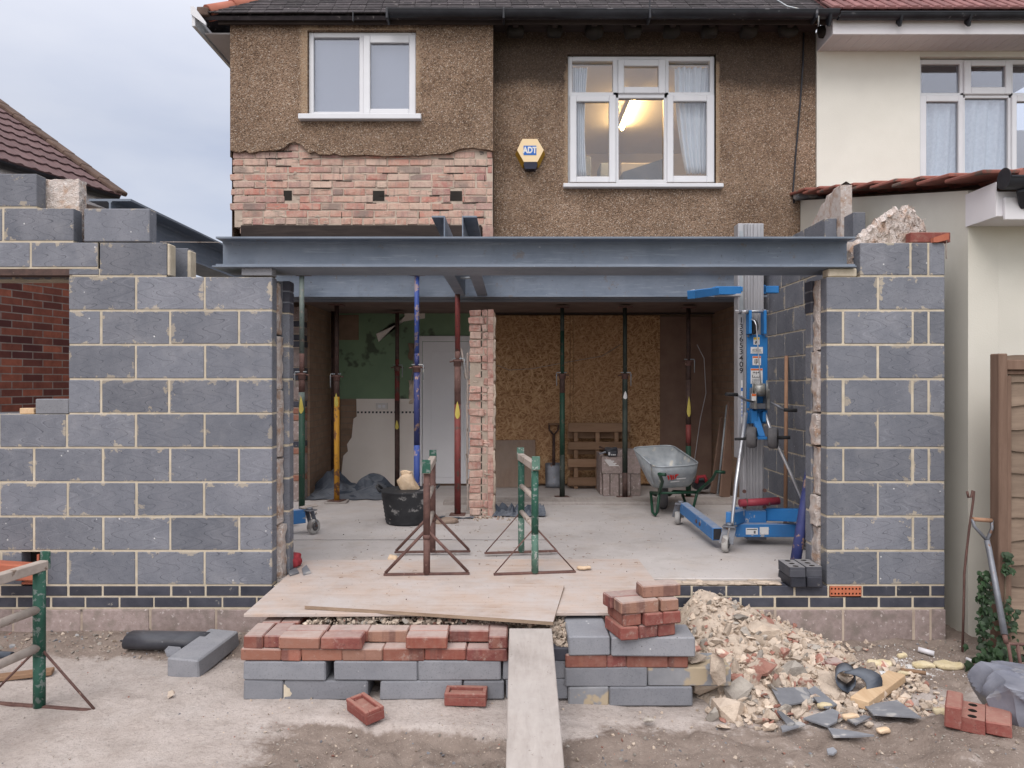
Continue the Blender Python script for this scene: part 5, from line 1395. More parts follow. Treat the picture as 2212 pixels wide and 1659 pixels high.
# ================================================================== ALARM BOX
al = thing('alarm_box', 'hexagonal cream alarm box with a blue sign, on the pebbledash wall', 'alarm', (X(1145, DR), DR, Z(325, DR)))
AF = DR - .085
hexf = [(1129, 300.5), (1160.5, 300.5), (1174.5, 324.5), (1161, 350), (1131.5, 350), (1117, 324.5)]
hexb = [(1126, 298), (1163.5, 298), (1178.5, 328), (1164, 357), (1128.5, 357), (1113, 328)]
b = MB()
pf = [Vector((X(a, AF), AF, Z(c, AF))) for a, c in hexf]; pk = [Vector((X(a, AF), AF + .083, Z(c, AF) - .005)) for a, c in hexb]
b.v.extend(pf + pk)
b.face([0, 5, 4, 3, 2, 1], M['alarm'], (.5, .5, .5))
for i in range(6):
    j = (i + 1) % 6; b.face([i, j, 6 + j, 6 + i], M['alarm_side'] if i in (2, 3, 4) else M['alarm'], (.5, .5, .5))
b.build('casing', al)
b = MB(); b.bx(X(1131, AF), X(1158.6, AF), AF - .003, AF - .0003, Z(335.5, AF), Z(315.2, AF), M['logo_blue']); lg = b.build('sign', al)
def text(s_, size, loc, mat, parent, name='lettering', rot=(PI / 2, 0, 0), ext=.001, off=0.0, align='CENTER', sx=1.0):
    cu = bpy.data.curves.new(name, 'FONT'); cu.body = s_; cu.size = size; cu.extrude = ext; cu.offset = off; cu.align_x = align; cu.align_y = 'CENTER'
    tmp = bpy.data.objects.new('tmp_text', cu); COL.objects.link(tmp)
    dg = bpy.context.evaluated_depsgraph_get(); me = bpy.data.meshes.new_from_object(tmp.evaluated_get(dg))
    bpy.data.objects.remove(tmp)
    me.materials.clear(); me.materials.append(mat)
    o_ = bpy.data.objects.new(name, me); COL.objects.link(o_)
    o_.parent = parent; o_.location = Vector(loc) - world_loc(parent); o_.rotation_euler = rot; o_.scale = (sx, 1, 1)
    return o_
text('ADT', .088, (X(1144.6, AF), AF - .0042, Z(325.5, AF)), M['white'], lg, off=.004, sx=.80)
b = MB(); b.prism([(-.065, 0), (.065, 0), (.072, -.03), (.055, -.072), (-.055, -.072), (-.072, -.03)], (X(1146, AF), AF - .004, Z(350.5, AF)), (1, 0, 0), (0, 0, 1), (0, .086, -.006), M['bell_black'])
b.build('lens', al)
# ================================================================== STEEL PROPS
def prop(px, d, ztop, segs, zcol, pin_side, label, paint=None, r=.030):
    """an adjustable prop: segs = bands of paint on the lower tube and inner tube, from the floor up"""
    x = X(px, d); t = thing('steel_prop', label, 'prop', (x, d, FLOOR), 'steel props holding up the house')
    b = MB(); b.box((x, d, FLOOR + .024), (.15, .15, .008), M['rust'], RND.uniform(-.3, .3), .001); b.box((x, d, FLOOR + .01), (.24, .2, .018), M['plank'], RND.uniform(-.2, .2), .002); b.build('base_plate', t)
    lo = MB(); up = MB(); z = FLOOR + .028
    for zt_, mm in segs:
        zt_ = min(zt_, ztop - .012)
        if z < zcol:
            q = min(zt_, zcol)
            lo.tube([(x, d, z), (x, d, q)], r, M[mm], 14)
            if zt_ > zcol: up.tube([(x, d, zcol), (x, d, zt_)], r * .8, M[mm], 14)
        else: up.tube([(x, d, z), (x, d, zt_)], r * .8, M[mm], 14)
        z = zt_
    lo.build('outer_tube', t)
    for i in range(5):
        zz = zcol + .12 + .11 * i
        if zz < ztop - .1: up.lathe([(.0045, 0), (.0045, .002)], M['ink'], (x, d - r * .8 - .0005, zz), (0, -1, 0), 8)
    up.build('inner_tube', t)
    b = MB(); b.lathe([(r + .002, -.045), (r + .007, -.04), (r + .007, -.005), (r + .014, 0), (r + .014, .016), (r + .004, .018)], M['rust'], (x, d, zcol), (0, 0, 1), 14)
    for s_ in (-1, 1): b.tube([(x + s_ * (r + .008), d, zcol + .004), (x + s_ * (r + .045), d - .01, zcol - .004)], .008, M['rust'], 6)
    b.build('collar', t)
    b = MB(); s_ = pin_side
    b.tube([(x - s_ * .05, d - .012, zcol + .03), (x + s_ * .062, d - .012, zcol + .03), (x + s_ * .066, d - .015, zcol + .01), (x + s_ * .064, d - .018, zcol - .12)], .006, M['zinc'], 6); b.build('pin', t)
    b = MB(); b.box((x, d, ztop - .006), (.15, .15, .010), M['rust'], 0, .001); b.build('head_plate', t)
    if paint:
        b = MB(); n = 6
        z0_, z1_, mm = paint
        def P(i, j):
            u = i / n; w = min(1.0, math.sin(min(1, j / 2.5) * PI / 2) + .15) * (1 - (j / 8) ** 1.6) * .95 + .04; a = -PI / 2 + (u - .5) * 1.9 * w
            return (x + (r + .0012) * math.cos(a), d + (r + .0012) * math.sin(a), z0_ + (z1_ - z0_) * j / 8)
        b.grid(P, n + 1, 9, M[mm], flip=False); b.build('paint_mark' if mm == 'yellow' else 'sticker', t)
    return t
prop(628, 8.30, 2.57, [(.95, 'prop_green'), (1.6, 'rust_dark'), (2.57, 'prop_dark')], 1.66, 1, 'dark rusty prop closest to the rebuilt pier, half hidden by the left block wall')
prop(652, 7.30, 2.785, [(1.46, 'prop_green'), (1.62, 'prop_grey'), (2.0, 'rust'), (2.8, 'prop_grey')], 1.79, -1, 'green and grey prop standing just inside the left block wall', (1.41, 1.58, 'yellow'))
prop(727.5, 8.12, 2.57, [(1.56, 'prop_yellow'), (1.8, 'rust_dark'), (2.6, 'rust_dark')], 1.78, -1, 'prop with a rusty yellow lower tube, near the green wall', (1.45, 1.6, 'yellow'))
prop(858, 9.0, 2.57, [(1.5, 'rust_dark'), (2.0, 'prop_red'), (2.6, 'rust_dark')], 1.90, 1, 'brown prop with a white sticker in front of the cream wall tiles', (1.15, 1.26, 'yellow'))
prop(900.5, 7.28, 2.785, [(1.1, 'prop_blue'), (2.0, 'prop_navy'), (2.8, 'prop_blue')], 1.86, 1, 'scuffed blue prop in front of the white door')
prop(988.5, 7.26, 2.785, [(1.5, 'prop_red'), (2.02, 'rust'), (2.8, 'prop_red')], 1.92, 1, 'dark red prop beside the broken brick pier', (1.36, 1.53, 'yellow'), .032)
prop(1214.5, 8.38, 2.57, [(.9, 'prop_dark'), (1.6, 'prop_green'), (1.8, 'rust_dark'), (2.3, 'prop_green'), (2.6, 'prop_dark')], 1.80, -1, 'dark green prop between the shovel and the pallet')
prop(1350, 8.36, 2.57, [(.7, 'rust_dark'), (1.55, 'prop_dark'), (2.6, 'prop_dark')], 1.80, 1, 'blackish prop with a white sticker in front of the pallet', (1.53, 1.62, 'white'))
prop(1487, 8.4, 2.57, [(1.0, 'prop_green'), (1.24, 'prop_red'), (1.75, 'rust_dark'), (2.6, 'rust_dark')], 1.95, 1, 'prop with a bright green foot and dark red middle, behind the wheelbarrow', (1.33, 1.56, 'yellow'))
# blue prop leaning on the right wall
b = MB(); a0, a1 = Vector((X(1716, 5.12), 5.12, FLOOR + .03)), Vector((X(1757, 5.26), 5.30, Z(1010, 5.3)))
t = thing('steel_prop', 'navy blue prop tube leaning on the right block wall by the perforated bricks', 'prop', a0)
b.tube([a0, a1], .036, M['prop_navy'], 14); b.build('outer_tube', t)
b = MB(); b.tube([a1, a1 + (a1 - a0) * .35], .026, M['prop_blue'], 12); b.build('inner_tube', t)

# ================================================================== BRICK PIER
pr = thing('brick_pier', 'broken pinkish brick pier left standing alone under the house beam', 'pier', (X(1039, 7.35), 7.35, FLOOR))
b = MB(); PXa, PXb = X(1013.5, 7.3), X(1066, 7.3); pz = FLOOR; k = 0
b.bx(PXa + .008, PXb - .004, 7.306, 7.66, FLOOR, Z(672, 7.3), M['mortar_old'])
xm = X(1040, 7.3)
while pz < Z(672, 7.3) - .02:
    zt_ = min(pz + .0755, Z(669, 7.3))
    crack = k % 4 != 1
    cuts = [(PXa + RND.uniform(-.008, .008), xm - .005 if crack else xm + .02), (xm + .005 if crack else xm + .024, X(1052 + RND.uniform(-2, 2), 7.3))]
    for a, c in cuts:
        f = 7.298 + RND.uniform(-.014, .012)
        b.box(((a + c) / 2, (f + 7.6) / 2, (pz + zt_) / 2), (c - a, 7.6 - f, zt_ - pz - .009), M['brick_pier'], None, .007, jit=.006)
        if RND.random() < .5: b.rock(hull(k * 5 + int(a * 100) % 7, 16), ((a + c) / 2 + RND.uniform(-.03, .03), f + .004, pz + RND.uniform(.01, .07)), (RND.uniform(.05, .12), .022, RND.uniform(.02, .05)), M['mortar_old'] if RND.random() < .6 else M['brick_pier'], rot=Matrix.Rotation(RND.uniform(-.2, .2), 3, 'Y'))
    b.bx(X(1053.5, 7.3), PXb, 7.296 + RND.uniform(-.003, .004), 7.6, pz + .001, zt_ - .001, M['brick_pier'], .002)
    if crack: b.bx(xm - .0045, xm + .0045, 7.303, 7.4, pz + .008, zt_ - .008, M['dark'])
    pz += .0755; k += 1
b.build('brickwork', pr)
b = MB(); b.bx(PXb - .001, PXb + .014, 7.31, 7.62, FLOOR, Z(675, 7.3), M['plaster_brown'], .004)
for i in range(9): b.lump((PXb + .008, 7.31, FLOOR + .1 + .22 * i), (.025, .03, .2), M['rubble'], .012, 16, 6, seed=i + 40)
b.build('plaster_edge', pr)
b = MB()
for i in range(6): b.beam((PXa - .02 + RND.uniform(-.008, .004), 7.34, FLOOR + .05 + .26 * i), (PXa - .022 + RND.uniform(-.01, .01), 7.34, FLOOR + .36 + .25 * i), .03, .02, M['timber_worn'], .003)
b.beam((PXa - .03, 7.32, 1.75), (PXa - .085, 7.3, 2.05), .035, .02, M['timber_worn'], .003)
b.build('splintered_batten', pr)
b = MB()
for i in range(150):
    a = RND.uniform(0, 6.28); q = abs(RND.gauss(0, .22)); b.rock(RND.choice(ROCKS), (X(1040, 7.2) + math.cos(a) * q, 7.2 + math.sin(a) * q * .5, FLOOR + .004), RND.uniform(.008, .035), RND.choice([M['rubble'], M['rubble'], M['rubble_red']]))
o = b.build('crumbled_mortar'); tag(o, 'crumbled mortar and brick bits round the foot of the broken pier', 'rubble', kind='stuff')

# ================================================================== BOARDS AND THINGS AGAINST THE BACK
ob_ = [(1068, 1231, 'strand board nearer the brick pier, nailed over the back wall'), (1238, 1425, 'strand board nearer the dark corner, nailed over the back wall')]
for i, (a, c, lab) in enumerate(ob_):
    b = MB(); b.bx(X(a, CB), X(c, CB), CB - .018 - .0 * i, CB + .002, .43, Z(682, CB), M['osb'], .002)
    if i == 0: b.bx(X(1231.5, CB), X(1237.5, CB), CB - .030, CB - .0, .43, Z(682, CB), M['osb'], .002)
    tag(b.build('strand_board'), lab, 'board', 'strand boards on the back wall')
b = MB(); b.bx(X(1425.5, CB), X(1537, CB), CB - .012, CB + .002, .41, 2.56, M['brownboard'], .002); tag(b.build('brown_board'), 'dark brown board closing the back wall beside the strand boards', 'board')
b = MB(); b.beam((X(1113, 9.25), 9.30, FLOOR), (X(1112, 9.3), 9.42, Z(952, 9.35)), .52, .02, M['plyboard'], .004, up=(0, -1, .1)); tag(b.build('plywood_board'), 'grey brown board with rounded handholds leaning by the brick pier', 'board')
for i, (px0, px1, d0, d1, yt, lab) in enumerate(((1565, 1583, 8.5, 8.75, 872, 'dark brown board leaning in the corner behind the material lift'), (1545, 1566, 8.75, 9.0, 905, 'narrower brown board leaning behind another in the dark corner'))):
    b = MB(); b.beam((X(px0, d0), d0, FLOOR), (X(px1, d1), d1, Z(yt, d1)), .16, .02, M['brownboard'], .002, up=(.6, -1, 0)); tag(b.build('brown_board'), lab, 'board')
b = MB(); b.tube([(X(1550, 8.6), 8.6, FLOOR + .02), (X(1573, 8.7), 8.75, Z(875, 8.75))], .012, M['zinc'], 8); tag(b.build('metal_rod'), 'thin metal rod leaning on a brown board in the corner', 'rod')
b = MB(); b.tube([(X(1505, CB), CB - .015, Z(745, CB)), (X(1520, CB), CB - .02, Z(775, CB)), (X(1524, CB), CB - .02, Z(850, CB)), (X(1512, CB), CB - .02, Z(905, CB)), (X(1500, CB), CB - .02, Z(990, CB)), (X(1497, CB), CB - .02, Z(1010, CB))], .005, M['fascia'], 5)
tag(b.build('cable'), 'thin white cable hanging down the dark brown board', 'cable')
b = MB(); b.tube([(X(1075, CB), CB - .025, Z(790, CB)), (X(1100, CB), CB - .025, Z(800, CB)), (X(1150, CB), CB - .025, Z(797, CB)), (X(1230, CB), CB - .036, Z(782, CB)), (X(1300, CB), CB - .025, Z(770, CB)), (X(1340, CB), CB - .025, Z(745, CB))], .004, M['timber_worn'], 5)
tag(b.build('cable'), 'thin pale wire sagging across the strand boards', 'cable')
# pallet
pl = thing('pallet', 'wooden pallet stood on edge against the strand board', 'pallet', (X(1290, 9.2), 9.2, FLOOR))
px0, px1, PD = X(1227, 9.15), X(1362, 9.15), 9.15
rowsz = [(914, 933), (962, 979), (1013, 1030), (1040, 1053)]
b = MB()
for i, (e, f) in enumerate(((914, 934), (955, 972), (992, 1010), (1032, 1050))): b.bx(px0, px1, PD, PD + .02, Z(f, PD), Z(e, PD), M['pallet'], .004)
b.build('front_slats', pl)
b = MB()
for px in (1240, 1287, 1328): b.bx(X(px, PD), X(px, PD) + .05, PD + .0205, PD + .10, FLOOR + .002, Z(916, PD), M['pallet'], .004)
b.build('bearers', pl)
b = MB()
for i in range(4): b.bx(px0, px1, PD + .1005, PD + .12, FLOOR + .02 + .2 * i, FLOOR + .11 + .2 * i, M['pallet'], .004)
b.build('back_slats', pl)
# shovel
sh = thing('shovel', 'dark shovel with a wooden handle stood against the strand board', 'shovel', (X(1196, 9.3), 9.3, FLOOR))
b = MB(); SX = X(1196, 9.3)
b.grid(lambda i, j: (SX - .105 + .21 * i / 6, 9.22 + .10 * j / 6 + .03 * (abs(i - 3) / 3) ** 2, FLOOR + .01 + .30 * j / 6 - (.012 if i in (0, 6) and j == 6 else 0)), 7, 7, M['iron']); o = b.build('blade', sh); o.modifiers.new('thickness', 'SOLIDIFY').thickness = .004
b = MB(); b.tube([(SX, 9.31, FLOOR + .28), (SX + .005, 9.36, Z(940, 9.35))], [.02, .017], M['rust_dark'], 10); b.build('shaft', sh)
b = MB(); zz = Z(940, 9.35); b.tube([(SX + .005, 9.36, zz), (SX - .05, 9.365, zz + .06), (SX - .055, 9.37, zz + .13)], .011, M['rust_dark'], 8); b.tube([(SX + .005, 9.36, zz), (SX + .06, 9.365, zz + .06), (SX + .065, 9.37, zz + .13)], .011, M['rust_dark'], 8)
b.tube([(SX - .065, 9.37, zz + .135), (SX + .075, 9.37, zz + .135)], .015, M['pallet'], 8); b.build('handle', sh)
# dense blocks piled
BD = 8.58
bxs = [(1294, 1322, 0), (1322.5, 1340, 0), (1340.5, 1362, 0), (1362.5, 1383, 0)]
spots = [('standing on end, leftmost of the bottom row', 1303, 1317, 1025, 1072, BD), ('standing on end, second in the bottom row', 1318.5, 1337, 1025, 1072, BD + .0), ('standing on end, behind the blackish prop', 1338.5, 1362, 1025, 1072, BD), ('standing on end, rightmost of the bottom row', 1363, 1384, 1025, 1072, BD),
         ('lying with a white label on top of the pile front', 1300, 1345, 987, 1024, BD), ('lying on top of the pile nearest the barrow', 1346.5, 1384, 985, 1024, BD), ('at the top of the pile, set back', 1322, 1375, 972, 986, BD + .06)]
for lab, a, c, e, f, dd in spots:
    b = MB(); b.bx(X(a, dd), X(c, dd), dd, dd + .20, Z(f, dd), Z(e, dd), M['dense'], .004)
    if 'label' in lab: pass
    o = b.build('dense_block'); tag(o, 'pinkish dense block ' + lab, 'block', 'pinkish dense blocks piled by the pallet')
    if 'white label' in lab:
        b = MB()
        for i in range(6): b.bx(X(1306, dd) + .01 * i, X(1320 + (i * 5) % 9, dd) + .01 * i, dd - .0012, dd - .0003, Z(995 + i * 2.4, dd), Z(994 + i * 2.4, dd) + .003, M['white'])
        b.build('chalk_writing', o)
b = MB(); b.bx(X(1296, 8.72), X(1303, 8.72), 8.70, 8.92, FLOOR, Z(980, 8.7), M['dense'], .004); b.bx(X(1294, 8.8), X(1302, 8.8), 8.70 + .23, 9.08, FLOOR, Z(980, 8.8), M['dense'], .004)
tag(b.build('dense_block'), 'pinkish dense block stood at the far end of the pile beside the pallet', 'block', 'pinkish dense blocks piled by the pallet')
b = MB(); b.tube([(X(1294, 8.6), 8.6, Z(981, 8.6)), (X(1330, 8.65), 8.66, Z(972, 8.6))], .012, M['iron'], 8); b.tube([(X(1297, 8.6), 8.7, Z(967, 8.6)), (X(1325, 8.65), 8.6, Z(980, 8.6))], .010, M['rust_dark'], 8)
b.lump((X(1322, 8.62), 8.66, Z(974, 8.62)), (.14, .10, .06), M['plastic_black'], .02, 14, 7, seed=3)
tag(b.build('tool_heap'), 'small heap of dark tools and bars lying on the dense blocks', 'tools')
b = MB(); b.bx(X(1313, 8.56), X(1333, 8.56), 8.56, 8.60, Z(986.5, 8.56), Z(975, 8.56), M['plastic_black'], .006)
for i in range(3): b.bx(X(1320 + i * 3.6, 8.56), X(1322.5 + i * 3.6, 8.56), 8.5575, 8.5595, Z(984, 8.56), Z(982, 8.56), M['white'])
b.bx(X(1314, 8.56), X(1318, 8.56), 8.5575, 8.5595, Z(984, 8.56), Z(977, 8.56), M['chrome'])
tag(b.build('small_radio'), 'small black gadget with silver buttons on the dense blocks', 'gadget')
# step plank along the floor
b = MB(); b.bx(X(957, 7.98), X(1720, 7.98), 7.96, 8.30, FLOOR, FLOOR + .032, M['plank'], .003); tag(b.build('sole_plank'), 'long timber plank lying on the floor behind the wheelbarrow', 'plank')

# ================================================================== PLASTIC SHEETS, TUB, SMALL THINGS INSIDE
def sheet(name, P, nu, nv, mat, label, cat, th=.004, smooth=False):
    mb = MB(); mb.grid(P, nu, nv, M[mat], smooth=smooth); o = mb.build(name)
    o.modifiers.new('thickness', 'SOLIDIFY').thickness = th
    return tag(o, label, cat)
def folds(seed, a, fr):
    return lambda u, v: a * (abs(noise.noise(Vector((u * fr, v * fr, seed)))) * 1.4 + .5 * abs(noise.noise(Vector((u * fr * 2.3, v * fr * 2.1, seed + 5)))))
f1 = folds(3, .5, 3.2)
x0, x1 = X(662, 8.6), X(838, 8.6)
hump = lambda u, v: (.46 * math.exp(-((u - .30) / .16) ** 2) + .40 * math.exp(-((u - .78) / .17) ** 2) + .10) * math.exp(-((v - .6) / .32) ** 2)
sheet('plastic_sheet', lambda i, j: (x0 + (x1 - x0) * i / 26 + .04 * math.sin(j * 1.3), 8.28 + .75 * j / 16 + .03 * math.sin(i), FLOOR + .008 + hump(i / 26, j / 16) * .60 * (.55 + f1(i / 26, j / 16) * 1.3)), 27, 17, 'plastic_dusty', 'crumpled dark plastic sheet heaped under the green wall', 'plastic sheet')
f2 = folds(8, .12, 4)
sheet('plastic_sheet', lambda i, j: (X(1064, 7.5) + .52 * i / 16 + .01 * math.sin(j), 7.22 + .36 * j / 9, FLOOR + .006 + f2(i / 9, j / 7) * (.3 + .7 * math.sin(PI * j / 9))), 17, 10, 'plastic_dusty', 'small crumpled blue grey plastic sheet at the foot of the brick pier', 'plastic sheet')
sheet('plastic_strip', lambda i, j: (X(945, 7.2) + .36 * i / 10, 7.12 + .09 * j / 3 + .01 * math.sin(i), FLOOR + .005 + .012 * abs(math.sin(i * .9))), 11, 4, 'plastic_dusty', 'flat strip of plastic lying between the tub and the brick pier', 'plastic sheet')
tub = thing('rubble_tub', 'black ribbed rubble tub with two handles', 'tub', (X(881, 6.95), 6.95, FLOOR))
TX, TY = X(881, 6.95), 6.95
b = MB(); prof = [(.005, .004), (.195, .004), (.205, .015)]
n = 15
for i in range(n + 1):
    z = .02 + .27 * i / n; r = .205 + .042 * i / n
    prof.append((r + (.003 if i % 2 else -.002), z))
prof += [(.252, .296), (.256, .305), (.250, .312), (.244, .306), (.19, .03), (.005, .028)]
k = len(prof) - 3
b.lathe(prof[:-3], M['bucket'], (TX, TY, FLOOR), n=36); b.build('body', tub)
b = MB(); b.lathe(prof[-3:], M['tub_in'], (TX, TY, FLOOR), n=36); b.build('inside', tub)
for s_ in (-1, 1):
    b = MB(); b.tube([(TX + s_ * .245, TY - .08, FLOOR + .30), (TX + s_ * .285, TY - .05, FLOOR + .345), (TX + s_ * .29, TY + .05, FLOOR + .345), (TX + s_ * .245, TY + .08, FLOOR + .30)], .013, M['bucket'], 8); b.build('handle', tub)
b = MB(); b.lump((TX + .045, TY + .03, FLOOR + .25), (.15, .11, .40), M['wool_chunk'], .035, 11, 12, rot=Matrix.Rotation(-.42, 3, 'Y'), rounding=.2, seed=5)
b.lump((TX - .02, TY + .03, FLOOR + .43), (.10, .10, .09), M['wool_chunk'], .03, 14, 7, rounding=.3, seed=6)
tag(b.build('insulation_chunk'), 'yellowish torn insulation chunk sticking out of the black tub', 'insulation')
b = MB(); b.lump((TX, TY, FLOOR + .06), (.30, .30, .10), M['rubble_grey'], .04, 12, 9, seed=2); tag(b.build('tub_rubble'), 'grey rubble lying in the bottom of the black tub', 'rubble', kind='stuff')

# ================================================================== TRESTLES
def trestle(name, p0, p1, zb, h, foot, mats, label, r=.024, tilt=0.0, foot_off=0.0, flip=False):
    """a builder's trestle: two posts carrying a bar, each on a cross foot with two braces; p0 near post, p1 far post"""
    p0, p1 = Vector((*p0, zb)), Vector((*p1, zb)); ax = (p1 - p0).normalized(); cr = Vector((ax.y, -ax.x, 0))
    t = thing(name, label, 'trestle', (p0 + p1) / 2, 'steel trestles on the site')
    for q in (p0, p1):
        b = MB(); b.tube([q + Vector((0, 0, .01)), q + Vector((0, 0, h * .36))], r, M[mats[0]], 12); b.tube([q + Vector((0, 0, h * .36)), q + Vector((0, 0, h - .05))], r * 1.02, M[mats[1]], 12)
        if mats[0] == 'rust': b.tube([q + Vector((0, 0, h * .335)), q + Vector((0, 0, h * .375))], r * 1.15, M['rust'], 12)
        b.build('post', t)
        c = q + cr * foot_off
        b = MB(); b.beam(c - cr * foot / 2 + Vector((0, 0, .010)), c + cr * foot / 2 + Vector((0, 0, .010)), .026, .015, M[mats[2]], .003); b.build('foot', t)
        for s_ in (-1, 1):
            b = MB(); b.tube([q + Vector((0, 0, h * .40)) + cr * s_ * r * .6, c + cr * s_ * foot * .48 + Vector((0, 0, .02))], mats[5], M[mats[2]], 8); b.build('brace', t)
    for zz in (.42, .68):
        b = MB(); b.tube([p0 + Vector((0, 0, h * zz)), p1 + Vector((0, 0, h * zz))], r * .78, M[mats[3]], 10); b.build('rung', t)
    top = Vector((0, 0, h - .025))
    b = MB(); b.beam(p0 - ax * .035 + top, p1 + ax * .035 + top, .05, .05, M[mats[3]], .004); b.build('top_bar', t)
    for q, s_ in ((p0, -1), (p1, 1)):
        b = MB(); c = q + ax * s_ * .04 + Vector((0, 0, h + .0)); b.box(c, (.055, .012, .09), M[mats[4]], Matrix((cr, ax, Vector((0, 0, 1)))).transposed(), .002); b.build('end_plate', t)
    return t
PLY = FLOOR + .0185
trestle('trestle', (X(921.5, 4.96), 4.97), (X(934.5, 5.63), 5.63), PLY - .003, .735, .575, ('rust', 'rust', 'rust', 'timber_worn', 'green_flaky', .0105), 'rusty brown steel trestle standing in front of the black tub', .023)
trestle('trestle', (X(1155.5, 5.0), 5.0), (X(1126, 5.62), 5.62), PLY - .003, .755, .56, ('green_pale', 'green_flaky', 'rust', 'timber_worn', 'green_pale', .0045), 'flaking green steel trestle standing in the middle of the opening', .024, foot_off=.0)
trestle('trestle', (-2.56, 3.12), (X(85, 3.83), 3.83), gz(-2.4, 3.6) - .004, .76, .66, ('green_flaky', 'green_flaky', 'rust', 'timber_worn', 'green_flaky', .0065), 'flaking green trestle out on the dusty ground, cut off by the photo edge', .029)

# ================================================================== WHEELBARROW
wb = thing('wheelbarrow', 'galvanised wheelbarrow with green tubular frame and red mark', 'wheelbarrow', (X(1430, 7.4), 7.4, FLOOR))
def Pt(px, py, d): return Vector((X(px, d), d, Z(py, d)))
nl, nr = Pt(1414, 1011, 7.10), Pt(1514, 1004, 7.14)          # rim corners: handle side
fr_, fl_ = Pt(1452, 962, 8.0), Pt(1364, 967, 7.84)            # rim corners: wheel side
bn_l, bn_r = Pt(1421, 1053, 7.22), Pt(1500, 1048, 7.25)      # floor corners
bf_r, bf_l = Pt(1462, 1045, 7.6), Pt(1400, 1048, 7.56)
def ring(c4, rad, n=5):
    out = []
    for i in range(4):
        a, p, c = c4[i - 1], c4[i], c4[(i + 1) % 4]
        u, w = (a - p).normalized(), (c - p).normalized()
        p0, p1 = p + u * rad, p + w * rad
        for k in range(n):
            t_ = k / (n - 1); out.append((p0 * (1 - t_) + p * t_) * (1 - t_) + (p * (1 - t_) + p1 * t_) * t_)
    return out
rim, mid, bot = ring([nl, nr, fr_, fl_], .12), None, ring([bn_l, bn_r, bf_r, bf_l], .10)
cb = (bn_l + bn_r + bf_r + bf_l) / 4
b = MB(); n = len(rim)
levels = [rim, [r_.lerp(q, .5) + (r_.lerp(q, .5) - cb).normalized() * .02 for r_, q in zip(rim, bot)], [r_.lerp(q, .88) + Vector((0, 0, -.005)) for r_, q in zip(rim, bot)], [q.lerp(cb, .12) - Vector((0, 0, .012)) for q in bot], [cb - Vector((0, 0, .012))] * n]
b.grid(lambda i, j: levels[j][i % n], n + 1, 5, M['zinc']); o = b.build('tray', wb); md = o.modifiers.new('thickness', 'SOLIDIFY'); md.thickness = .004
b = MB(); b.tube(rim + [rim[0]], .008, M['zinc'], 8); b.build('rim', o)
b = MB()
fc = (nl + nr + bn_l + bn_r) / 4; ux = (nr - nl).normalized(); uz = ((nl + nr) / 2 - (bn_l + bn_r) / 2).normalized(); nrm = ux.cross(uz); nrm = nrm if nrm.y < 0 else -nrm
oo = fc + nrm * .024 - ux * .11 + uz * .005
for poly in ([(0, .03), (.02, .028), (.03, -.012), (.022, -.03), (.014, -.01)], [(.028, .034), (.05, .03), (.058, -.02), (.046, -.028)], [(.055, .024), (.066, .03), (.078, -.016), (.066, -.026)], [(.078, .03), (.10, .038), (.12, .03), (.10, .018), (.085, -.02)]):
    b.prism(poly, oo, ux, uz, nrm * .003, M['red_paint'])
b.build('red_mark', o)
b = MB()
for i in range(2): b.prism([(0, 0), (.09, .002), (.09, .012), (0, .01)], oo + ux * (.04 + .06 * i) + uz * (-.055 + .03 * i), ux, uz, nrm * .002, M['white'])
b.build('white_mark', o)
hl, hr = Pt(1438, 1026, 6.78), Pt(1566, 1021, 6.85)
cl, cr_ = Pt(1424, 1066, 7.22), Pt(1506, 1064, 7.28)
wc = Pt(1432, 1075, 7.72)
b = MB(); R_ = .016
b.tube([hl, hl + Vector((-.05, .05, .0)), Pt(1431, 1040, 7.0), cl, Pt(1406, 1064, 7.6), wc + Vector((-.07, .02, .02))], R_, M['barrow_green'], 10)
b.tube([hr, hr + Vector((-.07, .03, .003)), Pt(1540, 1034, 7.02), cr_, Pt(1455, 1062, 7.62), wc + Vector((.07, .02, .02))], R_, M['barrow_green'], 10)
b.tube([cl, cr_], .012, M['barrow_green'], 8); b.build('frame', wb)
for nm, p in (('near', hl), ('far', hr)):
    b = MB(); b.lathe([(.012, 0), (.012, .002)], M['ink'], p + Vector((.002, -.002, 0)), (.9, -.5, 0), 10); b.build('handle_end', wb)
b = MB(); f0 = Pt(1416, 1117, 7.24); f0.z = FLOOR + .018
b.tube([cl, f0 + Vector((.018, 0, .03)), f0, f0 + Vector((-.02, .05, .02)), Pt(1406, 1066, 7.5)], .014, M['barrow_green'], 10); b.build('leg', wb)
b = MB(); f1 = Pt(1496, 1108, 7.34); f1.z = FLOOR + .018
b.tube([cr_, f1 + Vector((0, 0, .02)), f1 + Vector((-.03, .06, .0)), Pt(1474, 1066, 7.6)], .014, M['barrow_green'], 10); b.build('leg', wb)
wy = wc.copy(); wy.z = FLOOR + .17
b = MB(); q = Vector((.97, -.12, 0)); b.lathe([(.10, -.03), (.145, -.042), (.165, -.03), (.172, 0), (.165, .03), (.145, .042), (.10, .03)], M['wheel_dark'], wy, q, 26); o = b.build('wheel', wb)
b = MB(); b.lathe([(.102, -.02), (.03, -.035), (.03, .035), (.102, .02)], M['zinc'], wy, q, 20); b.build('rim', o)
b = MB(); b.tube([wy - q * .09, wy + q * .09], .01, M['iron'], 8); b.tube([wy - q * .08, wc - q * .07 + Vector((0, 0, .04))], .012, M['barrow_green'], 8); b.tube([wy + q * .08, wc + q * .07 + Vector((0, 0, .04))], .012, M['barrow_green'], 8); b.build('axle', wb)
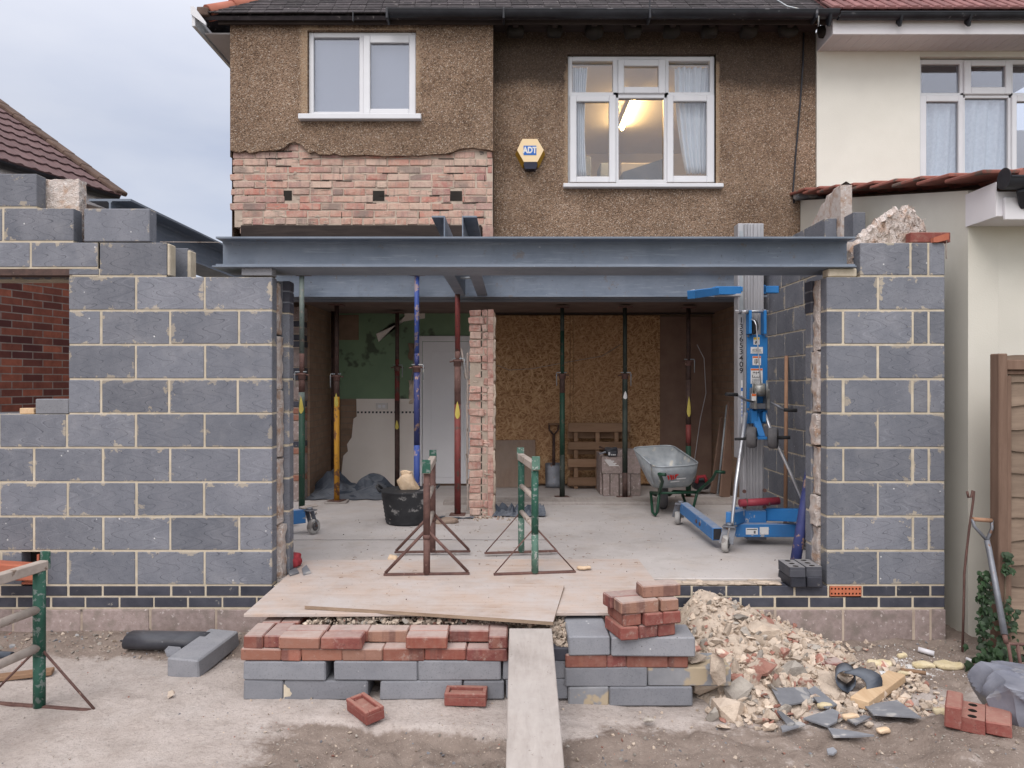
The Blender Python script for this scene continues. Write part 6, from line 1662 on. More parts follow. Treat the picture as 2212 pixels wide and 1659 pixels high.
b = MB(); b.lump((X(1514, 8.7), 8.75, FLOOR + .12), (.20, .16, .12), M['plastic_black'], .03, 8, 9, rounding=.6, seed=12); b.tube([(X(1504, 8.6), 8.6, FLOOR + .15), (X(1508, 8.6), 8.6, FLOOR + .22), (X(1522, 8.6), 8.6, FLOOR + .23), (X(1527, 8.6), 8.6, FLOOR + .16)], .022, M['red_soft'], 8)
tag(b.build('tool_bag'), 'black bag with a red handle on the floor behind the wheelbarrow', 'bag')

# ================================================================== MATERIAL LIFT
LY = 6.05
lift = thing('material_lift', 'blue and silver wind-up material lift with a winch, by the right block wall', 'lift', (X(1625, LY), LY, FLOOR))
Lp = lambda px, py, d=LY: (X(px, d), Z(py, d))
xa, xb_ = X(1605, LY), X(1650, LY)
b = MB()
b.bx(xa, xb_, LY, LY + .10, FLOOR + .07, Z(483, LY), M['alu'], .004)
for q in (1610, 1616, 1623, 1629, 1637, 1645): b.bx(X(q, LY) - .006, X(q, LY) + .006, LY - .012, LY + .001, FLOOR + .08, Z(484, LY), M['alu'], .003)
b.build('mast', lift)
b = MB(); b.bx(X(1592.5, LY), xa - .004, LY - .02, LY + .09, Z(990, LY), Z(484, LY), M['alu'], .004); b.bx(X(1596, LY), X(1603.5, LY), LY - .023, LY - .0205, Z(680, LY), Z(500, LY), M['zinc']); sr = b.build('side_rail', lift)
for i, ch in enumerate("133653409"): text(ch, .062, (X(1599.5, LY), LY - .0215, Z(693 + i * 13.6, LY)), M['ink'], sr, 'numeral', (PI / 2, PI / 2, 0) if False else (PI / 2, 0, 0), .0006, .001)
b = MB(); b.bx(X(1599, LY), X(1602.5, LY), LY - .0218, LY - .0205, Z(915, LY), Z(822, LY), M['white']); b.bx(X(1599, LY), X(1602.5, LY), LY - .023, LY - .0219, Z(845, LY), Z(838, LY), M['logo_blue'])
for i in range(6): b.bx(X(1600, LY), X(1601.6, LY), LY - .023, LY - .0219, Z(860 + i * 8, LY), Z(855 + i * 8, LY), M['logo_blue'])
b.build('sticker', sr)
b = MB(); b.bx(X(1611, LY), X(1655, LY), LY - .035, LY - .0125, Z(915, LY), Z(724, LY), M['blue'], .003)
b.bx(X(1617, LY), X(1622, LY), LY - .075, LY - .036, Z(890, LY), Z(838, LY), M['blue'], .003)
for a, c in ((1613, 727), (1652, 727), (1613, 884), (1652, 884)): b.lathe([(.010, 0), (.010, .006)], M['iron'], (X(a, LY), LY - .0355, Z(c, LY)), (0, -1, 0), 8)
pn = b.build('panel', lift)
def sticker(x0, x1, y0, y1, head, marks):
    mb = MB(); d = LY - .0372
    mb.bx(X(x0, LY), X(x1, LY), d - .0004, d + .002, Z(y1, LY), Z(y0, LY), M['white'])
    if head: mb.bx(X(x0 + .4, LY), X(x1 - .4, LY), d - .0016, d - .0005, Z(y0 + head[0], LY), Z(y0 + .5, LY), M[head[1]])
    for (a, c, e, f) in marks: mb.bx(X(x0 + a, LY), X(x0 + c, LY), d - .0016, d - .0005, Z(y0 + f, LY), Z(y0 + e, LY), M['ink'])
    mb.build('sticker', pn)
sticker(1624.5, 1637.5, 729.5, 745.5, (5.2, 'stick_yellow'), [(4, 8, 8, 10), (6, 10, 10, 12), (3, 6, 11, 14), (8, 9, 12, 14.5)])
sticker(1618.5, 1644.5, 750.5, 764.5, None, [(5, 12, 4.5, 5.3), (14, 22, 5.5, 6.3), (4, 22, 8, 8.8), (4, 5, 5, 8.5), (12.5, 13.3, 3, 9), (2, 24, 10.5, 11.2)])
sticker(1622.5, 1640.5, 770, 789.5, (4.2, 'orange'), [(4, 5, 7, 16), (6.5, 8.5, 6, 18), (10, 11, 6.5, 14), (12.5, 13.5, 7, 16), (8, 12, 13, 14)])
sticker(1618.5, 1644, 796.5, 829.5, (4.2, 'orange'), [(4, 21, 9, 9.8), (6, 8, 7, 9.5), (16, 19, 7, 9.5), (12, 12.8, 7, 13), (3, 4.2, 13.5, 19.5), (3, 22, 18.7, 19.6), (8, 8.7, 16.5, 19), (13, 13.7, 16.5, 19), (18, 18.7, 16.5, 19), (3, 22, 23, 23.5), (3, 22, 26, 26.5), (3, 20, 29, 29.5)])
# carriage with its two fork tubes
b = MB(); zc = Z(627.5, 5.9)
b.beam((X(1493, 5.35), 5.35, Z(637, 5.35)), (X(1545, 5.80), 5.80, Z(623, 5.8) - .025), .06, .06, M['blue'], .003)
b.beam((X(1545, 5.82), 5.85, Z(622, 5.85) - .025), (X(1597, 5.9), 5.90, Z(622, 5.9) - .025), .06, .065, M['blue'], .003)
b.bx(X(1545, 5.9) + .0, X(1599, 5.9), 5.86, 5.93, Z(641, 5.9), Z(636, 5.9), M['alu'], .002)
b.bx(X(1648, 6.2), X(1680, 6.2), 6.17, 6.23, Z(634, 6.2), Z(619, 6.2), M['blue'], .003)
b.bx(X(1588, 6.2), X(1652, 6.2), 6.17, 6.23, Z(636, 6.2), Z(617, 6.2), M['blue'], .003); b.bx(X(1588, 6.0), X(1597, 6.0) - .008, 5.88, 6.20, Z(634, 6.0), Z(624, 6.0), M['blue'], .003); b.bx(X(1650, 6.2), X(1652, 6.2), 6.171, 6.229, Z(634, 6.2), Z(620, 6.2), M['blue'])
b.build('fork', lift)
b = MB(); b.bx(X(1676.5, 6.2), X(1681, 6.2), 6.172, 6.228, Z(633, 6.2), Z(620, 6.2), M['ink']); b.bx(X(1538.5, 5.78), X(1545.5, 5.78), 5.77, 5.80, Z(634, 5.78), Z(623.5, 5.78), M['ink'], .002); b.build('tube_opening', lift)
b = MB(); p = Vector((X(1511, 5.5), 5.46, Z(632, 5.46))); b.beam(Vector((X(1505, 5.42) - .035, 5.455, Z(634, 5.455))), Vector((X(1513, 5.5) - .035, 5.535, Z(632, 5.535))), .004, .045, M['white']); b.build('sticker', lift)
# pulley, brackets
b = MB(); b.tube([(X(1588, 5.98), 5.98, Z(673.5, 5.98)), (X(1660, 5.98), 5.98, Z(673.5, 5.98))], .012, M['chrome'], 10)
for a in (1598, 1613, 1651): b.lathe([(.02, -.01), (.02, .01)], M['iron'], (X(a, 5.98), 5.98, Z(674, 5.98)), (1, 0, 0), 8)
b.build('cross_pin', lift)
b = MB()
for a in (1620, 1652): b.bx(X(a, 5.97) - .012, X(a, 5.97) + .010, 5.95, 6.035, Z(722, 5.97), Z(671, 5.97), M['blue'], .003)
b.build('bracket', lift)
b = MB(); b.lathe([(.06, -.012), (.05, -.006), (.05, .006), (.06, .012)], M['rubber'], (X(1629, 5.96), 5.985, Z(706, 5.96)), (1, .25, 0), 20); b.build('pulley', lift)
b = MB(); b.tube([(X(1624, 5.93), 5.94, Z(690, 5.93)), (X(1629, 5.92), 5.91, Z(694, 5.92)), (X(1632, 5.92), 5.90, Z(704, 5.92)), (X(1640, 5.9), 5.89, Z(800, 5.9)), (X(1644, 5.9), 5.9, Z(835, 5.9))], .005, M['chrome'], 6); b.build('cable', lift)
# winch
wn = MB(); wc_ = Vector((X(1643, 5.9), 5.93, Z(843, 5.9)))
wn.lathe([(.052, -.045), (.052, .045)], M['drum'], wc_, (1, -.3, 0), 24)
wn.lathe([(.075, -.055), (.078, -.048), (.05, -.045)], M['drum'], wc_, (1, -.3, 0), 24); wn.lathe([(.05, .05), (.078, .052), (.078, .06), (.05, .064)], M['drum'], wc_, (1, -.3, 0), 24)
o = wn.build('winch_drum', lift)
b = MB(); b.bx(X(1626, 5.93), X(1632, 5.93), 5.89, 6.01, Z(884, 5.93), Z(838, 5.93), M['drum'], .004); b.bx(X(1655, 5.93), X(1661, 5.93), 5.90, 6.01, Z(884, 5.93), Z(842, 5.93), M['drum'], .004); b.bx(X(1632, 5.93), X(1655, 5.93), 5.93, 6.01, Z(884, 5.93), Z(872, 5.93), M['iron'], .004)
b.bx(X(1622, 5.9), X(1631, 5.9), 5.875, 5.889, Z(866, 5.9), Z(851, 5.9), M['white']); b.bx(X(1622, 5.9), X(1631, 5.9), 5.8735, 5.8748, Z(856, 5.9), Z(851.2, 5.9), M['orange']); b.build('winch_frame', lift)
for pts, g0, g1 in (([(X(1628, 5.88), 5.9, Z(868, 5.88)), (X(1610, 5.84), 5.85, Z(864, 5.84)), (X(1592, 5.78), 5.79, Z(853.5, 5.78))], (1592.5, 853), (1568, 852)), ([(X(1661, 5.9), 5.93, Z(868, 5.9)), (X(1678, 5.85), 5.86, Z(876, 5.85)), (X(1695, 5.8), 5.81, Z(886, 5.8))], (1693, 886), (1722, 887))):
    b = MB(); b.tube(pts, .010, M['iron'], 8); b.tube([(X(g0[0], 5.79), 5.79, Z(g0[1], 5.79)), (X(g1[0], 5.76), 5.76, Z(g1[1], 5.76))], .015, M['rubber'], 10); b.build('crank_handle', lift)
# transport wheels on their bracket
b = MB(); b.beam((X(1633, 5.95), 6.0, Z(893, 5.95)), (X(1645, 5.85), 5.85, Z(945, 5.85)), .055, .03, M['blue'], .003); b.bx(X(1622, 5.95), X(1634, 5.95), 5.93, 6.01, Z(915, 5.95), Z(888, 5.95), M['blue'], .003); b.bx(X(1648, 5.95), X(1655, 5.95), 5.95, 6.01, Z(912, 5.95), Z(890, 5.95), M['blue'], .003)
b.bx(X(1636, 5.83), X(1664, 5.83), 5.82, 5.85, Z(950, 5.83), Z(944, 5.83), M['blue'], .003); b.build('wheel_bracket', lift)
b = MB(); b.tube([(X(1588, 5.80), 5.80, Z(949, 5.8)), (X(1624, 5.83), 5.83, Z(948, 5.83))], .011, M['rubber'], 8); b.tube([(X(1676, 5.83), 5.83, Z(946, 5.83)), (X(1707, 5.80), 5.80, Z(945.5, 5.8))], .014, M['rubber'], 8); b.tube([(X(1620, 5.83), 5.83, Z(947.5, 5.83)), (X(1680, 5.83), 5.83, Z(946.5, 5.83))], .008, M['iron'], 8); b.build('axle', lift)
for a, c, ax_ in ((1624, 945, (1, -.42, 0)), (1670, 947, (1, -.45, 0))):
    b = MB(); b.lathe([(.045, -.034), (.074, -.036), (.082, -.025), (.085, 0), (.082, .025), (.074, .036), (.045, .034), (.04, .02), (.02, .03)], M['wheel_dark'], (X(a, 5.83), 5.83, Z(c, 5.83)), ax_, 24); o = b.build('wheel', lift)
    b = MB(); b.lathe([(.046, -.0365), (.015, -.046), (.015, -.03)], M['rubber'], (X(a, 5.83), 5.83, Z(c, 5.83)), ax_, 16); b.build('hub', o)
# stays, base, legs and castors
def castor(mb_parent, c, ax_, wheelmat='wheel_grey', r=.065, top=None):
    c = Vector(c); ax_ = Vector(ax_).normalized()
    b = MB(); b.lathe([(r * .55, -.018), (r * .9, -.024), (r, -.014), (r, .014), (r * .9, .024), (r * .55, .018)], M[wheelmat], c, ax_, 24); b.lathe([(r * .55, -.022), (r * .2, -.028), (r * .2, .028), (r * .55, .022)], M['wheel_dark'], c, ax_, 16); o = b.build('castor', mb_parent)
    b = MB(); tp = Vector(top) if top else c + Vector((-.03, .02, r + .05)); rt = ax_.cross(Vector((0, 0, 1)))
    for s_ in (-1, 1): b.beam(c + ax_ * .032 * s_, tp + ax_ * .028 * s_, .006, .045, M['iron'], .002, up=ax_)
    b.box(tp + Vector((0, 0, .008)), (.10, .09, .010), M['iron'], math.atan2(ax_.y, ax_.x), .002); b.lathe([(.03, 0), (.025, .02)], M['iron'], tp + Vector((0, 0, .013)), (0, 0, 1), 12); b.build('fork_bracket', o)
FL_c = Vector((X(1568, 5.72), 5.72, FLOOR + .066)); FR_c = Vector((X(1743, 5.8), 5.8, FLOOR + .066)); BL_c = Vector((X(1464, 6.85), 6.85, FLOOR + .066))
castor(lift, FL_c, (.9, -.45, 0), top=FL_c + Vector((.035, .02, .125))); castor(lift, FR_c, (.8, .6, 0), 'wheel_dark', top=FR_c + Vector((-.02, .03, .135))); castor(lift, BL_c, (.95, -.3, 0), 'wheel_grey', .06, top=BL_c + Vector((.02, -.03, .125)))
b = MB(); b.tube([(X(1611, 5.98), 5.98, Z(893, 5.98)), (X(1592, 5.8), 5.82, Z(1045, 5.82)), (X(1583, 5.74), 5.75, Z(1120, 5.75)), (X(1582, 5.73), 5.735, Z(1160, 5.735))], [.018, .018, .012, .016], M['chrome'], 10); b.build('stay', lift)
b = MB(); b.tube([(X(1652, 5.98), 5.99, Z(893, 5.99)), (X(1666, 5.96), 5.97, Z(930, 5.97)), (X(1708, 5.9), 5.90, Z(1022, 5.9)), (X(1748, 5.82), 5.83, Z(1112, 5.83))], [.016, .016, .013, .013], M['chrome'], 10); b.build('stay', lift)
zb_ = FLOOR + .075
b = MB()
b.bx(X(1588, 5.93), X(1752, 5.93), 5.92, 5.99, zb_, zb_ + .105, M['blue_dusty'], .004)                       # cross tube
b.bx(X(1604, 6.0), X(1656, 6.0), 5.995, 6.20, zb_ + .06, zb_ + .20, M['blue_dusty'], .006)
for a, c in ((1608, 1062), (1652, 1060), (1608, 1096), (1652, 1096)): b.lathe([(.016, 0), (.016, .008)], M['rust'], (X(a, 5.99), 5.9945, Z(c, 5.99)), (0, -1, 0), 8)
b.bx(X(1614, 5.99), X(1656, 5.99), 5.99, 6.08, zb_ - .035, zb_ - .001, M['iron'], .003)
bs = b.build('base', lift)
b = MB(); b.bx(X(1611, 5.92), X(1637, 5.92), 5.9175, 5.9195, Z(1155, 5.92), Z(1141, 5.92), M['white']); b.bx(X(1641, 5.92), X(1660, 5.92), 5.9175, 5.9195, Z(1155, 5.92), Z(1139, 5.92), M['white'])
b.bx(X(1613, 5.92), X(1635, 5.92), 5.9163, 5.9174, Z(1145, 5.92), Z(1143, 5.92), M['wheel_dark']); b.bx(X(1628, 5.92), X(1632, 5.92), 5.9163, 5.9174, Z(1153, 5.92), Z(1147, 5.92), M['wheel_dark']); b.build('sticker', bs)
b = MB(); b.beam((X(1606, 6.05), 6.06, zb_ + .15), FL_c + Vector((.05, .06, .185)), .07, .10, M['blue_dusty'], .004); b.build('stabiliser', lift)
b = MB(); b.beam((X(1652, 6.1), 6.06, zb_ + .16), FR_c + Vector((.0, .03, .20)), .07, .10, M['blue'], .004); b.build('stabiliser', lift)
l0, l1 = Vector((X(1551, 5.80), 5.82, zb_ + .045)), BL_c + Vector((.05, -.03, .095))
b = MB(); b.beam(l0, l1, .075, .10, M['blue_dusty'], .004); lg = b.build('leg', lift)
b = MB(); dv = (l0 - l1).normalized(); b.beam(l0 + dv * .0005, l0 + dv * .0015, .062, .087, M['ink']); b.build('tube_opening', lg)
sd = Vector((-dv.y, dv.x, 0)); sd = sd if sd.x < 0 else -sd
for t_ in (.35, .45):
    b = MB(); b.lathe([(.018, 0), (.016, .006)], M['rust'], l0 - dv * t_ + sd * .0378, sd, 8); b.build('bolt', lg)
b = MB(); b.tube([(X(1593, 6.0), 5.95, Z(1085, 6)), (X(1680, 6.0), 5.97, Z(1081, 6))], .030, M['red_tube'], 14); b.build('red_tube', lift)
b = MB()
for a in (1608, 1656): b.lathe([(.033, -.006), (.033, .006)], M['rust'], (X(a, 6), 5.953 + (.02 * (a - 1593) / 87), Z(1084.2, 6)), (1, .05, .02), 14)
b.build('strap', lift)
# second lift: only one leg and castor show past the left wall
l2 = thing('lift_leg', 'blue steel lift leg with a castor, sticking out behind the left block wall', 'lift leg', (X(650, 6.4), 6.4, FLOOR))
b = MB(); b.beam((X(570, 6.55), 6.28, FLOOR + .135), (X(659, 6.45), 6.45, FLOOR + .155), .07, .12, M['blue_dusty'], .004); b.build('leg', l2); b = MB(); b.bx(X(596, 6.75), X(639, 6.75), 6.73, 6.78, Z(1125, 6.75), Z(1106, 6.75) + .01, M['blue'], .004); b.build('cross_plate', l2)
b = MB(); b.beam((X(650, 6.45), 6.44, FLOOR + .222), (X(683, 6.5), 6.52, FLOOR + .235), .09, .012, M['timber_worn'], .002); b.build('end_plate', l2)
castor(l2, (X(676, 6.4), 6.42, FLOOR + .066), (.9, -.45, 0), top=(X(666, 6.4), 6.44, FLOOR + .195))
# broom handle on the side wall
b = MB(); b.tube([(X(1692, 6.55), 6.5, FLOOR + .01), (X(1705.5, 6.9), 6.98, Z(770, 6.98))], .017, M['broom'], 10); tag(b.build('wooden_pole'), 'plain wooden pole leaning on the right side wall behind the lift', 'pole')
# ================================================================== PLYWOOD, PLANK
b = MB(); b.box((-.285, 4.78, FLOOR + .009), (2.44, 1.27, .018), M['ply'], math.radians(.8), .002)
o = b.build('plywood_sheet'); tag(o, 'wide dusty plywood sheet laid over the threshold, under a smaller one', 'plywood')
b = MB()
c4 = [Vector((-1.178, 4.21, .44)), Vector((.221, 3.98, .432)), Vector((.328, 4.65, .437)), Vector((-1.096, 4.83, .437))]
nn = 12
for lay, dz, fl in ((0, 0.0, False), (1, -.019, True)):
    b.grid(lambda i, j: (c4[0].lerp(c4[1], i / nn)).lerp(c4[3].lerp(c4[2], i / nn), j / 6) + Vector((0, 0, dz - .010 * (1 - j / 6) * (i / nn) ** 2)), nn + 1, 7, M['ply'], (.6, .5, .5), flip=fl)
for seq in ([(c4[0], c4[1])], [(c4[1], c4[2])], [(c4[2], c4[3])], [(c4[3], c4[0])]):
    p, q = seq[0]; drop = lambda v: -.010 * max(0, 1 - (v - (c4[0] if False else v)).length)
    b.grid(lambda i, j: p.lerp(q, i / nn) + Vector((0, 0, -.019 * j - (.010 * (i / nn) ** 2 if seq[0][0] is c4[0] else (.010 * (1 - i / nn) if seq[0][0] is c4[1] else 0)))), nn + 1, 2, M['ply_edge'], (.5, .5, .5), flip=True)
o = b.build('plywood_sheet'); tag(o, 'smaller pale plywood sheet lying askew on top of the wide one', 'plywood')
b = MB()
p0, p1 = Vector((.098, 3.915, .392)), Vector((.078, 1.55, -.01))
b.beam(p0, p1, .225, .038, M['plank'], .004)
o = b.build('scaffold_board'); tag(o, 'grey scaffold board sloping from the brick stack down towards the viewer', 'plank')

# ================================================================== BRICK AND BLOCK STACKS
BW, BL, BH = .1025, .215, .065
def brick_mesh(mat, frog=False, holes=False):
    b = MB()
    if not holes and not frog:
        b.box((0, 0, BH / 2), (BL, BW, BH), M[mat], None, .006, jit=.003)
    elif frog:
        b.box((0, 0, BH * .36), (BL, BW, BH * .72), M[mat], None, .004)
        t_ = .022
        for x0, x1, y0, y1 in ((-BL / 2, BL / 2, -BW / 2, -BW / 2 + t_), (-BL / 2, BL / 2, BW / 2 - t_, BW / 2), (-BL / 2, -BL / 2 + t_, -BW / 2 + t_, BW / 2 - t_), (BL / 2 - t_, BL / 2, -BW / 2 + t_, BW / 2 - t_)):
            b.bx(x0, x1, y0, y1, BH * .7, BH, M[mat], .003, rnd=(.5, .5, .5))
    else:
        b.bx(-BL / 2, BL / 2, -BW / 2, BW / 2, 0, BH - .02, M[mat], .002, rnd=(.5, .5, .5))
        for x0, x1, y0, y1 in ((-BL / 2, BL / 2, -BW / 2, -BW / 2 + .0015), (-BL / 2, BL / 2, BW / 2 - .0015, BW / 2), (-BL / 2, -BL / 2 + .0015, -BW / 2, BW / 2), (BL / 2 - .0015, BL / 2, -BW / 2, BW / 2)):
            b.bx(x0, x1, y0, y1, BH - .0205, BH, M[mat], 0, rnd=(.5, .5, .5))
        holed_face(b, -BL / 2, BL / 2, -BW / 2, BW / 2, BH, .02, 3, 1, (.019, .019), M[mat], M['dark'], 'z', 5)
    o_ = b.build('brick', origin=(0, 0, 0)); me = o_.data; bpy.data.objects.remove(o_); return me
MESH = {k: [brick_mesh(k) for _ in range(3)] for k in ('brick', 'brick_orange', 'brick_plum', 'brick_buff', 'brick_wire')}
MESH['frog'] = [brick_mesh('brick_wire', True)]
MESH['blue_holed'] = [brick_mesh('engineering_dusty', holes=True)]
MESH['red_holed'] = [brick_mesh('brick_wire', holes=True)]
MESH['blue'] = [brick_mesh('engineering')]
def brick(x, y, z, rot, kind, label, group=None, rx=0.0, ry=0.0, name='brick'):
    o = bpy.data.objects.new(name, RND.choice(MESH[kind])); COL.objects.link(o)
    o.location = (x, y, z); o.rotation_euler = (rx, ry, rot); return tag(o, label, 'brick', group)
def block_(x0, x1, d0, d1, z0, z1, label, group, stain=None, mat='block_plain', rot=0.0, name='concrete_block'):
    b = MB(); b.box(((x0 + x1) / 2, (d0 + d1) / 2, (z0 + z1) / 2), (x1 - x0, d1 - d0, z1 - z0), M[mat], math.radians(rot), .007, jit=.003)
    o = b.build(name); tag(o, label, 'block', group)
    if stain:
        b = MB()
        for poly in stain: b.prism([(X(a, d0), Z(c, d0)) for a, c in poly], (0, d0 - .0012, 0), (1, 0, 0), (0, 0, 1), (0, .0011, 0), M['mortar'])
        b.build('mortar_stain', o)
    return o
SD, SL = 3.90, lambda px: X(px, 3.90)
GL = 'bricks and blocks stacked left of the scaffold board'; GR = 'bricks and blocks stacked right of the scaffold board'
zs = [.036, .139, .242, .3085, .375]
ORD = ['first', 'second', 'third', 'fourth', 'fifth', 'sixth', 'seventh', 'eighth']
for i, (a, c) in enumerate(((526.4, 610.8), (612.5, 793.7), (821, 998.8), (1000.5, 1089))):
    block_(SL(a), SL(c), SD, SD + .215, zs[0], zs[1] - .001, ['pitted grey half block at the bottom left corner of the left stack', 'tan stained grey block in the bottom course of the left stack',
           'grey block behind the two loose bricks, in the bottom course of the left stack', 'grey half block beside the board foot, in the bottom course of the left stack'][i], GL,
           [[(613, 1479), (617, 1480), (620, 1485), (626, 1488), (627, 1494), (631, 1498), (628, 1503), (629, 1508), (625, 1512), (613, 1511)]] if i == 1 else None)
block_(SL(1092), SL(1092) + .33, SD + .01, SD + .22, zs[0], zs[1] - .001, 'grey block passing under the scaffold board at ground level', GL)
for i, (a, c) in enumerate(((526.4, 704.8), (722, 901), (902.2, 1082))):
    block_(SL(a), SL(c), SD - .003, SD + .212, zs[1], zs[2] - .001, 'grey block, ' + ORD[i] + ' from the left in the upper block course of the left stack', GL, rot=(-.6, .5, 0)[i])
block_(SL(1086), SL(1086) + .335, SD + .012, SD + .215, zs[1], zs[2] - .001, 'grey block passing under the scaffold board, in the upper block course', GL)
row2 = [(522, 607.4, 'brick_orange', 0), (608, 650.8, 'brick', 1), (652, 738, 'brick_orange', 0), (739, 827, 'brick_buff', 0), (828, 916, 'brick', 0), (917, 1007, 'brick', 0), (1008, 1095, 'brick_plum', 0)]
for i, (a, c, kd, hd) in enumerate(row2):
    brick((SL(a) + SL(c)) / 2, SD + (BL / 2 if hd else BW / 2) - .004 + RND.uniform(-.004, .004), zs[2], (PI / 2 if hd else 0) + RND.uniform(-.01, .01), kd, ('brick end, ' if hd else 'brick side, ') + ORD[i] + ' from the left in the lower brick course of the left stack', GL)
brick(SL(1140), SD + .07, zs[2], .02, 'brick_plum', 'brick almost hidden under the scaffold board, in the lower brick course', GL)
brick(SL(1211), SD + .11, zs[2], PI / 2, 'blue', 'dark blue brick end beside the scaffold board, next to the right stack', GL)
row3 = [(-1.362, 4.006, PI / 2, 'brick', 'red brick end at the top left corner of the left stack'), (-1.257, 4.01, PI / 2, 'brick_plum', 'plum brick end, second on the top of the left stack'),
        (-1.345, 4.228, PI / 2, 'brick', 'dusty brick at the back left corner of the left stack, against the plywood'), (-1.240, 4.235, PI / 2, 'brick', 'dusty brick beside the back left corner of the left stack'),
        (-1.115, 3.93, 0, 'brick_orange', 'orange brown brick jutting out on the top course of the left stack'), (-.897, 3.93, 0, 'brick_plum', 'dark banded brick jutting out beside the orange brown one'),
        (-1.108, 4.036, 0, 'brick', 'dusty brick lying behind the orange brown jutting brick'), (-.882, 4.036, 0, 'brick', 'dusty brick lying behind the dark banded jutting brick'),
        (-.668, 4.034, 0, 'brick_buff', 'brown brick set back between two jutting bricks, left stack top'), (-.449, 3.93, 0, 'brick', 'banded orange brick jutting out alone on the top course of the left stack'),
        (-.450, 4.037, 0, 'brick', 'dusty brick behind the lone jutting orange brick'), (-.232, 4.034, 0, 'brick', 'red brick set back beside the board, left stack top'), (-.074, 3.995, PI / 2, 'brick_plum', 'brick end jutting out against the scaffold board'),
        (-.202, 4.205, PI / 2, 'brick_buff', 'buff brick in the rubble behind the left stack, next to a pink scrap'), (-.097, 4.205, PI / 2, 'brick_buff', 'buff brick in the rubble behind the left stack, nearer the board')]
for x, y, r, kd, lab in row3: brick(x, y, zs[3], r + RND.uniform(-.012, .012), kd, lab, GL)
# right stack
RL = lambda px: X(px, 3.89); RDp = 3.89; zr = [.006, .109, .212, .278, .381]
block_(RL(1228), RL(1315.7), RDp, RDp + .215, zr[0], zr[1] - .001, 'stained grey half block at the bottom of the right stack, by the board', GR, None, 'block_stained')
block_(RL(1317), RL(1497), RDp, RDp + .215, zr[0], zr[1] - .001, 'plain grey block at the bottom of the right stack, by the rubble', GR)
block_(RL(1220.5), RL(1399), RDp, RDp + .215, zr[1], zr[2] - .001, 'plain grey block in the second course of the right stack, by the board', GR)
block_(RL(1400.5), RL(1400.5) + .44, RDp + .004, RDp + .22, zr[1], zr[2] - .001, 'tan stained grey block running into the rubble heap', GR, None, 'block_stained')
for a, c, kd, hd, lab in ((1222, 1311, 'brick', 0, 'red brick side, by the board, sandwiched between grey blocks'), (1311, 1354, 'brick_plum', 1, 'brick end between two red bricks, sandwiched between grey blocks'),
                          (1354, 1443, 'brick', 0, 'dark patched red brick side, sandwiched between grey blocks'), (1444, 1486.6, 'brick', 1, 'brick end nearest the rubble, sandwiched between grey blocks')):
    brick((RL(a) + RL(c)) / 2, RDp + (BL / 2 if hd else BW / 2) - .002, zr[2], PI / 2 if hd else 0, kd, lab, GR)
brick(.44, RDp + .17, zr[2], 0, 'brick', 'dusty brick hidden behind the sandwiched bricks of the right stack', GR)
block_(RL(1228), RL(1318), RDp - .01, RDp + .43, zr[3], zr[4] - .001, 'grey block lying end on with a dusty top, beside the pile of red bricks', GR)
block_(RL(1319.5), RL(1500), RDp - .03, RDp + .185, zr[3], zr[4] - .001, 'chipped grey block carrying the pile of red bricks', GR, mat='block_plain')
Oo, U_, V_, th = Vector((.558, 3.80, 0)), Vector((.963, .27, 0)), Vector((-.27, .963, 0)), math.radians(15.6)
def pile(u, v, lev, along_v, kd, lab, dr=0.0):
    p = Oo + U_ * u + V_ * v; brick(p.x, p.y, zr[4] + .0655 * lev, th + (PI / 2 if along_v else 0) + dr, kd, lab, 'red bricks piled on the right stack')
pile(.052, .108, 0, True, 'brick_wire', 'brick at the near left foot of the pile on the grey block'); pile(.158, .11, 0, True, 'brick_plum', 'brick end in the middle of the bottom of the pile'); pile(.264, .112, 0, True, 'brick_plum', 'brick end at the right foot of the pile')
pile(.070, .118, 1, True, 'brick', 'brick in the second layer of the pile, left end'); pile(.180, .094, 1, True, 'brick_wire', 'brick end jutting out in the second layer of the pile', .04); pile(.286, .098, 1, True, 'brick_wire', 'brick end at the right of the second layer of the pile', .02)
pile(.112, .052, 2, False, 'brick_buff', 'brown streaked brick lying lengthways in the third layer of the pile'); pile(.095, .16, 2, False, 'brick_plum', 'brick lying behind the brown streaked one in the pile'); pile(.276, .10, 2, True, 'brick_buff', 'brick end at the right of the third layer of the pile')
pile(.255, .085, 3, False, 'brick_buff', 'topmost brick, lying across the pile', -.08)

# blue bricks on the threshold
for x, y, z, kd, lab in ((1.853, 4.905, Z0, 'blue', 'blue brick in the lower layer of the stack on the threshold, nearer the opening'), (1.962, 4.905, Z0, 'blue', 'lower blue brick with a dusty end, on the threshold against the block wall'),
                         (1.850, 4.90, Z0 + .066, 'blue_holed', 'upper blue perforated brick on the threshold, nearer the opening'), (1.962, 4.915, Z0 + .066, 'blue_holed', 'upper blue perforated brick on the threshold, against the block wall')):
    brick(x, y, z, PI / 2 + RND.uniform(-.02, .02), kd, lab, 'blue perforated bricks on the threshold')
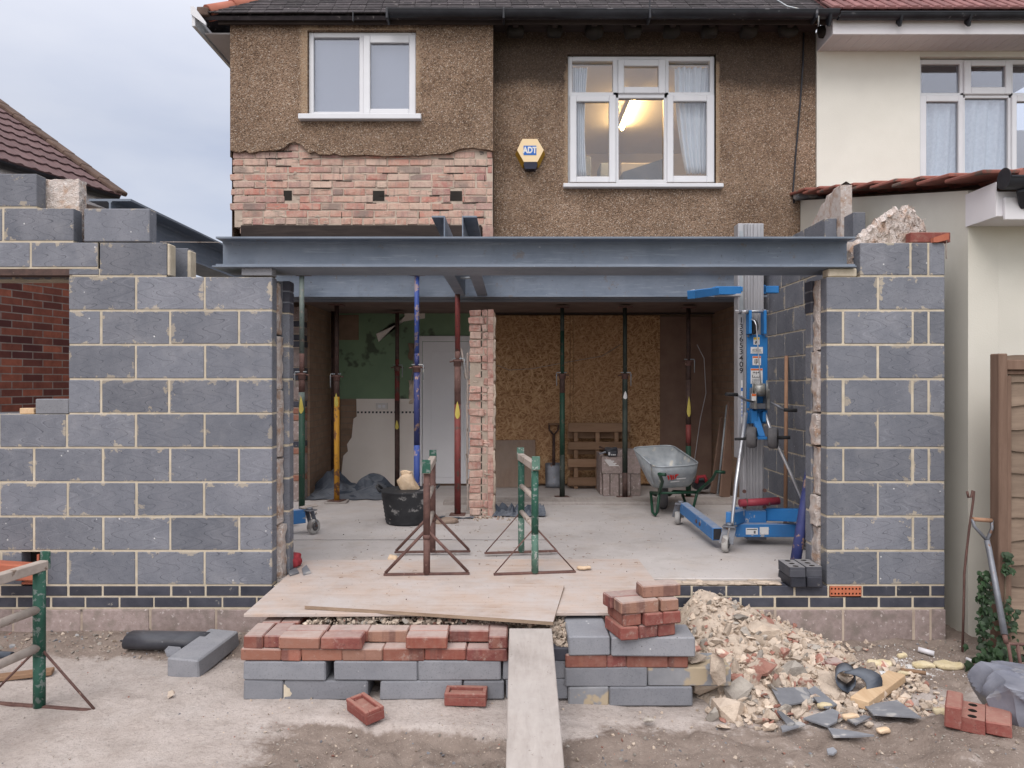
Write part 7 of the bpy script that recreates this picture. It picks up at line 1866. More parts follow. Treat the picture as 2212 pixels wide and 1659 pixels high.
# loose bricks on the ground
def frog_brick(px, py, rot, lab, tilt=0.0):
    d = 1.67 * 1600 / (py - 830); x = X(px, d); brick(x, d + .06, gz(x, d) + .012, rot, 'frog', lab, 'frogged red bricks dropped on the ground', rx=tilt)
frog_brick(785, 1560, math.radians(-52), 'frogged red brick lying skew on the dusty ground before the left stack', .10)
frog_brick(1005.5, 1534, math.radians(-3), 'frogged red brick lying square before the left stack, by the board', .06)
b = MB(); b.rock(ROCKS[0], (X(369, 3.93), 3.93, gz(-1.8, 3.93) + .018), (.05, .05, .055), M['rubble_red']); tag(b.build('brick_chip'), 'small red brick chip alone on the dusty ground', 'rubble')
BR = math.radians(57)
def bag_brick(px, d, kind, lab, edge=False):
    x = X(px, d) + .06; y = d + .09; z = gz(x, y)
    return brick(x, y, z + (.05 if edge else -.002), BR, kind, lab, 'smooth red bricks beside the grey bag', rx=(PI / 2 if edge else 0))
o = bag_brick(2040, 3.44, 'brick_wire', 'red brick set on its edge, tallest of the three beside the grey bag', True)
for v_ in (): pass
bag_brick(2099, 3.40, 'red_holed', 'perforated red brick between two plain ones beside the grey bag')
bag_brick(2156, 3.36, 'brick_wire', 'plain flat red brick closest to the grey bag')
# loose grey block and roll, left
b = MB(); RZ = Matrix.Rotation(math.radians(-8), 3, 'Z') @ Matrix.Rotation(math.radians(3), 3, 'X')
b.box((-1.845, 4.44, gz(-1.84, 4.4) + .058), (.20, .46, .105), M['block_plain'], RZ, .008, jit=.006); tag(b.build('concrete_block'), 'smooth grey block lying loose on the dusty ground by the black roll', 'block')
b = MB(); b.rock(ROCKS[1], (X(362, 4.4), 4.46, gz(-2.05, 4.4) + .05), (.16, .12, .15), M['block_plain'], rot=Matrix.Rotation(.5, 3, 'Y')); tag(b.build('block_fragment'), 'broken grey block fragment behind the loose block', 'block')
b = MB()
def roll(mb, c, L, w, h, turns, mat, ang):
    dirx = Vector((math.cos(ang), math.sin(ang), 0)); diry = Vector((-math.sin(ang), math.cos(ang), 0)); n = 16 * turns
    def P(i, j):
        t_ = i / n; a = 2 * PI * turns * t_; k_ = 1 - .55 * t_
        return Vector(c) + dirx * (L * (j / 3 - .5)) + diry * (w / 2 * k_ * math.cos(a)) + Vector((0, 0, h / 2 + h / 2 * k_ * (abs(math.sin(a)) ** .8) * (1 if math.sin(a) > 0 else -1)))
    mb.grid(P, n + 1, 4, mat)
roll(b, (-2.13, 4.60, gz(-2.2, 4.6) - .004), .50, .19, .105, 4, M['plastic_black'], math.radians(-3)); o = b.build('plastic_roll'); o.modifiers.new('thickness', 'SOLIDIFY').thickness = .003
tag(o, 'flattened black plastic roll lying at the foot of the left wall', 'plastic roll')
b = MB(); b.tube([(-3.5, 4.52, gz(-3.3, 4.5) + .025), (X(33, 4.5), 4.47, gz(-3.0, 4.5) + .022)], .021, M['plastic_dusty'], 12); b.lathe([(.016, 0), (.016, .001)], M['ink'], (X(33, 4.5) + .0005, 4.4698, gz(-3.0, 4.5) + .022), (1, -.1, 0), 12); tag(b.build('grey_pipe'), 'short grey plastic pipe on the soil at the foot of the left wall', 'pipe')
b = MB(); b.beam((-3.2, 4.05, gz(-3, 4) + .015), (X(66, 4.05), 4.25, gz(-2.6, 4.2) + .02), .07, .025, M['pallet'], .003); tag(b.build('timber_offcut'), 'brown timber strip lying behind the foreground trestle', 'timber')
b = MB(); ch = thing('terracotta_duct', 'terracotta duct liner in the hole at the foot of the left wall', 'duct', (X(60, 4.9), 4.9, .5))
hz0, hz1 = Z0 + .005, Z0 + .20
for (p, q_, c, d_) in ((X(48, 4.86), X(86, 4.86), hz0 - .0, hz0 + .012), ): b.bx(p, q_, 4.853, 4.949, c, d_, M['tile_orange'])
b.bx(X(81, 4.86), X(85.5, 4.86), 4.853, 4.949, hz0 + .013, hz1, M['tile_orange']); b.build('liner', ch)
b = MB(); b.bx(X(46, 4.95), X(88, 4.95), 4.953, 4.96, hz0, hz1 + .04, M['dark']); b.build('duct_end', ch)
b = MB(); b.beam((-3.42, 4.60, .56), (X(80, 4.80), 4.80, Z0 + .10), .12, .10, M['tile_orange'], .01); b.build('spout', ch)

# ================================================================== RUBBLE
def mound(x, y):
    dx, dy = x - 1.22, y - 4.86
    r = math.hypot(dx / (.98 if dx > 0 else .34), dy / 1.15)
    return .40 * max(0, 1 - r) ** 1.05 - .02
# slates
KEEP = [[(1.70, 4.02), (2.02, 4.02), (2.02, 4.24), (1.70, 4.24)]]
def kept(x, y, m=.0):
    for poly in KEEP:
        ins = False; n = len(poly)
        for i in range(n):
            (ax, ay), (bx_, by) = poly[i], poly[(i + 1) % n]
            if (ay > y) != (by > y) and x < (bx_ - ax) * (y - ay) / (by - ay) + ax: ins = not ins
        if ins: return True
    return False
def slate(pts, label, th=.008, lift=.030):
    b = MB(); P3 = []
    for px, py in pts:
        d = 3.8
        for _ in range(30): x_ = X(px, d); zg = max(mound(x_, d) if y_ok(x_, d) else -1, gz(x_, d)) + lift; d = (EYE - zg) * 1600 / (py - 830)
        P3.append(Vector((x_, d, zg)))
    KEEP.append([(p.x, p.y) for p in P3])
    # fit one flat plane to the points, so that the slate stays flat
    c = sum(P3, Vector()) / len(P3)
    sxx = sum((p.x - c.x) ** 2 for p in P3) + 1e-6; syy = sum((p.y - c.y) ** 2 for p in P3) + 1e-6; sxy = sum((p.x - c.x) * (p.y - c.y) for p in P3)
    sxz = sum((p.x - c.x) * (p.z - c.z) for p in P3); syz = sum((p.y - c.y) * (p.z - c.z) for p in P3); det = sxx * syy - sxy ** 2
    a_ = (sxz * syy - syz * sxy) / det if det > 1e-7 else 0; b_ = (syz * sxx - sxz * sxy) / det if det > 1e-7 else 0
    a_, b_ = max(-.25, min(.25, a_)), max(-.25, min(.25, b_))
    b.prism([(p.x, p.y) for p in P3], (0, 0, c.z - a_ * c.x - b_ * c.y + .004), (1, 0, a_), (0, 1, b_), (0, 0, -th), M['slate'])
    return tag(b.build('roof_slate'), label, 'slate', 'loose roof slates by the rubble heap')
def y_ok(x, y): return .98 < x < 2.33 and 3.62 < y < 4.82
slate([(1666, 1486), (1741, 1484), (1768, 1512), (1700, 1526), (1687, 1529)], 'large square slate propped flat at the front of the rubble heap')
slate([(1744, 1492), (1760, 1484), (1808, 1523), (1788, 1531), (1772, 1526)], 'tapered slate overlapping the large square one')
slate([(1866, 1519), (1938, 1517), (1990, 1548), (1886, 1550)], 'big slate with a pale wiped patch, right of the fresh timber')
slate([(1735, 1553), (1798, 1532), (1812, 1540), (1808, 1560), (1787, 1570)], 'broken slate with a crusted corner in front of the tapered slate')
slate([(1678, 1537), (1689, 1540), (1718, 1562), (1712, 1570), (1700, 1566)], 'narrow slate sliver pointing at the front of the heap', lift=.045)
slate([(1686, 1572), (1728, 1558), (1740, 1568), (1690, 1580)], 'small slate under the narrow sliver')
slate([(1788, 1575), (1850, 1580), (1876, 1586), (1852, 1601), (1800, 1588)], 'ragged slate lying apart in the gravel foreground')
slate([(1785, 1620), (1800, 1615), (1808, 1622), (1800, 1632), (1788, 1630)], 'small dark slate chip alone in the gravel foreground')
slate([(1830, 1556), (1868, 1546), (1880, 1550), (1848, 1566)], 'thin brown tile shard near the perforated red brick')
for pts, lab in (([(652, 1232), (662, 1224), (672, 1240), (655, 1244)], 'slate bit on the plywood beside the left wall opening'), ([(622, 1238), (640, 1230), (646, 1240), (626, 1246)], 'slate bit hard against the end of the left wall')):
    b = MB(); P3 = [(X(px, (EYE - PLY) * 1600 / (py - 830)), (EYE - PLY) * 1600 / (py - 830)) for px, py in pts]; b.prism(P3, (0, 0, PLY + .012), (1, 0, 0), (0, 1, 0), (0, 0, -.010), M['slate']); tag(b.build('roof_slate'), lab, 'slate')
b = MB(); nx_, ny_ = 44, 40
b.grid(lambda i, j: (.98 + 1.35 * i / nx_, 3.62 + 1.2 * j / ny_, max(gz(.98 + 1.35 * i / nx_, 3.62 + 1.2 * j / ny_) - .03, mound(.98 + 1.35 * i / nx_, 3.62 + 1.2 * j / ny_) + .02 * noise.noise(Vector((i * .5, j * .5, 1))))), nx_ + 1, ny_ + 1, M['rubble'], smooth=False)
mm = [M['rubble']] * 7 + [M['rubble_red'], M['rubble_grey']]
cnt = 0
while cnt < 2300:
    x, y = RND.uniform(.96, 2.35), RND.uniform(3.62, 4.83)
    h = mound(x, y); lim = h > gz(x, y) - .025
    if not lim and RND.random() > .10: continue
    if x < 1.14 and y < 4.12 and RND.random() < .9: continue
    if kept(x, y): continue
    top = sstep(4.2, 4.8, y)
    s_ = (.011 + .062 * RND.random() ** 3.0) * (1.25 - .5 * top)
    b.rock(RND.choice(ROCKS), (x, y, max(h, gz(x, y)) + s_ * .22), (s_, s_ * RND.uniform(.6, 1), s_ * RND.uniform(.5, .9)), RND.choice(mm)); cnt += 1
for i in range(150):
    x, y = RND.uniform(1.0, 2.05), RND.uniform(3.66, 4.5); h = mound(x, y)
    if h < gz(x, y) - .03 or kept(x, y): continue
    s_ = RND.uniform(.05, .11); b.rock(RND.choice(ROCKS), (x, y, max(h, gz(x, y)) + s_ * .14), (s_, s_ * RND.uniform(.5, .9), s_ * RND.uniform(.3, .7)), RND.choice([M['rubble'], M['rubble'], M['rubble_red'], M['rubble_grey']]))
o = b.build('rubble_heap'); tag(o, 'heap of pale plaster and brick rubble spilling from the threshold', 'rubble', kind='stuff')
b = MB()      # fill behind the left stack, under the plywood
b.grid(lambda i, j: (-1.18 + 1.62 * i / 30, 4.06 + .76 * j / 14, .335 + .03 * noise.noise(Vector((i * .6, j * .6, 2)))), 31, 15, M['rubble'], smooth=False)
b.bx(-1.16, .42, 4.13, 4.82, -.02, .285, M['rubble'])
for i in range(650):
    s_ = .012 + .04 * RND.random() ** 2.6; b.rock(RND.choice(ROCKS), (RND.uniform(-1.16, .28), RND.uniform(4.08, 4.4), .355 + RND.uniform(-.01, .025)), (s_, s_, s_ * .8), RND.choice(mm))
for i in range(420):
    s_ = .012 + .04 * RND.random() ** 2.2; b.rock(RND.choice(ROCKS), (RND.uniform(-1.14, .10), RND.uniform(4.10, 4.22), .376 + RND.uniform(-.015, .010)), (s_, s_, s_ * .7), RND.choice(mm))
for i in range(120):
    s_ = .02 + .04 * RND.random(); x, y = RND.uniform(.22, .30), RND.uniform(3.92, 4.25); b.rock(RND.choice(ROCKS), (x, y, .30 + (y - 3.92) * .22 + RND.uniform(-.02, .02)), (s_, s_, s_ * .8), M['rubble'])
o = b.build('rubble_fill'); tag(o, 'pale rubble filling the space behind the left stack, under the plywood', 'rubble', kind='stuff')
def chunk(px, py, wpx, hpx, kind, label, seed, d=None, rot=(0, 0, 0), dep=.8, lift=0.0, name='rubble_chunk'):
    """one big piece of rubble, centre and size read off the photo at its distance on the heap"""
    if d is None:
        d = 3.7
        for _ in range(30):
            x_ = X(px, d); zg = max(mound(x_, d), gz(x_, d)) + .03; d = (EYE - zg) * 1600 / (py - 830)
    w, h = wpx * d / 1600 * 1.08, hpx * d / 1600 * 1.08
    b = MB(); R3 = Matrix.Rotation(rot[2], 3, 'Z') @ Matrix.Rotation(rot[1], 3, 'Y') @ Matrix.Rotation(rot[0], 3, 'X')
    pr_ = hull(seed + 100, 13, .8)
    x0 = max(abs(v.x) for v in pr_[0]) * 2; y0 = max(abs(v.y) for v in pr_[0]) * 2; z0 = max(abs(v.z) for v in pr_[0]) * 2
    b.rock(pr_, (X(px, d), d + w * dep * .1, Z(py, d) + lift), (w / x0, w * dep / y0, h / z0), M[kind], rot=R3)
    return tag(b.build(name), label, 'rubble', 'big pieces on the rubble heap')
CH = [(1576, 1537, 92, 50, 'rubble', 'largest pale plaster slab, at the very front of the rubble heap', 1), (1600, 1497, 62, 44, 'rubble_grey', 'pitted round mortar lump behind the largest plaster slab', 2), (1526, 1485, 56, 40, 'rubble', 'pale broken lump with a white edge, beside the right stack', 3),
      (1549, 1447, 40, 66, 'rubble', 'upright pale slab leaning in the middle of the rubble heap', 4), (1655, 1446, 70, 34, 'rubble_red', 'big brick fragment with a dusty top, middle of the rubble heap', 5), (1712, 1452, 66, 38, 'rubble_grey', 'big grey concrete lump in the rubble heap', 6),
      (1635, 1470, 30, 30, 'rubble_red', 'cubic red brick piece above the large slate', 7), (1742, 1478, 34, 22, 'rubble_red', 'red brick piece behind the large slate', 8), (1500, 1395, 36, 36, 'rubble_red', 'squared brown brick piece close to the red brick pile', 9), (1504, 1424, 44, 16, 'rubble', 'flat pale shard beside the right stack', 10),
      (1508, 1441, 40, 18, 'rubble', 'long dusty brick shard beside the sandwiched bricks', 11), (1690, 1412, 38, 30, 'rubble_red', 'orange brick lump below the pair of dusty bricks', 12), (1548, 1386, 34, 14, 'rubble', 'flat pale flake high on the rubble heap', 13), (1650, 1366, 66, 36, 'rubble', 'buff crumbling lump against the footing', 14),
      (1590, 1465, 36, 22, 'rubble_red', 'small crimson brick corner in the middle of the heap', 15), (1540, 1545, 26, 36, 'rubble_grey', 'grey flake under the largest plaster slab', 16), (1665, 1552, 34, 30, 'rubble', 'pointed pale stone at the front edge of the heap', 17), (1698, 1536, 34, 24, 'rubble_grey', 'wedge of pale stone beside a narrow slate', 18),
      (1520, 1460, 26, 18, 'rubble_grey', 'dusty lump wedged against the stained block', 19), (1680, 1480, 26, 46, 'rubble_red', 'orange brick splinter under the grey concrete lump', 20), (1760, 1505, 28, 22, 'rubble_red', 'red brick nub beside the black plastic loop', 21), (1838, 1420, 30, 26, 'rubble_red', 'rounded brick stone beyond the pair of dusty bricks', 22),
      (1585, 1440, 26, 40, 'rubble', 'narrow upright plaster splinter on the heap', 23), (1722, 1425, 30, 18, 'rubble', 'pale lump between the dusty bricks and the concrete lump', 24), (1560, 1410, 30, 18, 'rubble_red', 'pinkish brick flake high on the rubble heap', 25), (1620, 1400, 34, 16, 'rubble', 'long pale flake on the upper rubble heap', 26),
      (1570, 1360, 24, 30, 'rubble', 'pale tilted slab near the top of the rubble heap', 27), (1600, 1335, 36, 14, 'rubble_grey', 'flat grey flake near the top of the rubble heap', 28), (1520, 1335, 40, 14, 'rubble', 'flat plaster flake at the top of the heap beside the topmost brick', 29), (1660, 1345, 40, 30, 'rubble_red', 'pink splinter against the footing of the right wall', 30),
      (1715, 1378, 30, 18, 'rubble_red', 'brick bit lying against the footing of the right wall', 31), (1402, 1556, 26, 12, 'rubble_grey', 'flat mortar lump alone before the right stack', 32)]
for px, py, w_, h_, kd, lab, sd in CH: chunk(px, py, w_, h_, kd, lab, sd, rot=(RND.uniform(-.25, .25), RND.uniform(-.35, .35), RND.uniform(-.5, .5)))
for a, lab in ((1757, 'dusty brick end at the edge of the rubble heap, nearer the heap'), (1797, 'dusty brick end at the edge of the rubble heap, farther from the heap')):
    brick(X(a, 4.36), 4.42, gz(2, 4.4) + .018, PI / 2 + .03, 'brick', lab, 'dusty bricks at the edge of the heap')
# timber, black strip
b = MB(); d0, d1 = 3.86, 4.24; b.beam((X(1856, d0), d0, gz(1.8, 3.9) + .028), (X(1937, d1), d1, gz(2.2, 4.2) + .03), .095, .047, M['pine'], .004); tag(b.build('timber_offcut'), 'fresh pale timber offcut lying beside the slates', 'timber')
b = MB(); cx_, cy_ = X(1846, 4.1), 4.12
def strip(pts, w):
    n = len(pts); wv = Vector(w)
    b.grid(lambda i, j: Vector(pts[i]) + wv * (j - .5), n, 2, M['plastic_dusty'], flip=True)
g_z = gz(cx_, cy_)
arc = [(cx_ - .09 + .10 * math.cos(a) + .03 * a, cy_ + .03 * math.sin(a * 1.3), g_z + .055 + .055 * math.sin(a)) for a in [PI * 1.25 - i * PI * 1.5 / 14 for i in range(15)]]
strip(arc, (.05, .12, .0)); arc2 = [(cx_ - .02 + .03 * i / 3 + .05 * math.sin(i * .4), cy_ - .02 - .012 * i, g_z + .11 - .10 * (i / 9) ** 2) for i in range(10)]
strip(arc2, (.11, .05, .01)); o = b.build('plastic_strip'); o.modifiers.new('thickness', 'SOLIDIFY').thickness = .004
tag(o, 'stiff black damp course strip twisted into a loop beside the fresh timber', 'plastic strip')
# foam scraps and small litter
for i, (px, py, w_, h_, kd, lab) in enumerate(((1905, 1426, 70, 26, 'foam', 'yellow foam scrap at the left of the foam litter'), (1903, 1446, 52, 22, 'white', 'white plaster flake below the foam scraps'), (1955, 1418, 30, 20, 'foam', 'small yellow foam crumb by the white powder'), (2000, 1428, 62, 22, 'foam', 'yellow foam ring scrap beside a white tube'),
                                              (2056, 1432, 80, 22, 'foam', 'longest yellow foam scrap in the litter, nearest the fork'), (1958, 1447, 36, 16, 'foam', 'small foam crumb near a brown stick'), (2110, 1541, 90, 18, 'foam', 'thin yellow foam strip beside the grey bag'), (2040, 1541, 44, 20, 'foam', 'yellow foam scrap behind the edge-set red brick'),
                                              (1785, 1526, 44, 18, 'foam', 'orange foam scrap lying on a broken slate'), (1842, 1552, 52, 22, 'wool_chunk', 'pale orange foam stone in front of the tapered slate'), (1913, 1583, 40, 20, 'wool_chunk', 'pale stone in the gravel before the wiped slate'))):
    d = 1.68 * 1600 / (py + h_ / 2 - 830); x = X(px, d); w, h = w_ * d / 1600 * .68, h_ * d / 1600 * .72
    b = MB(); b.lump((x, d + .03, gz(x, d) + h * .38 + (.018 if 'slate' in lab else 0)), (w, w * .5, h * .75), M[kd], h * .25, 22, 8, rot=RND.uniform(-.3, .3), rounding=.55, seed=i + 60); tag(b.build('foam_scrap' if kd == 'foam' else 'pale_scrap'), lab, 'scrap', 'scraps littering the ground')
b = MB(); d = 4.55; b.tube([(X(1993, d), d + .05, gz(2.5, d) + .03), (X(2018, d), d, gz(2.5, d) + .02)], .016, M['fascia'], 10); tag(b.build('white_tube'), 'short white plastic tube among the foam scraps', 'tube')
b = MB(); d = 4.35; b.tube([(X(1946, d), d, gz(2.3, d) + .012), (X(1990, d), d - .05, gz(2.3, d) + .012)], .012, M['pallet'], 6); tag(b.build('stick'), 'short brown stick below the foam scraps', 'stick')
b = MB(); d = 4.45; b.tube([(X(2096, d), d + .04, gz(2.7, d) + .03), (X(2106, d), d, gz(2.7, d) + .02)], .010, M['fascia'], 8); b.tube([(X(2106, d), d, gz(2.7, d) + .02), (X(2111, d), d - .03, gz(2.7, d) + .012)], .004, M['iron'], 6); tag(b.build('nozzle'), 'small white nozzle lying above the grey bag', 'nozzle')
b = MB(); b.lump((X(1003, 4.2), 4.18, .385), (.035, .035, .04), M['red_paint'], .005, 14, 7, rounding=.7, seed=3); tag(b.build('pink_scrap'), 'bright pinkish red scrap in the rubble behind the left stack', 'scrap')
b = MB(); b.lump((X(630, 5.15), 5.2, FLOOR + .06), (.09, .12, .075), M['red_soft'], .015, 24, 10, rounding=.6, seed=4); b.lump((X(620, 5.2), 5.24, FLOOR + .085), (.07, .10, .05), M['timber_worn'], .004, 14, 7, rounding=.4, seed=5); tag(b.build('scrubbing_brush'), 'red bristled brush on the floor just inside the left wall', 'brush')
b = MB(); b.lump((X(848, 5.45), 5.45, FLOOR + .02), (.06, .045, .035), M['wool_chunk'], .012, 26, 8, rounding=.5, seed=14); tag(b.build('foam_scrap'), 'yellowish foam lump at the foot of the rusty trestle', 'scrap')
b = MB(); b.lump((X(1262, 5.1), 5.1, PLY + .018), (.085, .045, .022), M['wool_chunk'], .012, 26, 8, rounding=.5, seed=15); tag(b.build('foam_scrap'), 'yellowish foam lump at the foot of the flaking green trestle', 'scrap')
b = MB(); b.lump((X(965, 6.9), 6.92, FLOOR + .018), (.2, .10, .045), M['plyboard'], .02, 12, 9, rounding=.4, seed=16); tag(b.build('cardboard_scrap'), 'brown scrap on the floor between the tub and the brick pier', 'scrap')
# bag
b = MB(); b.creased((2.76, 3.50, gz(2.6, 3.5) + .075), (.80, .46, .24), M['bag'], .060, 2.7, 64, math.radians(-24), 21)
bg = b.build('grey_bag'); tag(bg, 'grey crumpled plastic bag slumped at the right edge by the red bricks', 'bag')
b = MB(); b.prism([(0, .0), (.05, .10), (.16, .02), (.19, -.06), (.06, -.10)], (2.40, 3.36, gz(2.4, 3.4) + .10), (.95, -.30, 0), (0, .35, .94), (0, -.006, .002), M['bag_dark']); b.build('printed_patch', bg)
# ================================================================== FORK, ROD, FENCE, IVY
fk = thing('garden_fork', 'grey garden fork with a wooden grip leaning by the fence post', 'fork', (X(2185, 4.15), 4.15, gz(2.7, 4.15)))
h0, h1, s0, s1 = Pt(2101, 1122, 4.5), Pt(2142, 1125, 4.5), Pt(2132, 1168, 4.48), Pt(2170, 1372, 4.2)
b = MB(); b.tube([h0, h1], .013, M['broom'], 10); b.build('grip', fk)
b = MB(); b.tube([h0, Pt(2104, 1137, 4.5), s0], .010, M['iron'], 8); b.tube([h1, Pt(2143, 1142, 4.5), s0], .010, M['iron'], 8); b.tube([s0, Pt(2137, 1190, 4.46), Pt(2148, 1250, 4.38), s1], [.016, .0165, .017, .018], M['iron'], 10); b.build('shaft', fk)
b = MB()
f0, f1 = Pt(2178, 1391, 4.17), Pt(2236, 1394, 4.20)
b.tube([s1, Pt(2174, 1390, 4.18)], .014, M['rust'], 8); b.tube([f0, f1], .009, M['rust'], 8)
for i in range(4):
    p = f0.lerp(f1, i / 3); b.tube([p, p + Vector((.006, -.02, -.12)), p + Vector((.004, -.03, -.27))], [.009, .009, .004], M['rust'], 8)
b.build('tines', fk)
b = MB(); q = [Pt(2079, 1388, 4.6), Pt(2082, 1300, 4.62), Pt(2083, 1240, 4.63), Pt(2087, 1200, 4.64), Pt(2094, 1140, 4.66), Pt(2102, 1085, 4.68), Pt(2104, 1062, 4.68), Pt(2101, 1060, 4.68), Pt(2098, 1074, 4.68), Pt(2092, 1075, 4.68), Pt(2089, 1062, 4.68)]
q[0].z = gz(2.8, 4.6) - .01; b.tube(q, .0075, M['rust'], 8); tag(b.build('hooked_rod'), 'rusty steel rod with a hooked top stuck in the ground beside the wall', 'rod')
fe = thing('timber_fence', 'brown timber fence panel with wavy boards and a square post', 'fence', (3.2, 4.5, 0))
b = MB(); b.bx(X(2149, 4.5), X(2168, 4.5), 4.46, 4.55, -.05, Z(764, 4.46), M['fence_post'], .006); b.build('post', fe)
b = MB()
fx0 = X(2167, 4.5); k = 0
for i in range(13):
    z0 = .06 + .137 * i
    def P(ii, j, i=i, z0=z0):
        x = fx0 + .03 + 1.8 * ii / 40; wv = .006 * math.sin(x * 9 + i * 2.1) + .005 * math.sin(x * 23 + i) + .006 * noise.noise(Vector((x * 6, i, 0)))
        return (x, 4.50 - .10 * (x - fx0) + (.014 if j else -.004), z0 + (.165 + wv if j else wv))
    b.grid(P, 41, 2, M['fence'], smooth=False)
o = b.build('board', fe); o.modifiers.new('thickness', 'SOLIDIFY').thickness = .009
b = MB(); zt_ = Z(778, 4.48); b.beam((fx0 - .002, 4.485, zt_ - .03), (fx0 + 1.85, 4.30, zt_ - .03), .05, .06, M['fence_post'], .004); b.beam((fx0 - .002, 4.50, zt_ - .075), (fx0 + 1.85, 4.315, zt_ - .075), .035, .025, M['fence_post'], .003); b.build('capping_rail', fe)
b = MB(); b.bx(fx0 + .0, fx0 + .035, 4.475, 4.505, .02, zt_ - .095, M['fence_post'], .003); b.build('batten', fe)
iv = thing('ivy', 'dark green ivy climbing the foot of the fence post', 'plant', (X(2140, 4.5), 4.45, 0))
def leaves(mb, n, cx, cy, cz_, sx, sy, sz, size):
    for _ in range(n):
        a = RND.random() * 6.28; q = Vector((RND.gauss(0, sx), RND.gauss(0, sy), RND.uniform(-sz, sz))); c = Vector((cx, cy, cz_)) + q
        if c.z < gz(c.x, c.y) + .01: continue
        s_ = size * RND.uniform(.5, 1.2); nrm = Vector((RND.uniform(-.6, .6), -1, RND.uniform(-.1, .9))).normalized(); u = nrm.cross(Vector((0, 0, 1))).normalized(); w = u.cross(nrm); rot_ = RND.uniform(-1.0, 1.0); u, w = u * math.cos(rot_) + w * math.sin(rot_), w * math.cos(rot_) - u * math.sin(rot_)
        pts = [(-.5, -.1), (-.32, -.5), (0, -.62), (.32, -.5), (.5, -.1), (.22, .12), (0, .62), (-.22, .12)]
        base = len(mb.v); mb.v.append(c + nrm * s_ * .10)
        for px_, py_ in pts: mb.v.append(c + u * px_ * s_ - w * py_ * s_)
        rnd = (RND.random(), RND.random(), RND.random())
        for k in range(8): mb.face([base, base + 1 + k, base + 1 + (k + 1) % 8], M['leaf'], rnd)
b = MB()
leaves(b, 120, X(2126, 4.44), 4.43, .40, .022, .015, .17, .038); leaves(b, 60, X(2130, 4.42), 4.42, .17, .034, .025, .14, .040); leaves(b, 70, X(2180, 4.40), 4.41, .22, .028, .02, .20, .040); leaves(b, 24, X(2178, 4.42), 4.42, .62, .015, .012, .06, .038); leaves(b, 60, X(2150, 4.36), 4.36, .07, .08, .04, .06, .05)
b.build('foliage', iv)
b = MB(); b.tube([(X(2130, 4.44), 4.445, .0), (X(2124, 4.44), 4.448, .25), (X(2122, 4.44), 4.45, .55)], .006, M['stem'], 6); b.tube([(X(2172, 4.42), 4.43, .0), (X(2175, 4.42), 4.44, .3), (X(2178, 4.42), 4.445, .66)], .005, M['stem'], 6); b.build('stem', iv)

# ================================================================== GRAVEL AND DUST LITTER
b = MB(); cnt = 0
gm = [M['rubble'], M['rubble'], M['rubble_grey'], M['rubble_grey'], M['rubble_grey'], M['rubble_red'], M['slate']]
while cnt < 4600:
    x, y = RND.uniform(-3.5, 3.2), RND.uniform(2.7, 4.84)
    s0_, w0_, _ = soil(x, y)
    if RND.random() > .05 + .95 * s0_: continue
    if -1.42 < x < 1.12 and 3.86 < y < 4.82 or kept(x, y): continue
    s_ = .004 + .022 * RND.random() ** 3.5
    if s0_ < .3: s_ *= .6
    b.rock(RND.choice(ROCKS), (x, y, gz(x, y) + s_ * .15), (s_, s_, s_ * .7), RND.choice(gm)); cnt += 1
for i in range(420):
    x, y = RND.gauss(2.3, .32), RND.gauss(4.45, .13)
    if x > 3.0 or y > 4.82: continue
    s_ = .004 + .010 * RND.random() ** 2; b.rock(RND.choice(ROCKS), (x, y, gz(x, y) + s_ * .2), (s_, s_, s_ * .6), M['white'])
for i in range(160):
    x, y = RND.uniform(-3.3, -1.7), RND.uniform(4.45, 4.8); s_ = .012 + .035 * RND.random() ** 3; b.rock(RND.choice(ROCKS), (x, y, gz(x, y) + s_ * .15), (s_, s_, s_ * .65), RND.choice(gm))
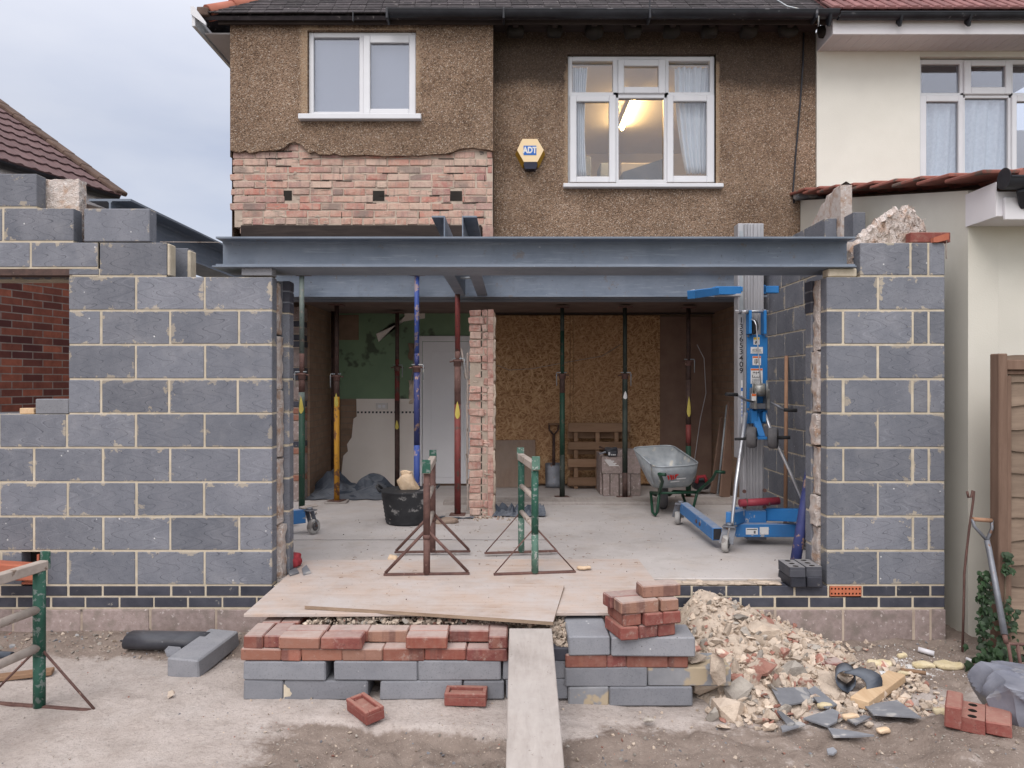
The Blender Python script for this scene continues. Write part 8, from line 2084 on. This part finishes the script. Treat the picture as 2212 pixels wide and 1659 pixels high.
for i in range(70):
    x, y = RND.uniform(-1.6, 2.1), RND.uniform(3.72, 3.9); s_ = .008 + .016 * RND.random(); b.rock(RND.choice(ROCKS), (x, y, gz(x, y) + s_ * .15), (s_, s_, s_ * .7), M['rubble'])
for i in range(2600):
    x, y = RND.uniform(-3.4, 3.0), RND.uniform(2.8, 4.6)
    if -1.42 < x < 1.12 and 3.86 < y < 4.82 or kept(x, y): continue
    s_ = .003 + .009 * RND.random() ** 2.5; b.rock(RND.choice(ROCKS), (x, y, gz(x, y) + s_ * .1), (s_, s_, s_ * .7), RND.choice(gm))
o = b.build('gravel'); tag(o, 'stones and grit scattered over the dusty site ground', 'gravel', kind='stuff')
b = MB()
for i in range(260):
    x, y = RND.uniform(-1.4, 1.7), RND.uniform(4.3, 7.4); z = PLY if (-1.5 < x < .93 and y < 5.4) else FLOOR
    if y < 4.98 and x > .9: continue
    s_ = .003 + .009 * RND.random() ** 3; b.rock(RND.choice(ROCKS), (x, y, z + s_ * .3 + (.022 if (-1.1 < x < .33 and y < 4.85) else 0)), (s_, s_, s_ * .6), RND.choice([M['rubble'], M['rubble_grey'], M['rust_dark'], M['pallet']]))
for i in range(90):
    x, y = RND.uniform(-1.3, 1.2), RND.uniform(4.86, 7.2); z = (PLY if (-1.5 < x < .93 and y < 5.4) else FLOOR) + .002; a = RND.random() * 6.28; l_ = RND.uniform(.01, .04)
    b.tube([(x, y, z), (x + l_ * math.cos(a) * .6, y + l_ * math.sin(a) * .6, z + .004), (x + l_ * math.cos(a + .6), y + l_ * math.sin(a + .6), z)], .0012, M['pallet'], 4)
for i in range(500):
    x, y = RND.uniform(-1.5, 2.3), RND.uniform(5.0, 8.2); s_ = .003 + .012 * RND.random() ** 4; b.rock(RND.choice(ROCKS), (x, y, (PLY if (-1.5 < x < .93 and y < 5.4) else FLOOR) + s_ * .25), (s_, s_, s_ * .5), RND.choice([M['rubble'], M['rubble_grey'], M['rust_dark']]))
o = b.build('floor_litter'); tag(o, 'crumbs and wood shavings scattered over the plywood and concrete floor', 'litter', kind='stuff')
